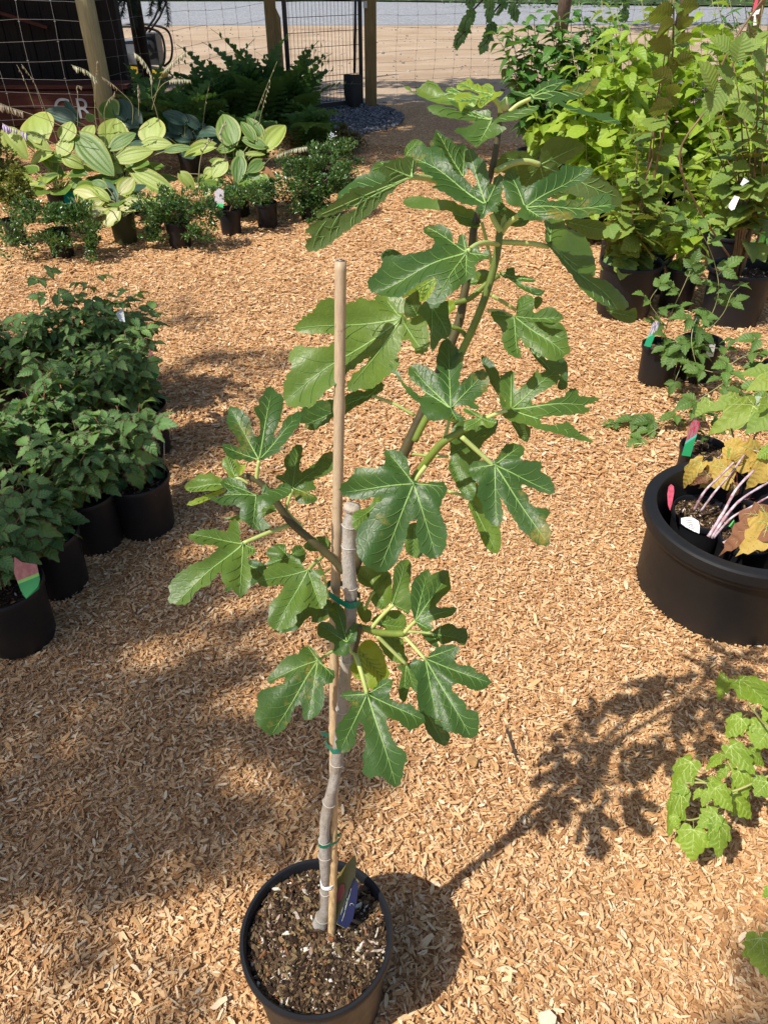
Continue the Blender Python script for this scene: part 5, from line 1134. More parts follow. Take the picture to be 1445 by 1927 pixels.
quad_plane([(121, 361), (131, 357), (142, 366), (141, 390), (131, 393), (121, 378)], ca.y - .16, Vector((0, -.7, .5)), M_teal, 'plant_tag', ra)

# ================================================================== SMALL-LEAVED SHRUBS
random.seed(9)
def shrub(lab, px, py, H, rp, cent, n, size, mat=None, grp='small-leaved shrubs in pots'):
    c = G(px, py, H); r = rp / FPX * (c - CP).dot(FW); c.z = 0
    root = thing('potted_shrub', lab, 'shrub', c, grp); add_pot(root, c, H, r, None, M_pot, True, .03, 28)
    for k in range(5):
        a = 6.283 * k / 5; q = random.choice(cent); e = P(q[0] + random.uniform(-q[3], q[3]) * .7, q[1] + random.uniform(-q[4], q[4]) * .6, c.y + q[2])
        mb = MB(); mb.tube(curve3(Vector((c.x, c.y, H - .03)), e, (0, 0, .02), 5, .01), [.003, .0028, .0024, .002, .0014, .001], 5); mb.build('twig', M_cane, root, True)
    bl = []
    for (x, y, dy, rx, ry, m) in cent:
        p = P(x, y, c.y + dy); s = (p - CP).dot(FW) / FPX; p.z = max(p.z, ry * s * .8); bl.append((p, (rx * s, max(rx, ry) * s * .8, ry * s), m))
    shrub_mass(root, [(p_, (a_[0] * 1.25, a_[1] * 1.2, a_[2] * 1.25), m_) for p_, a_, m_ in bl], int(n * 2.1), size * 1.15, mat or M_sm, 'foliage', 22); return root, c
shrub('golden fine-leaved shrub in a grey-black pot at the left edge', 22, 412, .17, 20, [(15, 330, .05, 32, 38, 1), (25, 370, -.03, 35, 30, 1), (-15, 300, .1, 30, 40, .7)], 900, .022, M_smy)
shrub('small glossy-leaved shrub sprawling over its pot, second pot from the left edge', 108, 432, .17, 24, [(80, 400, 0, 50, 26, 1), (140, 410, -.03, 36, 24, .9), (170, 445, -.1, 26, 28, .6), (95, 455, -.1, 40, 15, .4), (30, 450, -.1, 30, 25, .35)], 800, .021)
shrub('small glossy-leaved shrub between the olive pot and the pot with the tag', 333, 415, .17, 24, [(320, 385, 0, 50, 25, 1), (300, 410, -.05, 40, 22, .7), (380, 395, -.05, 30, 26, .6), (370, 440, -.15, 26, 12, .3), (290, 440, -.1, 20, 10, .2)], 850, .021)
r_, c_ = shrub('thin small-leaved shrub in the brown-black pot with a green and white tag', 431, 392, .17, 22, [(430, 372, 0, 40, 14, 1), (470, 365, -.03, 28, 12, .5)], 380, .021)
quad_plane([(405, 385), (404, 362), (412, 354), (421, 358), (422, 380), (420, 390), (408, 389)], c_.y - .11, Vector((0, -.7, .4)), simple('photo_tag', (.42, .38, .40), .3, .4, .6, 120), 'plant_tag', r_)
quad_plane([(404, 382), (421, 384), (420, 391), (407, 388)], c_.y - .114, Vector((0, -.7, .4)), simple('tag_green_strip', (.03, .42, .12), .3), 'tag_panel', r_)
shrub('small-leaved shrub in a dark pot right of the tagged pot', 500, 380, .17, 22, [(500, 360, 0, 30, 20, 1)], 420, .02)
shrub('wide mounded small-leaved shrub with light new growth nearest the path', 585, 372, .15, 24, [(560, 350, 0, 45, 40, 1.1), (600, 355, -.05, 34, 36, 1), (640, 330, .1, 22, 36, .6), (590, 395, -.1, 40, 14, .3)], 1300, .021)
r_, c_ = shrub('dark small-leaved shrub with pale flower heads behind the mounded one', 610, 325, .15, 24, [(600, 305, .1, 40, 22, 1), (640, 290, .3, 34, 22, .9), (560, 310, 0, 26, 18, .6)], 900, .024)
M_pale = simple('pale_blue_flowers', (.68, .72, .82), .6, .3, .1)
for (x, y, s) in ((626, 255, .032), (590, 298, .034), (536, 336, .02)):
    p = P(x, y, c_.y - .05); mb = MB()
    for k in range(24):
        d = Vector((random.gauss(0, 1), random.gauss(0, 1), random.gauss(0, .6))) * s * .55; q_ = p + d; mb.tube([q_, q_ + Vector((0, 0, .004))], [.006, .004], 6)
    o = mb.build('flower_head', M_pale, r_, True)
shrub('reddish green low shrub at the path corner near the gate', 640, 270, .12, 18, [(650, 262, .2, 30, 14, 1), (620, 275, 0, 30, 12, .8), (560, 262, .1, 40, 16, .8)], 600, .035, small_mat('red_green', (.05, .09, .02), (.22, .13, .05), (.3, .3, .05), .5))
shrub('dark shaded shrub at the left edge behind the golden one', -20, 300, .17, 24, [(-30, 300, .2, 40, 60, 1)], 500, .03)
# ferns -------------------------------------------------------------
random.seed(3)
for i, (px, py, h, lab) in enumerate([(430, 225, .62, 'fern with the tallest arching fronds left of the gate post'), (350, 262, .5, 'fern in shade behind the blue-green hosta'), (500, 225, .72, 'fern whose frond rises in front of the left gate post'),
                                      (560, 225, .62, 'fern at the foot of the gate, fronds over its lower bars'), (300, 240, .5, 'fern behind the gold hostas near the dark tree trunk'), (470, 285, .35, 'low fern just behind the green hosta'), (590, 262, .35, 'low fern at the gravel edge right of the other ferns'), (390, 235, .5, 'fern nearest the wire fence between hostas and gate')]):
    c = G(px, py + 30, 0); root = thing('fern', lab, 'fern', c, 'ferns by the gate')
    for k in range(15):
        a = 2.4 * k + random.random() * .5; e = random.uniform(.7, 1.35); u = Vector((math.cos(a) * math.cos(e), math.sin(a) * math.cos(e), math.sin(e)))
        inst('frond', random.choice(LF_fern), frame(c + u * .02, u, Vector((-u.x, -u.y, .8)), h * 1.5 * random.uniform(.75, 1.1)), root)
    for k in range(1): pass
# ================================================================== FENCES, GATE, SHED
def wood_mat(name, lo, hi, sc=(14, 14, 1.2), rough=.85):
    t = NT(name); p = t.obj(); m = t.n('Mapping', {'Vector': p, 'Scale': sc}).outputs[0]
    c = t.ramp(t.noise(5, 7, .65, vec=m), [(.3, lo), (.7, hi)]); k = t.ramp(t.noise(3.2, 3, .5, vec=p), [(.4, (1, 1, 1)), (.75, (.75, .75, .72))])
    c = t.mix(.6, c, k, 'MULTIPLY')
    return t.done(t.bsdf(c, rough, t.bump(t.noise(9, 6, .7, vec=m), .6, .006), .25))
M_post = wood_mat('treated_round_post', (.26, .22, .11), (.40, .35, .20)); M_gpost = wood_mat('square_post', (.20, .13, .05), (.34, .23, .10))
M_shed = wood_mat('shade_darkened_stained_wood', (.008, .006, .005), (.022, .015, .012)); M_redw = wood_mat('red_stained_wood', (.05, .016, .012), (.10, .032, .022), (1.2, 14, 14))  # deep shade worked into both wood colours, darker than the stain alone
M_wire = simple('galvanised_wire', (.48, .50, .50), .4, .5, .1, metal=.5); M_dwire = simple('dull_wire', (.13, .12, .11), .6, .3, .1)
M_black = simple('black_powder_coat', (.014, .014, .015), .45, .5, .1)
def post_chamfer(mb, x, y, z0, z1, w): mb.box((x, y, (z0 + z1) / 2), (w, w, z1 - z0))
HW_ = [.05, .13, .21, .31, .41, .51, .62, .735, .87, 1.01, 1.155, 1.30, 1.45, 1.60, 1.75, 1.9]
def fence(name, lab, a, b, stay, mat, rw, posts, wav=.01):
    a = Vector(a); b = Vector(b); root = thing('wire_fence', lab, 'fence', a); L = (b - a).length; d = (b - a) / L
    for z in HW_:
        mb = MB(); n = int(L / .15); pts = [a + d * (L * i / n) + Vector((random.uniform(-.006, .006), random.uniform(-.006, .006), z + random.uniform(-wav, wav) * .35 + .012 * math.sin(i * .5 + z * 9))) for i in range(n + 1)]
        mb.tube(pts, rw, 4, cap=False); mb.build('wire', mat, root)
    k = int(L / stay)
    for i in range(1, k):
        x = L * i / k + random.uniform(-.012, .012); pts = [a + d * (x + .012 * math.sin(z * 7 + i) + random.uniform(-.004, .004)) + Vector((0, 0, z)) for z in HW_]
        mb = MB(); mb.tube(pts, rw * .9, 4, cap=False)
        for z, p in zip(HW_, pts): mb.tube([p - d * .008, p + d * .008], rw * 1.9, 4)
        mb.build('wire', mat, root)
    for (p, kind, r) in posts:
        mb = MB()
        if kind == 'round': mb.tube([Vector(p), Vector(p) + Vector((.004, 0, 1.0)), Vector(p) + Vector((0, 0, 2.2))], [r * 1.03, r, r * .97], 24); mb.build('post', M_post, root, True)
        else: post_chamfer(mb, p[0], p[1], 0, 2.2, r); mb.build('post', M_gpost, root)
    return root
random.seed(11)
F1 = (-2.50, 7.5, 0); GL = (-1.31, 10.28, 0); GR_ = (-.17, 11.02, 0)
fence('wire_fence', 'woven wire fence with pale strands across the dark shed, round wooden post at its right', (-8, 7.42, 0), F1, .277, M_wire, .0016, [(F1, 'round', .078), ((-6.2, 7.44, 0), 'round', .078)])
fence('wire_fence', 'woven wire fence running from the round post back to the gate', F1, (GL[0] - .07, GL[1] - .05, 0), .29, M_dwire, .0017, [])
fence('wire_fence', 'woven wire fence right of the gate behind the green saplings', (GR_[0] + .09, GR_[1], 0), (9.5, 13.8, 0), .25, M_dwire, .0017, [((5.2, 12.44, 0), 'square', .12)])
gp1 = thing('gate_post', 'square wooden gate post on the left with a notched side board', 'post', GL); mb = MB(); post_chamfer(mb, GL[0], GL[1], 0, 2.3, .12); mb.build('post', M_gpost, gp1)
mb = MB(); x, y = GL[0] + .085, GL[1] - .03
V = []; 
for yy in (-.05, .05): V += [(x - .022, y + yy, 0), (x + .025, y + yy, 0), (x + .025, y + yy, 1.02), (x - .022, y + yy, 1.12)]
mb.add(V, [(0, 1, 2, 3), (7, 6, 5, 4), (0, 4, 5, 1), (1, 5, 6, 2), (2, 6, 7, 3), (3, 7, 4, 0)]); mb.build('side_board', M_gpost, gp1)
gp2 = thing('gate_post', 'square wooden gate post on the right with a small latch plate', 'post', GR_); mb = MB(); post_chamfer(mb, GR_[0], GR_[1], 0, 2.3, .15); mb.build('post', M_gpost, gp2)
mb = MB(); mb.box((GR_[0] - .06, GR_[1] - .082, 1.12), (.05, .012, .07)); mb.build('latch', M_wire, gp2)
ga = Vector((-1.15, 10.30, 0)); gb = Vector((-.295, 10.93, 0)); gd = (gb - ga).normalized()
gate = thing('metal_gate', 'black welded mesh gate between the wooden gate posts', 'gate', ga)
for p in (ga, gb): mb = MB(); mb.bar(p + Vector((0, 0, .06)), p + Vector((0, 0, 2.1)), .05); mb.build('frame', M_black, gate)
for z in (.085, 2.08): mb = MB(); mb.bar(ga + Vector((0, 0, z)) + gd * .026, gb + Vector((0, 0, z)) - gd * .026, .05); mb.build('frame', M_black, gate)
L = (gb - ga).length
for i in range(1, 20): p = ga + gd * (L * i / 20); mb = MB(); mb.tube([p + Vector((0, 0, .1)), p + Vector((0, 0, 2.06))], .0026, 5); mb.build('rod', M_black, gate)
for i in range(1, 13):
    z = .09 + i * .155; mb = MB()
    for o_ in (-.007, .007): mb.tube([ga + gd * .02 + Vector((o_, o_ * 1.3, z)), gb - gd * .02 + Vector((o_, o_ * 1.3, z))], .0032, 5)
    mb.build('rod', M_black, gate)
# shovel leaning on the gate
sh = thing('shovel', 'black shovel leaning upright against the right side of the gate', 'shovel', (-.36, 10.72, 0))
mb = MB(); mb.tube([(-.37, 10.74, .42), (-.33, 10.80, 1.5)], .017, 8); mb.build('handle', M_black, sh, True)
V = []; F = []
for i in range(6):
    for j in range(5):
        u = (j - 2) / 2; t = i / 5; wd = .12 * (1 if t > .25 else .55 + t * 1.8); V.append((-.385 + u * wd, 10.70 - .03 * (1 - u * u) + .01 * t, .05 + t * .36))
for i in range(5):
    for j in range(4): a = i * 5 + j; F.append((a, a + 1, a + 6, a + 5))
k = len(V); V += [(x, y + .004, z) for x, y, z in V]; F += [tuple(reversed([i + k for i in f])) for f in F]
mk('blade', V, F, M_black, sh, True)
# shed
shed = thing('shed', 'dark stained wooden shed, shade in its colour, behind the wire fence at the upper left', 'shed', (-5.5, 9.4, 0))
x = -10.0; i = 0
while x < -3.0:
    w_ = .145; mb = MB(); mb.box((x + w_ / 2, 9.4 + (.006 if i % 2 else 0), 1.3), (w_ - .008, .024, 2.6)); mb.build('plank', M_shed, shed); x += w_; i += 1
mb = MB(); mb.box((-2.86, 9.33, 1.3), (.15, .15, 2.6)); mb.build('corner_post', M_shed, shed)
mb = MB(); mb.box((-6.6, 9.62, 1.3), (6.9, .36, 2.6)); mb.build('body', M_shed, shed)
V = [(-10.5, 7.9, 2.55), (-2.45, 7.9, 2.55), (-2.45, 10.4, 3.0), (-10.5, 10.4, 3.0)]; V += [(x, y, z + .06) for x, y, z in V]  # roof out of view; overhang made deep to keep the front planks shaded
mk('roof', V, [(3, 2, 1, 0), (4, 5, 6, 7), (0, 1, 5, 4), (1, 2, 6, 5), (2, 3, 7, 6), (3, 0, 4, 7)], M_shed, shed, False)
mb = MB(); mb.bar((-4.75, 9.25, 1.35), (-3.5, 9.22, 1.0), .10, .03); mb.build('brace', M_redw, shed)
# red planter with painted letters
plr = thing('planter_box', 'red stained wooden planter with white painted letters in front of the shed', 'planter', (-4.4, 8.75, 0))
for k in range(3): mb = MB(); mb.box((-4.5, 8.6, .09 + k * .165), (3.7, .03, .158)); mb.build('board', M_redw, plr)
mb = MB(); mb.box((-4.5, 8.75, .535), (3.8, .38, .035)); mb.build('top_board', M_redw, plr)
for xx in (-6.33, -2.67): mb = MB(); mb.box((xx, 8.75, .255), (.04, .3, .50)); mb.build('end_board', M_redw, plr)
M_paint = simple('shade_greyed_white_paint', (.30, .32, .34), .8, .2, .15, 20)  # white letters dimmed to grey, the shade put into the paint colour
text('G', (-3.30, 8.578, .33), (1, 0, 0), (0, -1, .0), .27, M_paint, plr); text('R', (-3.09, 8.578, .33), (1, 0, 0), (0, -1, .0), .27, M_paint, plr)
# plate compactor
PX, PY = -3.72, 13.3
pc = thing('plate_compactor', 'plate compactor with yellow base and black roll frame standing behind the fence', 'machine', (PX, PY, 0))
M_yp = simple('yellow_paint', (.62, .42, .04), .45, .5, .15, 12); M_eng = simple('engine_grey', (.045, .05, .055), .45, .5, .3); M_engl = simple('engine_light', (.20, .22, .25), .4, .5, .3)
mb = MB(); mb.box((PX + .0, PY, .05), (.72, .5, .03)); mb.build('base_plate', M_eng, pc)
V = []
for yy in (-.2, .2): V += [(PX - .36, PY + yy, .07), (PX + .3, PY + yy, .07), (PX + .36, PY + yy, .16), (PX + .05, PY + yy, .22), (PX - .3, PY + yy, .27), (PX - .38, PY + yy, .18)]
mk('deck', V, [tuple(range(6)), tuple(reversed(range(6, 12)))] + [(i, i + 6, (i + 1) % 6 + 6, (i + 1) % 6) for i in range(6)], M_yp, pc, False)
mb = MB(); mb.tube([(PX - .2, PY - .215, .16), (PX - .2, PY - .2, .16)], .045, 14); mb.build('hub', M_eng, pc)
mb = MB(); mb.box((PX - .15, PY, .40), (.34, .36, .26)); mb.box((PX - .15, PY, .55), (.28, .3, .05)); mb.build('tank', M_engl, pc)
mb = MB(); mb.box((PX + .15, PY, .46), (.30, .34, .40)); mb.tube([(PX + .15, PY - .19, .5), (PX + .15, PY - .15, .5)], .12, 18); mb.build('engine', M_eng, pc)
mb = MB(); mb.tube([(PX + .16, PY - .24, .55), (PX + .16, PY - .18, .55)], .03, 10); mb.build('cap', simple('blue_cap', (.15, .35, .6), .3), pc)
for yy in (-.24, .24):
    mb = MB(); mb.tube(smooth_poly([(PX - .36, PY + yy, .22), (PX - .40, PY + yy, .50), (PX - .32, PY + yy, .72), (PX, PY + yy, .76), (PX + .36, PY + yy, .70), (PX + .43, PY + yy, .52), (PX + .38, PY + yy, .30), (PX + .25, PY + yy, .20)], 5), .018, 8); mb.build('roll_bar', M_black, pc, True)
for yy in (-.16, .16): mb = MB(); mb.tube([(PX - .3, PY + yy, .25), (PX + .32, PY + yy, .85), (PX + .72, PY + yy, 1.42)], .016, 8); mb.build('handle', M_black, pc, True)
mb = MB(); mb.tube([(PX + .72, PY - .16, 1.42), (PX + .72, PY + .16, 1.42)], .018, 8); mb.build('handle_grip', M_black, pc, True)
# far side of the road: verge, flowers, tree trunks
t = NT('verge_grass'); p = t.pos(); c = t.ramp(t.noise(1.5, 6, .7, vec=p), [(.35, (.02, .04, .012)), (.65, (.07, .10, .03))]); c = t.mix(t.ramp(t.noise(6, 3, .6, vec=p), [(.66, (0, 0, 0)), (.7, (1, 1, 1))]), c, (.75, .72, .7)); M_verge = t.done(t.bsdf(c, .9, None, .2))
vg_ = grid_sheet('roadside_verge', -60, 70, 33.5, 75, 60, 20, lambda x, y: .03 + (.10 + .25 * noise.noise(Vector((x * .6, y * .6, 2)))) * min(1, max(0, y - 33.5 - (x + 60) * .012)), M_verge)
for v_ in vg_.data.vertices:
    y0_ = 39.5 - .30 * max(0, min(20, v_.co.x + 1)); v_.co.y = y0_ + (v_.co.y - 33.5) * (75 - y0_) / 41.5
M_trunk = wood_mat('tree_bark', (.05, .035, .025), (.15, .11, .08)); M_dtrunk = wood_mat('dark_bark', (.012, .010, .008), (.04, .03, .022))
def tree(lab, base, H, r, crown, n, size, mat, limbs=5, tm=M_trunk, name='tree', cm='tree'):
    root = thing(name, lab, cm, base); b = Vector(base); mb = MB(); top = b + Vector((random.uniform(-.3, .3), random.uniform(-.3, .3), H))
    mb.tube(curve3(b, top, (.15, .1, 0), 8, .03), [r * (1.25 - .85 * i / 8) for i in range(9)], 12); mb.build('trunk', tm, root, True)
    for (c, rad, m) in crown[:limbs]:
        s = b.lerp(top, min(.95, max(.3, (c[2] - b.z) / H - .22))); mb = MB(); mb.tube(curve3(s, c, (0, 0, -.2), 6, .08), [r * .45 * (1 - .8 * i / 6) for i in range(7)], 7); mb.build('limb', tm, root, True)
    o = shrub_mass(root, crown, n, size, mat, 'crown', 16); return root
# ================================================================== RIGHT: SAPLINGS, SHRUBS, TUB, VINE
random.seed(17)
def potted(name, lab, cat, grp, px, py, H, rp, bits=0, potm=M_pot, n=32, depth=.03):
    c = G(px, py, H); r = rp / FPX * (c - CP).dot(FW); c.z = 0
    root = thing(name, lab, cat, c, grp); zs = add_pot(root, c, H, r, None, potm, True, depth, n, bits); return root, Vector((c.x, c.y, zs)), r
def topix(px, py, Y, base): return P(px, py, Y) - Vector(base)
# dark leafy shrubs behind
for i, (px, py, tops, lab) in enumerate([
        (1008, 282, [(930, 60, -.2), (950, 40, 0), (975, 70, .1), (1000, 90, -.1), (960, 130, -.2), (985, 150, -.2), (990, 30, .1), (1005, 20, .1)], 'dark green drooping-leaved shrub at the left of the sapling group, against the pale dirt'),
        (1062, 285, [(1030, 15, 0), (1050, 30, .1), (1075, 60, -.1), (1010, 80, .1), (1045, 110, -.2), (1090, 100, 0), (1075, 10, .1), (1040, 50, 0), (1060, 130, -.2)], 'dark green drooping-leaved shrub with its tip over the road, second of the sapling group'),
        (1125, 280, [(1110, 30, 0), (1135, 50, .1), (1150, 20, -.1), (1100, 90, -.1), (1165, 80, .0), (1130, 120, -.2), (1090, 5, .1), (1170, 5, .1), (1120, 20, .2)], 'dark green shrub half hidden behind the lime saplings')]):
    root, b, r = potted('potted_sapling', lab, 'sapling', 'saplings in pots on the right', px, py, .26, 36)
    leafy(root, b, [topix(x, y, b.y + dy, b) for x, y, dy in tops], LF_dark, .14, 30, M_lcane, .006, .22, .15, .6, jit=.01, nrm_up=.9)
root, b, r = potted('potted_sapling', 'sapling with yellow-green lower leaves in the large black tub behind the fig tree', 'sapling', 'saplings in pots on the right', 1030, 300, .26, 46)
leafy(root, b, [topix(x, y, b.y - .1, b) for x, y in ((990, 190), (1010, 215), (1040, 200), (1065, 215), (985, 240), (1050, 250))], LF_lime, .13, 8, M_lcane, .004, .3, -.2, .6)
# lime saplings
lime = [(1100, 395, [(1075, 95, .3), (1085, 130, .2)], 'leftmost lime green sapling, a thin whip with heart-shaped leaves'), (1135, 360, [(1130, 40, .2), (1120, 90, .1)], 'lime green whip sapling rising to the road line'),
        (1170, 400, [(1160, 60, .2), (1185, 95, .1), (1150, 140, 0)], 'lime green sapling behind the first viburnum pot'), (1215, 380, [(1205, 30, .1), (1225, 60, .2)], 'tall lime green sapling in the middle of the group'),
        (1250, 350, [(1245, 50, .2), (1270, 90, .1)], 'lime green sapling behind the brown-backed leaves'), (1300, 370, [(1290, 70, .2), (1320, 60, .1), (1305, 150, .0)], 'lime green sapling behind the leaning brown cane'),
        (1345, 350, [(1340, 40, .1), (1360, 90, .0)], 'lime green sapling left of the white tag'), (1400, 370, [(1395, 110, .1), (1425, 80, .2), (1380, 190, 0)], 'lime green sapling in the upper right beneath the dark narrow leaves'), (1455, 380, [(1440, 140, .1), (1460, 190, 0)], 'lime green sapling at the right edge')]
for px, py, tops, lab in lime:
    root, b, r = potted('potted_sapling', lab, 'sapling', 'saplings in pots on the right', px, py, .22, 34)
    tops = [(x_, y_ - (45 if x_ > 1120 else 10), d_) for x_, y_, d_ in tops] + [(tops[0][0] + 22, tops[0][1] + 40, -.1), (tops[0][0] - 20, tops[0][1] + 90, .05), (tops[0][0] + 40, tops[0][1] + 10, .2)]
    st = [topix(x, y, b.y + dy, b) for x, y, dy in tops] + [Vector((random.uniform(-.12, .12), random.uniform(-.2, .05), random.uniform(.35, .6))) for _ in range(2)]
    leafy(root, b, st, LF_lime, .15, 20, M_lcane, .0042, .12, -.1, .35, jit=.012, Lvar=.35)
# viburnum-like shrubs in the big front pots
ra_, ba, r = potted('potted_shrub', 'shrub with toothed olive leaves in the large black pot beside the fig tree leaves', 'shrub', 'toothed-leaved shrubs in big pots', 1189, 490, .29, 59, 500, n=56, depth=.04)
leafy(ra_, ba, [topix(x, y, ba.y + dy, ba) for x, y, dy in ((1264, -30, -.1), (1262, 60, -.1), (1215, 330, -.1), (1150, 400, -.1), (1235, 300, 0), (1180, 330, .1), (1160, 440, -.15), (1240, 420, -.1), (1200, 260, .1), (1140, 420, -.2), (1165, 380, -.2), (1210, 440, -.25), (1260, 380, -.2), (1190, 400, -.3))], LF_vib, .12, 11, M_cane, .006, .2, .05, .3, nrm_up=.7)
mb = MB(); mb.tube(curve3(ba, P(1190, 380, ba.y), (0, 0, 0), 5, .006), .011, 8); mb.build('stem', M_cane, ra_, True)
# big brown-backed leaves on the main cane
for (b0, t0, k) in (((1262, 30), (1215, 20), 1), ((1275, 20), (1310, 5), 1), ((1265, 45), (1225, 60), 1), ((1275, 55), (1305, 25), 1), ((1263, 90), (1218, 75), 1), ((1272, 80), (1306, 60), 1), ((1263, 110), (1265, 140), 1), ((1270, 120), (1305, 100), 1), ((1262, 150), (1225, 130), 1), ((1262, 180), (1270, 150), 1), ((1262, 200), (1215, 205), 1)):
    Yl = ba.y - .15; A = P(*b0, Yl); B = P(*t0, Yl - random.uniform(-.05, .05)); add_leaf(ra_, LF_vib, A, B - A, Vector((random.uniform(-.3, .3), .8, .5)), (B - A).length * .95)
mb = MB(); mb.tube(curve3(ba, P(1266, -10, ba.y - .15), (.05, 0, .1), 10, .004), [.007 - .0003 * i for i in range(11)], 7); mb.build('stem', M_cane, ra_, True)
rb_, bb, r = potted('potted_shrub', 'shrub with grey-green toothed leaves and a forked trunk in the right-hand large pot', 'shrub', 'toothed-leaved shrubs in big pots', 1398, 503, .29, 62, 500, n=56, depth=.04)
for tgt in ((1395, 390), (1420, 400), (1440, 420)): mb = MB(); mb.tube(curve3(bb + Vector((-.02, 0, 0)), P(*tgt, bb.y), (.0, 0, 0), 6, .006), [.015, .013, .010, .008, .007, .006, .005], 9); mb.build('stem', M_cane, rb_, True)
leafy(rb_, bb, [topix(x, y, bb.y + dy, bb) for x, y, dy in ((1445, 20, -.2), (1420, 90, -.25), (1380, 120, -.2), (1350, 170, -.1), (1400, 220, -.2), (1440, 260, -.2), (1330, 250, 0), (1370, 300, -.1), (1430, 340, -.1), (1470, 150, -.1))], LF_vib, .12, 9, M_cane, .006, .3, .05, .3, nrm_up=.8)
for pts in ([(1280, 320, -.3), (1330, 200, -.3), (1370, 95, -.3), (1440, -10, -.3)], [(1350, 215, -.35), (1385, 100, -.35), (1400, 60, -.35)]):
    mb = MB(); pq = [P(x, y, bb.y + d) for x, y, d in pts] if pts[0][1] < 300 else [bb] + [P(x, y, bb.y + d) for x, y, d in pts]; mb.tube(smooth_poly(pq, 6), .0045, 7); mb.build('stem', M_cane, rb_, True)
for (x, y, t0) in ((1340, 170, (1330, 120)), (1350, 130, (1385, 150)), (1375, 100, (1350, 70)), (1385, 115, (1400, 70)), (1360, 165, (1330, 210)), (1395, 145, (1430, 130)), (1375, 150, (1345, 195)), (1400, 95, (1430, 75)), (1415, 90, (1440, 130)), (1380, 210, (1420, 215))):
    Yl = bb.y - .5; A = P(x, y, Yl); B = P(*t0, Yl); add_leaf(rb_, LF_vib, A, B - A, Vector((random.uniform(-.3, .3), -.5, .8)), (B - A).length * 1.2)
quad_plane([(1381, 368), (1391, 371), (1381, 394), (1375, 396), (1370, 390), (1371, 384)], bb.y - .5, Vector((0, -.7, .6)), M_wtag, 'plant_tag', rb_)
quad_plane([(1392, 347), (1399, 334), (1409, 341), (1396, 350)], bb.y - .5, Vector((.3, -.7, .6)), M_wtag, 'plant_tag', rb_)
# dark narrow-leaved plant upper right with tag
root, b, r = potted('potted_sapling', 'dark glossy narrow-leaved sapling at the top right with a pink and white tag', 'sapling', 'saplings in pots on the right', 1400, 300, .26, 40)
leafy(root, b, [topix(x, y, b.y + dy, b) for x, y, dy in ((1345, 0, 0), (1370, -10, 0), (1400, -20, 0), (1435, 10, 0), (1385, 30, -.1), (1350, 60, -.1))], LF_narrow, .15, 26, M_lcane, .006, .3, -.1, .7)
quad_plane([(1411, 25), (1430, 16), (1427, 26), (1421, 28), (1423, 47), (1416, 48), (1418, 30), (1411, 30)], b.y - .5, Vector((0, -.8, .3)), M_wtag, 'plant_tag', root)
quad_plane([(1415, 20), (1420, 0), (1426, 0), (1422, 16)], b.y - .5, Vector((0, -.8, .3)), simple('pink_tag', (.75, .08, .14), .4), 'tag_panel', root)
# hidden-ish pots in between
for px, py, rp, lab in ((1240, 470, 30, 'lime sapling in the dark pot between the two large shrub pots'), (1285, 500, 34, 'low bushy lime green plant between the two large shrub pots'), (1455, 470, 46, 'bushy plant in the black pot at the right edge behind the forked shrub')):
    root, b, r = potted('potted_sapling', lab, 'sapling', 'saplings in pots on the right', px, py, .24, rp)
    leafy(root, b, [(random.uniform(-.2, .2), random.uniform(-.2, .1), random.uniform(.15, .75)) for _ in range(7)], LF_lime if px < 1450 else LF_dark, .10, 9, M_lcane, .004, .1, .1, .5)
random.seed(23)
for px, py, rp, lab in ((1160, 430, 26, 'small leafy plant in the black pot left behind the first large shrub pot'), (1330, 420, 30, 'shaded green plant between the two shrubs, behind the pale spindly shoot'), (1200, 330, 30, 'lime green plant low in the middle of the sapling group'), (1370, 440, 34, 'leafy green plant just behind the forked trunk')):
    root, b, r = potted('potted_sapling', lab, 'sapling', 'saplings in pots on the right', px, py, .22, rp)
    leafy(root, b, [(random.uniform(-.18, .18), random.uniform(-.15, .1), random.uniform(.2, .8)) for _ in range(8)], LF_lime if px < 1340 else LF_vib, .10, 10, M_lcane, .004, .1, .1, .5)
# spindly blackberries in small pots
random.seed(29)
M_tag1 = tag_mat('blackberry_tag', (.70, .66, .68), (.02, .35, .16), (.15, .55, .35), (.14, .12, .20)); M_tag2 = tag_mat('raspberry_tag', (.30, .22, .24), (.03, .32, .12), (.10, .5, .4), (.5, .03, .08))
def canes(root, lst, meshes, L, mat, rad=.0022, nrm=(0, -.2, 1)):
    """canes traced as (px, py, Y) runs, with leaves given per point"""
    for pts in lst:
        q = [Vector(p) for p in smooth_poly([P(x, y, Y) for x, y, Y in pts], 4)]; mb = MB(); mb.tube(q, [rad * (1 - .5 * i / len(q)) for i in range(len(q))], 6); mb.build('stem', mat, root, True)
        n = max(2, int(sum((q[i + 1] - q[i]).length for i in range(len(q) - 1)) / (L * .55)))
        for i in range(n):
            t = (i + .8) / n; p, d = along(q, min(t, 1)); sd = 1 if i % 2 else -1
            u = (d * .5 + Vector((sd * .8, random.uniform(-.4, .4), random.uniform(-.1, .4)))).normalized() if i < n - 1 else d
            add_leaf(root, meshes, p, u, Vector(nrm) + Vector((random.uniform(-.3, .3), random.uniform(-.3, .3), 0)), L * random.uniform(.75, 1.15))
rc_, bc, r = potted('potted_blackberry', 'spindly blackberry in a small black pot with a tag, nearest the open path', 'blackberry', 'blackberries in small pots', 1246, 648, .185, 37, 250, n=44)
Yc = bc.y
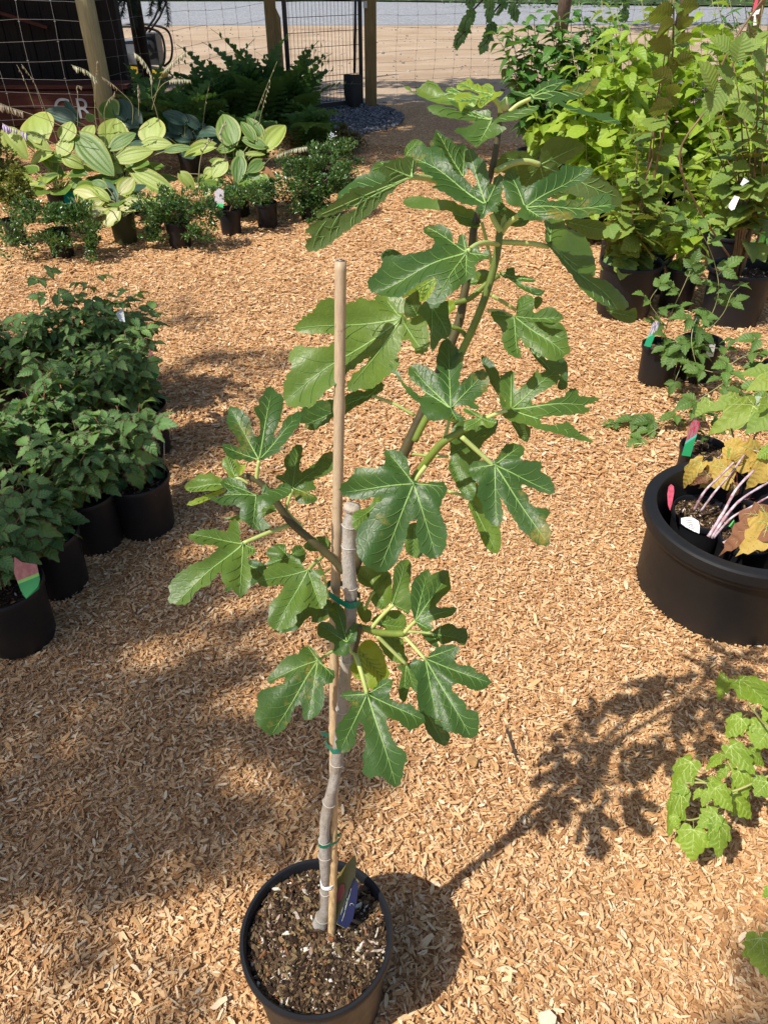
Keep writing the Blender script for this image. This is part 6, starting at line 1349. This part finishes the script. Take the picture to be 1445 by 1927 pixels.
canes(rc_, [[(1245, 640, Yc), (1240, 600, Yc), (1222, 570, Yc), (1235, 545, Yc)], [(1245, 640, Yc), (1262, 590, Yc), (1285, 540, Yc), (1298, 510, Yc)], [(1248, 640, Yc), (1270, 640, Yc - .1), (1285, 670, Yc - .15), (1270, 715, Yc - .2)],
            [(1255, 640, Yc), (1300, 650, Yc - .1), (1350, 655, Yc - .15)]], LF_raspr, .10, M_lcane)
tag_card(rc_, P(1217, 652, Yc - .07), P(1236, 604, Yc - .05), .030, (0, -.8, .4), M_tag1)
rd_, bd, r = potted('potted_blackberry', 'blackberry in the small pot with a white label, half hidden behind the first small pot', 'blackberry', 'blackberries in small pots', 1322, 640, .185, 40, 250, n=40)
Yd = bd.y
canes(rd_, [[(1320, 630, Yd), (1350, 560, Yd), (1345, 500, Yd), (1320, 440, Yd), (1290, 410, Yd)], [(1320, 630, Yd), (1310, 600, Yd - .1), (1300, 640, Yd - .2), (1310, 690, Yd - .25)], [(1325, 630, Yd), (1360, 590, Yd - .05), (1375, 555, Yd - .05), (1390, 540, Yd)], [(1318, 640, Yd), (1280, 640, Yd - .1), (1262, 660, Yd - .15)]], LF_raspr, .11, M_lcane)
tag_card(rd_, P(1304, 625, Yd), P(1316, 578, Yd), .028, (0, -.8, .4), M_tag1); tag_card(rd_, P(1334, 672, Yd - .12), P(1338, 648, Yd - .12), .035, (0, -.8, .4), M_wtag, rnd=.05)
re2, be2, r = potted('potted_raspberry', 'young raspberry in a small pot directly behind the big tub, red berry tag in it', 'raspberry', None, 1325, 840, .185, 44, 300, n=44)
Ye = be2.y
canes(re2, [[(1325, 840, Ye), (1345, 800, Ye), (1395, 745, Ye), (1450, 720, Ye)], [(1325, 840, Ye), (1335, 810, Ye), (1320, 780, Ye)]], LF_raspr, .08, M_cane)
tag_card(re2, P(1290, 858, Ye - .06), P(1310, 790, Ye - .02), .032, (0, -.8, .4), M_tag2)
# runners from a plant off the right edge
rg, bg_, r = potted('potted_blackberry', 'trailing blackberry from the right edge with shoots lying across the wood chips', 'blackberry', 'blackberries in small pots', 1480, 690, .185, 44, 0)
g = lambda x, y, h: (x, y, G(x, y, h).y)
canes(rg, [[g(1470, 690, .2), g(1400, 700, .2), g(1340, 735, .16), g(1290, 770, .09), g(1262, 790, .05), g(1210, 790, .04)], [g(1470, 660, .25), g(1400, 670, .25), g(1350, 700, .2), g(1310, 690, .2)], [g(1470, 640, .3), g(1430, 640, .3), g(1390, 640, .28)],
           [g(1262, 790, .04), g(1230, 810, .03), g(1210, 822, .02)], [g(1470, 720, .2), g(1420, 740, .18), g(1380, 760, .12)]], LF_raspr, .115, M_lcane)
rs = thing('raspberry_seedling', 'tiny green seedling growing alone in the wood chips left of the trailing shoot', 'seedling', G(1150, 805, 0)); c = G(1150, 805, 0)
for k in range(4): a = k * 1.6; add_leaf(rs, LF_raspr, c + Vector((0, 0, .01)), Vector((math.cos(a), math.sin(a), .35)), Vector((0, 0, 1)), .05)
mb = MB(); mb.tube([c, c + Vector((0, 0, .015))], .0015, 5); mb.build('stem', M_lcane, rs)

# big black tub -----------------------------------------------------
random.seed(31)
TC = G(1404, 964, .30); rt = 185 / FPX * (TC - CP).dot(FW); TC.z = 0
tub = thing('plant_tub', 'big low round black plastic tub holding several canes in pots at the right edge', 'tub', TC)
rb2 = rt * .88; prof = [(0, 0), (rb2 * .97, 0), (rb2, .008), (rt - .030, .228), (rt - .026, .236), (rt - .012, .240), (rt - .009, .246), (rt - .008, .256), (rt - .001, .260), (rt, .266), (rt, .292), (rt - .004, .298), (rt - .010, .30), (rt - .028, .30), (rt - .036, .297), (rt - .040, .288), (rt - .045, .22), (rb2 - .025, .02), (0, .02)]
mb = MB(); mb.lathe(TC, prof, 128); mb.build('wall', pot_mat('tub_plastic', (.010, .010, .011), .5, .35), tub, True, 30)
def inner(px, py, H, rp, lab, bits=500, n=40):
    c = G(px, py, H); r = rp / FPX * (c - CP).dot(FW); c.z = .022
    root = thing('potted_raspberry', lab, 'raspberry', c, 'raspberry canes standing in the tub'); h = H - .022
    zs = add_pot(root, c, h, r, None, M_pot, True, .022, n, bits); return root, Vector((c.x, c.y, zs + .022)), c
i1, b1, c1_ = inner(1322, 962, .20, 56, 'raspberry pot in the tub with two short canes, a berry tag and white label', 900)
i2, b2, c2_ = inner(1405, 1012, .20, 50, "raspberry pot at the tub's front with purple-white canes leaning right", 500)
i3, b3, c3_ = inner(1430, 920, .20, 52, 'raspberry pot at the back of the tub under the yellow leaves', 400)
Y1 = G(1322, 975, .2).y
def cane(root, pts, rad, mat=M_white_cane):
    q = [Vector(p) for p in smooth_poly([P(x, y, Y) for x, y, Y in pts], 6)]; mb = MB(); mb.tube(q, [rad * .75 * (1 - .35 * i / len(q)) + (.0008 if i % 5 == 0 else 0) for i in range(len(q))], 8); mb.build('cane', mat, root, True)
cane(i1, [(1305, 960, Y1), (1325, 925, Y1), (1350, 900, Y1 + .03), (1380, 870, Y1 + .05)], .0055); cane(i1, [(1318, 962, Y1), (1345, 925, Y1), (1375, 890, Y1 + .05), (1400, 855, Y1 + .1)], .005)
Y2 = 1.62
cane(i2, [(1332, 1010, Y2), (1360, 965, Y2 + .03), (1385, 920, Y2 + .08), (1418, 885, Y2 + .12)], .0065); cane(i2, [(1338, 1012, Y2), (1370, 965, Y2 + .02), (1400, 935, Y2 + .06), (1450, 905, Y2 + .12)], .006)
cane(i2, [(1342, 1012, Y2 - .0), (1375, 975, Y2), (1410, 955, Y2 + .02), (1450, 932, Y2 + .05)], .0045); cane(i2, [(1360, 1022, Y2 - .01), (1385, 1008, Y2), (1430, 990, Y2)], .005)
for pts in ([(1360, 897, Y1), (1378, 900, Y1), (1386, 930, Y1)], [(1365, 875, Y1 + .1), (1385, 885, Y1 + .1), (1405, 902, Y1 + .1)], [(1383, 880, Y1 + .1), (1386, 900, Y1 + .1), (1384, 930, Y1 + .1)], [(1400, 940, Y1 + .1), (1420, 938, Y1 + .1), (1450, 940, Y1 + .1)]): cane(i2, pts, .0014, M_red)
quad_plane([(1281, 975), (1290, 973), (1303, 974), (1313, 980), (1316, 990), (1315, 1004), (1305, 1000), (1290, 992), (1281, 985)], Y2 - .02, Vector((.0, -.45, .9)), M_wtag, 'plant_tag', i1)
M_ink = simple('black_print', (.06, .06, .06), .6)
Tn = Vector((0, -.45, .9)).normalized()
for k in range(5):
    a = P(1290 + k * .6, 979 + k * 4, Y2 - .02); mb = MB()
    a0 = P(1289 + k * 1.5, 978.5 + k * 3.6, Y2 - .021); a1 = P(1302 + k * 1.8, 980.5 + k * 4, Y2 - .021)
    for p_ in (a0, a1): pass
    A = a0; B = a1; n_ = Tn; bpl = P(1281, 975, Y2 - .02)
    pr = lambda px_, py_: CP + ray(px_, py_) * (((bpl - CP).dot(n_)) / ray(px_, py_).dot(n_))
    mb.tube([pr(1289 + k * 1.5, 978.5 + k * 3.6) + n_ * .0006, pr(1300 + k * 1.8, 980 + k * 4) + n_ * .0006], .0006, 4); mb.build('lettering', M_ink, i1)
quad_plane([(1255, 930), (1257, 916), (1262, 911), (1267, 915), (1268, 925), (1264, 948), (1260, 961), (1256, 950)], Y1 - .02, Vector((-.3, -.7, .5)), simple('berry_photo', (.45, .06, .10), .3, .4, .9, 90), 'plant_tag', i1)
quad_plane([(1370, 990), (1380, 978), (1383, 985), (1378, 996)], Y2 + .05, Vector((-.3, -.7, .5)), simple('green_tip', (.10, .5, .10), .3), 'plant_tag', i2)
Z['T'] = (1180, 740, 4.015)
def tleaf(root, b, t, wr, kinds, Y, nrm): return pleaf2(root, 'T', b, t, wr, kinds, Y, nrm)
def pleaf2(root, z, b, t, wr, kinds, Y, nrm, name='leaf'):
    pb = zp(z, *b); pt = zp(z, *t); A = P(*pb, Y); n = Vector(nrm).normalized(); d = ray(*pt); B = CP + d * ((A - CP).dot(n) / d.dot(n)); u = B - A; L = u.length
    return inst(name, random.choice(kinds), frame(A, u, n, L, L * wr, L), root)
Yt = Y1 + .10
for b, t_, wr, kd, Yy, nr in (((560, 525), (365, 715), .5, LF_yel, Yt, (-.5, -.5, .6)), ((745, 575), (560, 690), 1.1, LF_yel, Yt - .02, (0, -.5, .8)), ((600, 610), (510, 690), .7, LF_brn, Yt - .03, (0, -.7, .6)), ((850, 390), (700, 480), .9, LF_yel, Yt + .05, (0, -.5, .8)),
                             ((820, 400), (760, 480), .9, LF_grape, Yt + .05, (0, -.5, .8)), ((980, 450), (780, 560), 1.0, LF_yel, Yt + .03, (.2, -.6, .7)), ((1060, 500), (960, 700), .9, LF_yel, Yt, (.3, -.6, .6)), ((870, 500), (880, 620), .7, LF_grape, Yt + .03, (.2, -.7, .6)),
                             ((1064, 950), (770, 1090), .75, LF_brn, Y2 - .03, (0, -.4, .9)), ((1100, 1000), (920, 1150), .9, LF_yel, Y2 - .05, (0, -.3, .9)), ((1000, 420), (1040, 520), 1., LF_yel, Yt + .05, (0, -.6, .7)), ((820, 430), (870, 540), 1., LF_yel, Yt + .02, (0, -.6, .7)), ((800, 690), (770, 860), .4, LF_brn, Y1, (.2, -.8, .2)), ((1090, 430), (990, 480), .9, LF_grape, Yt, (0, -.5, .8))):
    tleaf(i3, b, t_, wr, kd, Yy, Vector(nr) + (Vector((random.uniform(-.35, .35), random.uniform(-.2, .1), 0)) if kd is not LF_big else Vector((random.uniform(-.12, .12), 0, 0))))
# broad raspberry leaves above the tub, carried by canes of the back pot
for b, t_, wr, kd, Yy, nr in (((830, 60), (640, 90), .8, LF_big, Yt + .24, (0, -.5, .85)), ((950, 95), (655, 265), .62, LF_big, Yt + .16, (0, -.6, .75)), ((620, 60), (515, 150), .8, LF_big, Yt + .3, (-.2, -.4, .8)), ((1020, 90), (830, 270), .9, LF_sil, Yt + .16, (-.4, -.6, .6)), ((1080, 150), (925, 270), .95, LF_big, Yt + .08, (0, -.5, .8)),
                             ((1064, 20), (1030, 130), .8, LF_big, Yt + .1, (.2, -.5, .8)), ((830, 190), (790, 290), .6, LF_big, Yt + .25, (0, -.5, .8)), ((1100, -150), (900, -190), .8, LF_big, Yt + .3, (0, -.5, .8)), ((1120, -110), (940, -60), .8, LF_big, Yt + .25, (0, -.5, .8))):
    tleaf(i3, b, t_, wr, kd, Yy, Vector(nr) + (Vector((random.uniform(-.35, .35), random.uniform(-.2, .1), 0)) if kd is not LF_big else Vector((random.uniform(-.12, .12), 0, 0))))
cane(i3, [(1400, 960, Y1 + .1), (1405, 880, Yt + .05), (1420, 820, Yt + .1), (1450, 790, Yt + .1)], .005, M_cane); cane(i3, [(1430, 930, Y1 + .15), (1390, 860, Yt + .1), (1370, 790, Yt + .25), (1345, 760, Yt + .3)], .004, M_cane); cane(i3, [(1350, 862, Y1 + .12), (1380, 845, Yt + .1), (1430, 850, Yt)], .003, M_white_cane)

# grape vine reaching in at the lower right ---------------------------
Z['V'] = (1145, 1240, 2.803)
vb = G(1640, 1480, .2); vb.z = 0
vine, bv, r = None, None, None
vine = thing('potted_grape_vine', 'young grape vine with bright green leaves at the lower right edge', 'grape vine', vb); zs = add_pot(vine, vb, .24, .13, None, M_pot, True, .03, 40, 0); bv = Vector((vb.x, vb.y, zs))
gh = lambda x, y, h: G(*zp('V', x, y), h)
M_vine = stem_mat('vine_stem', (.24, .27, .08), (.36, .34, .12))
def vst(pts, rad=.002, nm='stem'):
    q = [Vector(p) for p in smooth_poly(pts, 5)]; mb = MB(); mb.tube(q, rad, 6); mb.build(nm, M_vine, vine, True)
vst([bv, gh(1000, 560, .30), gh(840, 618, .24), gh(640, 700, .2), gh(520, 655, .18), gh(400, 655, .17)], .0026); vst([gh(640, 700, .2), gh(560, 800, .17), gh(430, 850, .13), gh(385, 820, .12)]); vst([bv, gh(900, 400, .34), gh(765, 275, .28), gh(685, 150, .24), gh(675, 125, .25)], .0022)
vst([gh(765, 275, .28), gh(785, 200, .28)]); vst([gh(660, 600, .2), gh(610, 510, .2)]); vst([gh(520, 655, .18), gh(430, 620, .18)]); vst([bv, gh(1000, 800, .2), gh(900, 1200, .2), gh(860, 1450, .22)], .0022)
for b, t_, wr, h, nr in (((608, 98), (600, 215), .62, .24, (.5, -.3, .8)), ((690, 112), (845, 205), .45, .25, (-.4, .5, .7)), ((700, 315), (600, 410), .8, .25, (-.6, -.1, .7)), ((800, 340), (760, 440), 1.0, .24, (0, -.3, 1)), ((845, 370), (780, 470), 1.1, .27, (0, -.4, .9)), ((640, 460), (785, 600), .75, .26, (-.1, -.2, .9)),
                         ((745, 490), (835, 560), 1.0, .22, (.2, -.2, 1)), ((600, 505), (500, 565), .55, .21, (-.3, .4, .8)), ((690, 590), (740, 740), .8, .22, (0, -.5, .8)), ((835, 650), (775, 720), 1.2, .24, (0, -.4, .9)), ((650, 715), (775, 850), .8, .16, (.1, -.5, .8)), ((535, 650), (655, 690), .75, .2, (0, -.1, 1)),
                         ((560, 680), (665, 800), .85, .22, (0, -.35, .9)), ((435, 545), (310, 690), .7, .19, (-.6, .0, .7)), ((410, 680), (345, 700), .9, .17, (-.3, -.3, .9)), ((385, 710), (275, 930), .5, .15, (-.8, -.1, .6)), ((340, 830), (370, 900), .8, .13, (-.2, -.4, .8)), ((445, 900), (445, 1075), 1.0, .15, (-.1, -.5, .8)),
                         ((570, 820), (470, 880), .9, .18, (-.1, -.3, .9)), ((575, 860), (600, 1055), .75, .17, (.15, -.4, .8)), ((860, 240), (820, 330), .7, .28, (0, -.4, .8)), ((870, 1210), (815, 1260), .8, .22, (0, -.5, .8)), ((800, 1470), (845, 1690), 1.0, .24, (-.1, -.4, .9)), ((620, 570), (560, 640), .5, .18, (-.3, 0, .8)), ((480, 690), (440, 740), .5, .15, (-.3, 0, .8)), ((520, 700), (490, 780), .6, .16, (-.3, -.2, .8))):
    A = gh(*b, h); n = Vector(nr).normalized(); d = ray(*zp('V', *t_)); B = CP + d * ((A - CP).dot(n) / d.dot(n)); u = B - A; L = u.length
    inst('leaf', random.choice(LF_grape), frame(A, u, n, L, L * wr * 1.05, L), vine)
# ================================================================== TREES (their crowns stand above the picture and shade it)
random.seed(41)
SX, SY = .60, .40
def blob(px, py, h, r, m=1.0, rz=.35):
    g = G(px, py); return (Vector((g.x - SX * h, g.y - SY * h, h)), (r[0], r[1], rz), m)
# tree left of the camera: dapples the chips on the left
b1 = [blob(330, 740, 6.0, (.42, .50), 1.5), blob(230, 640, 6.2, (.35, .45), .7), blob(150, 1100, 5.8, (.50, .26), .9), blob(350, 1000, 6.1, (.22, .22), .5), blob(60, 1250, 5.9, (.42, .26), 1.3), blob(220, 1370, 6.1, (.40, .22), 1.4), blob(340, 1500, 6.0, (.30, .15), 1.2), blob(120, 1520, 6.2, (.36, .18), 1.1),
      blob(430, 1250, 6.1, (.16, .14), .35), blob(30, 640, 6.0, (.6, .5), .6), blob(470, 1400, 6.0, (.20, .10), .45), blob(560, 1560, 6.0, (.12, .06), .2), blob(260, 1180, 6.3, (.3, .2), .5), blob(-200, 1300, 6.1, (.7, .8), 2.), blob(-250, 800, 6.3, (.8, .9), 1.), blob(40, 1650, 6.2, (.2, .08), .3), blob(-100, 1800, 6.2, (.5, .3), 1), blob(400, 850, 6.0, (.18, .2), .35)]
tree('broadleaf tree standing left of the path, its crown dappling the wood chips', (-5.9, -1.6, 0), 6.6, .16, b1, 330, .085, M_crown, 10)
b1 = [blob(1470, 1920, 5.0, (.09, .07), .25), blob(1560, 1880, 5.1, (.14, .12), .7)]
tree('small tree behind the viewer shading the lower right corner', (-2.6, -2.2, 0), 5.4, .07, b1, 300, .07, M_crown, 2)
# big tree by the shed: shades fern bed, gate and yard edge
b2 = []
for (x, y, rx, ry, m) in ((-4.6, 9.2, 1.7, 1.6, 1), (-2.4, 9.6, 1.6, 1.6, 1), (-.4, 9.9, 1.6, 1.7, 1.3), (-.9, 10.4, 1.2, 1.0, 1.), (1.4, 10.6, 1.5, 1.6, 1), (-3.5, 12.0, 1.8, 1.5, .9), (-1.2, 12.4, 1.8, 1.5, .9), (1.0, 12.8, 1.7, 1.3, .9), (3.2, 12.0, 1.6, 1.6, .9), (-6.5, 10.5, 1.8, 2., 1), (4.9, 13.0, 1.4, 1.3, .8), (-5.6, 13.2, 1.5, 1.2, .6), (.6, 8.6, 1.5, .9, .9), (1.0, 9.6, 1.5, 1.2, .9), (2.6, 11.0, 1.5, 1.2, .9), (-.3, 11.2, 1.5, 1.2, .8), (-.6, 8.2, 1.2, .8, .8), (1.9, 9.2, 1.3, 1.2, .9), (-2.2, 7.9, .9, .55, .35), (-3.3, 7.5, .8, .4, .25), (-4.6, 7.3, .9, .5, .3)):
    h = 6.6 + random.uniform(-.5, .5); b2.append((Vector((x - SX * h, y - SY * h, h)), (rx, ry, .6), m))
tree('large broadleaf tree beside the shed whose crown shades the gate', (-6.6, 7.0, 0), 7.4, .28, b2, 2900, .17, M_crown, 13)
# conifer with hanging twigs
M_needle = small_mat('conifer_needles', (.015, .03, .012), (.04, .06, .025), (.05, .1, .03), .6)
cx, cy = G(268, 158).x, G(268, 158).y
cx, cy = P(268, 100, 12.2).x, 12.2
con = thing('conifer', 'dark conifer trunk with hanging needled twigs in front of the plate compactor', 'conifer', (cx, cy, 0))
mb = MB(); mb.tube([(cx, cy, 0), (cx, cy, 2.5), (cx, cy, 6)], [.10, .085, .05], 12); mb.build('trunk', M_dtrunk, con, True)
for i, (x0, y0, x1, y1) in enumerate(((235, -25, 228, 30), (255, -25, 250, 50), (290, -25, 300, 20), (305, -25, 315, 48), (240, -25, 245, 15), (284, -20, 280, 30), (225, -25, 222, 10))):
    A = P(x0, y0, cy - .35); B = P(x1, y1, cy - .4); pts = curve3(A, B, (.03, 0, 0), 6, .01); mb = MB(); mb.tube([Vector((cx, cy, A.z + .3)), A] + pts[1:], [.012] + [.006 - .0007 * k for k in range(7)], 5); o = mb.build('branch', M_dtrunk, con, True)
    V = []; F = []
    for k in range(240):
        p, d = along(pts, random.random()); u = (d * .6 + Vector((random.gauss(0, 1), random.gauss(0, 1), random.gauss(-.2, .5))).normalized()).normalized(); L = random.uniform(.05, .10); s = u.orthogonal().normalized() * .004; kk = len(V)
        V += [p - s, p + s, p + u * L]; F.append((kk, kk + 1, kk + 2))
    n_ = mk('needles', V, F, M_needle, o, False); n_['kind'] = 'stuff'
# roadside trees beyond the road with hanging leafy twigs
for px, lab in ((1056, 'brown tree trunk standing at the near edge of the road above the saplings'), (985, None)):
    if lab is None: continue
    g = P(px, 48, 23.0); rt_ = tree(lab, (g.x, 23.0, 0), 7, .14, [(Vector((g.x + dx, 23 + dy, 5.2 + dz)), (1.4, 1.4, .8), 1) for dx, dy, dz in ((-1, 0, 0), (1, .5, .4), (0, -1, .8), (0, 1, 1.2))], 500, .2, M_crown, 4)
hb = thing('maple_tree', 'tree beyond the fence with dark leafy twigs hanging in above the first sapling', 'tree', (3.2, 9.6, 0))
mb = MB(); mb.tube(curve3((3.2, 9.6, 0), (3.0, 9.5, 5), (.1, 0, 0), 6, .02), [.07, .065, .06, .05, .04, .035, .03], 9); mb.build('trunk', M_trunk, hb, True)
LF_mdark = lobed('leaf', ML_dark, 3, GR)
for x0, y0, x1, y1 in ((880, -40, 870, 60), (905, -50, 915, 45), (935, -40, 940, 25), (950, -40, 965, 30), (870, 40, 855, 85), (915, 40, 905, 90), (1150, -30, 1175, 40), (1010, -30, 1025, 5)):
    Yb = 8.2; A = P(x0, y0, Yb); B = P(x1, y1, Yb - .1); pts = curve3(A, B, (.05, 0, .02), 6, .02); mb = MB(); mb.tube([Vector((3.05, 9.5, 3.2)), Vector((2.2, 8.8, 2.4)), A] + pts[1:], [.02, .014, .008] + [.005] * 6, 5); mb.build('branch', M_trunk, hb, True)
    for k in range(7):
        p, d = along(pts, .15 + .85 * k / 7); u = Vector((random.uniform(-1, 1), random.uniform(-.5, .3), random.uniform(-1, .1))); add_leaf(hb, LF_mdark, p, u, Vector((0, -.6, .7)), random.uniform(.06, .11))
wv = thing('roadside_weeds', 'low flowering weeds along the far edge of the road at the top', 'weeds', (5, 35, 0))
shrub_mass(wv, [(Vector((x, 34.5 + x * .02 + random.uniform(0, 3), .15)), (1.5, 1.0, .35), 1) for x in range(4, 30, 2)], 260, .16, M_sm)
# leaf litter and loose sprigs on the chips
random.seed(77)
def piece(name, lab, cat, px, py, L, W, T, rot, mat):
    g = G(px, py, .018); root_v, F = shard(int(px)); c, s = math.cos(rot), math.sin(rot)
    V = [(g.x + c * x * W - s * y * L, g.y + s * x * W + c * y * L, .020 + z * T * .8) for x, y, z in root_v]; o = mk(name, V, F, mat, None, False); tag(o, lab, cat); return o
M_bp = simple('bark_piece', (.42, .24, .10), .85, .2, .35, 60, .5); M_pw = simple('pale_wood', (.72, .58, .42), .8, .2, .12, 60, .3); M_gw = simple('grey_wood', (.42, .38, .34), .9, .2, .25, 60, .4)
piece('bark_piece', 'thick ochre bark piece on the chips to the right of the lowest fig leaf', 'bark', 888, 1434, .036, .022, .012, .3, M_bp)
piece('wood_piece', 'pale tan flat wood piece at the bottom edge right of the black pot', 'wood piece', 1028, 1918, .030, .030, .008, 1.2, M_pw)
piece('twig', 'thin dark twig lying in a crease of the chips right of the fig', 'twig', 962, 1400, .11, .006, .004, .12, simple('dark_twig', (.05, .035, .025), .9))
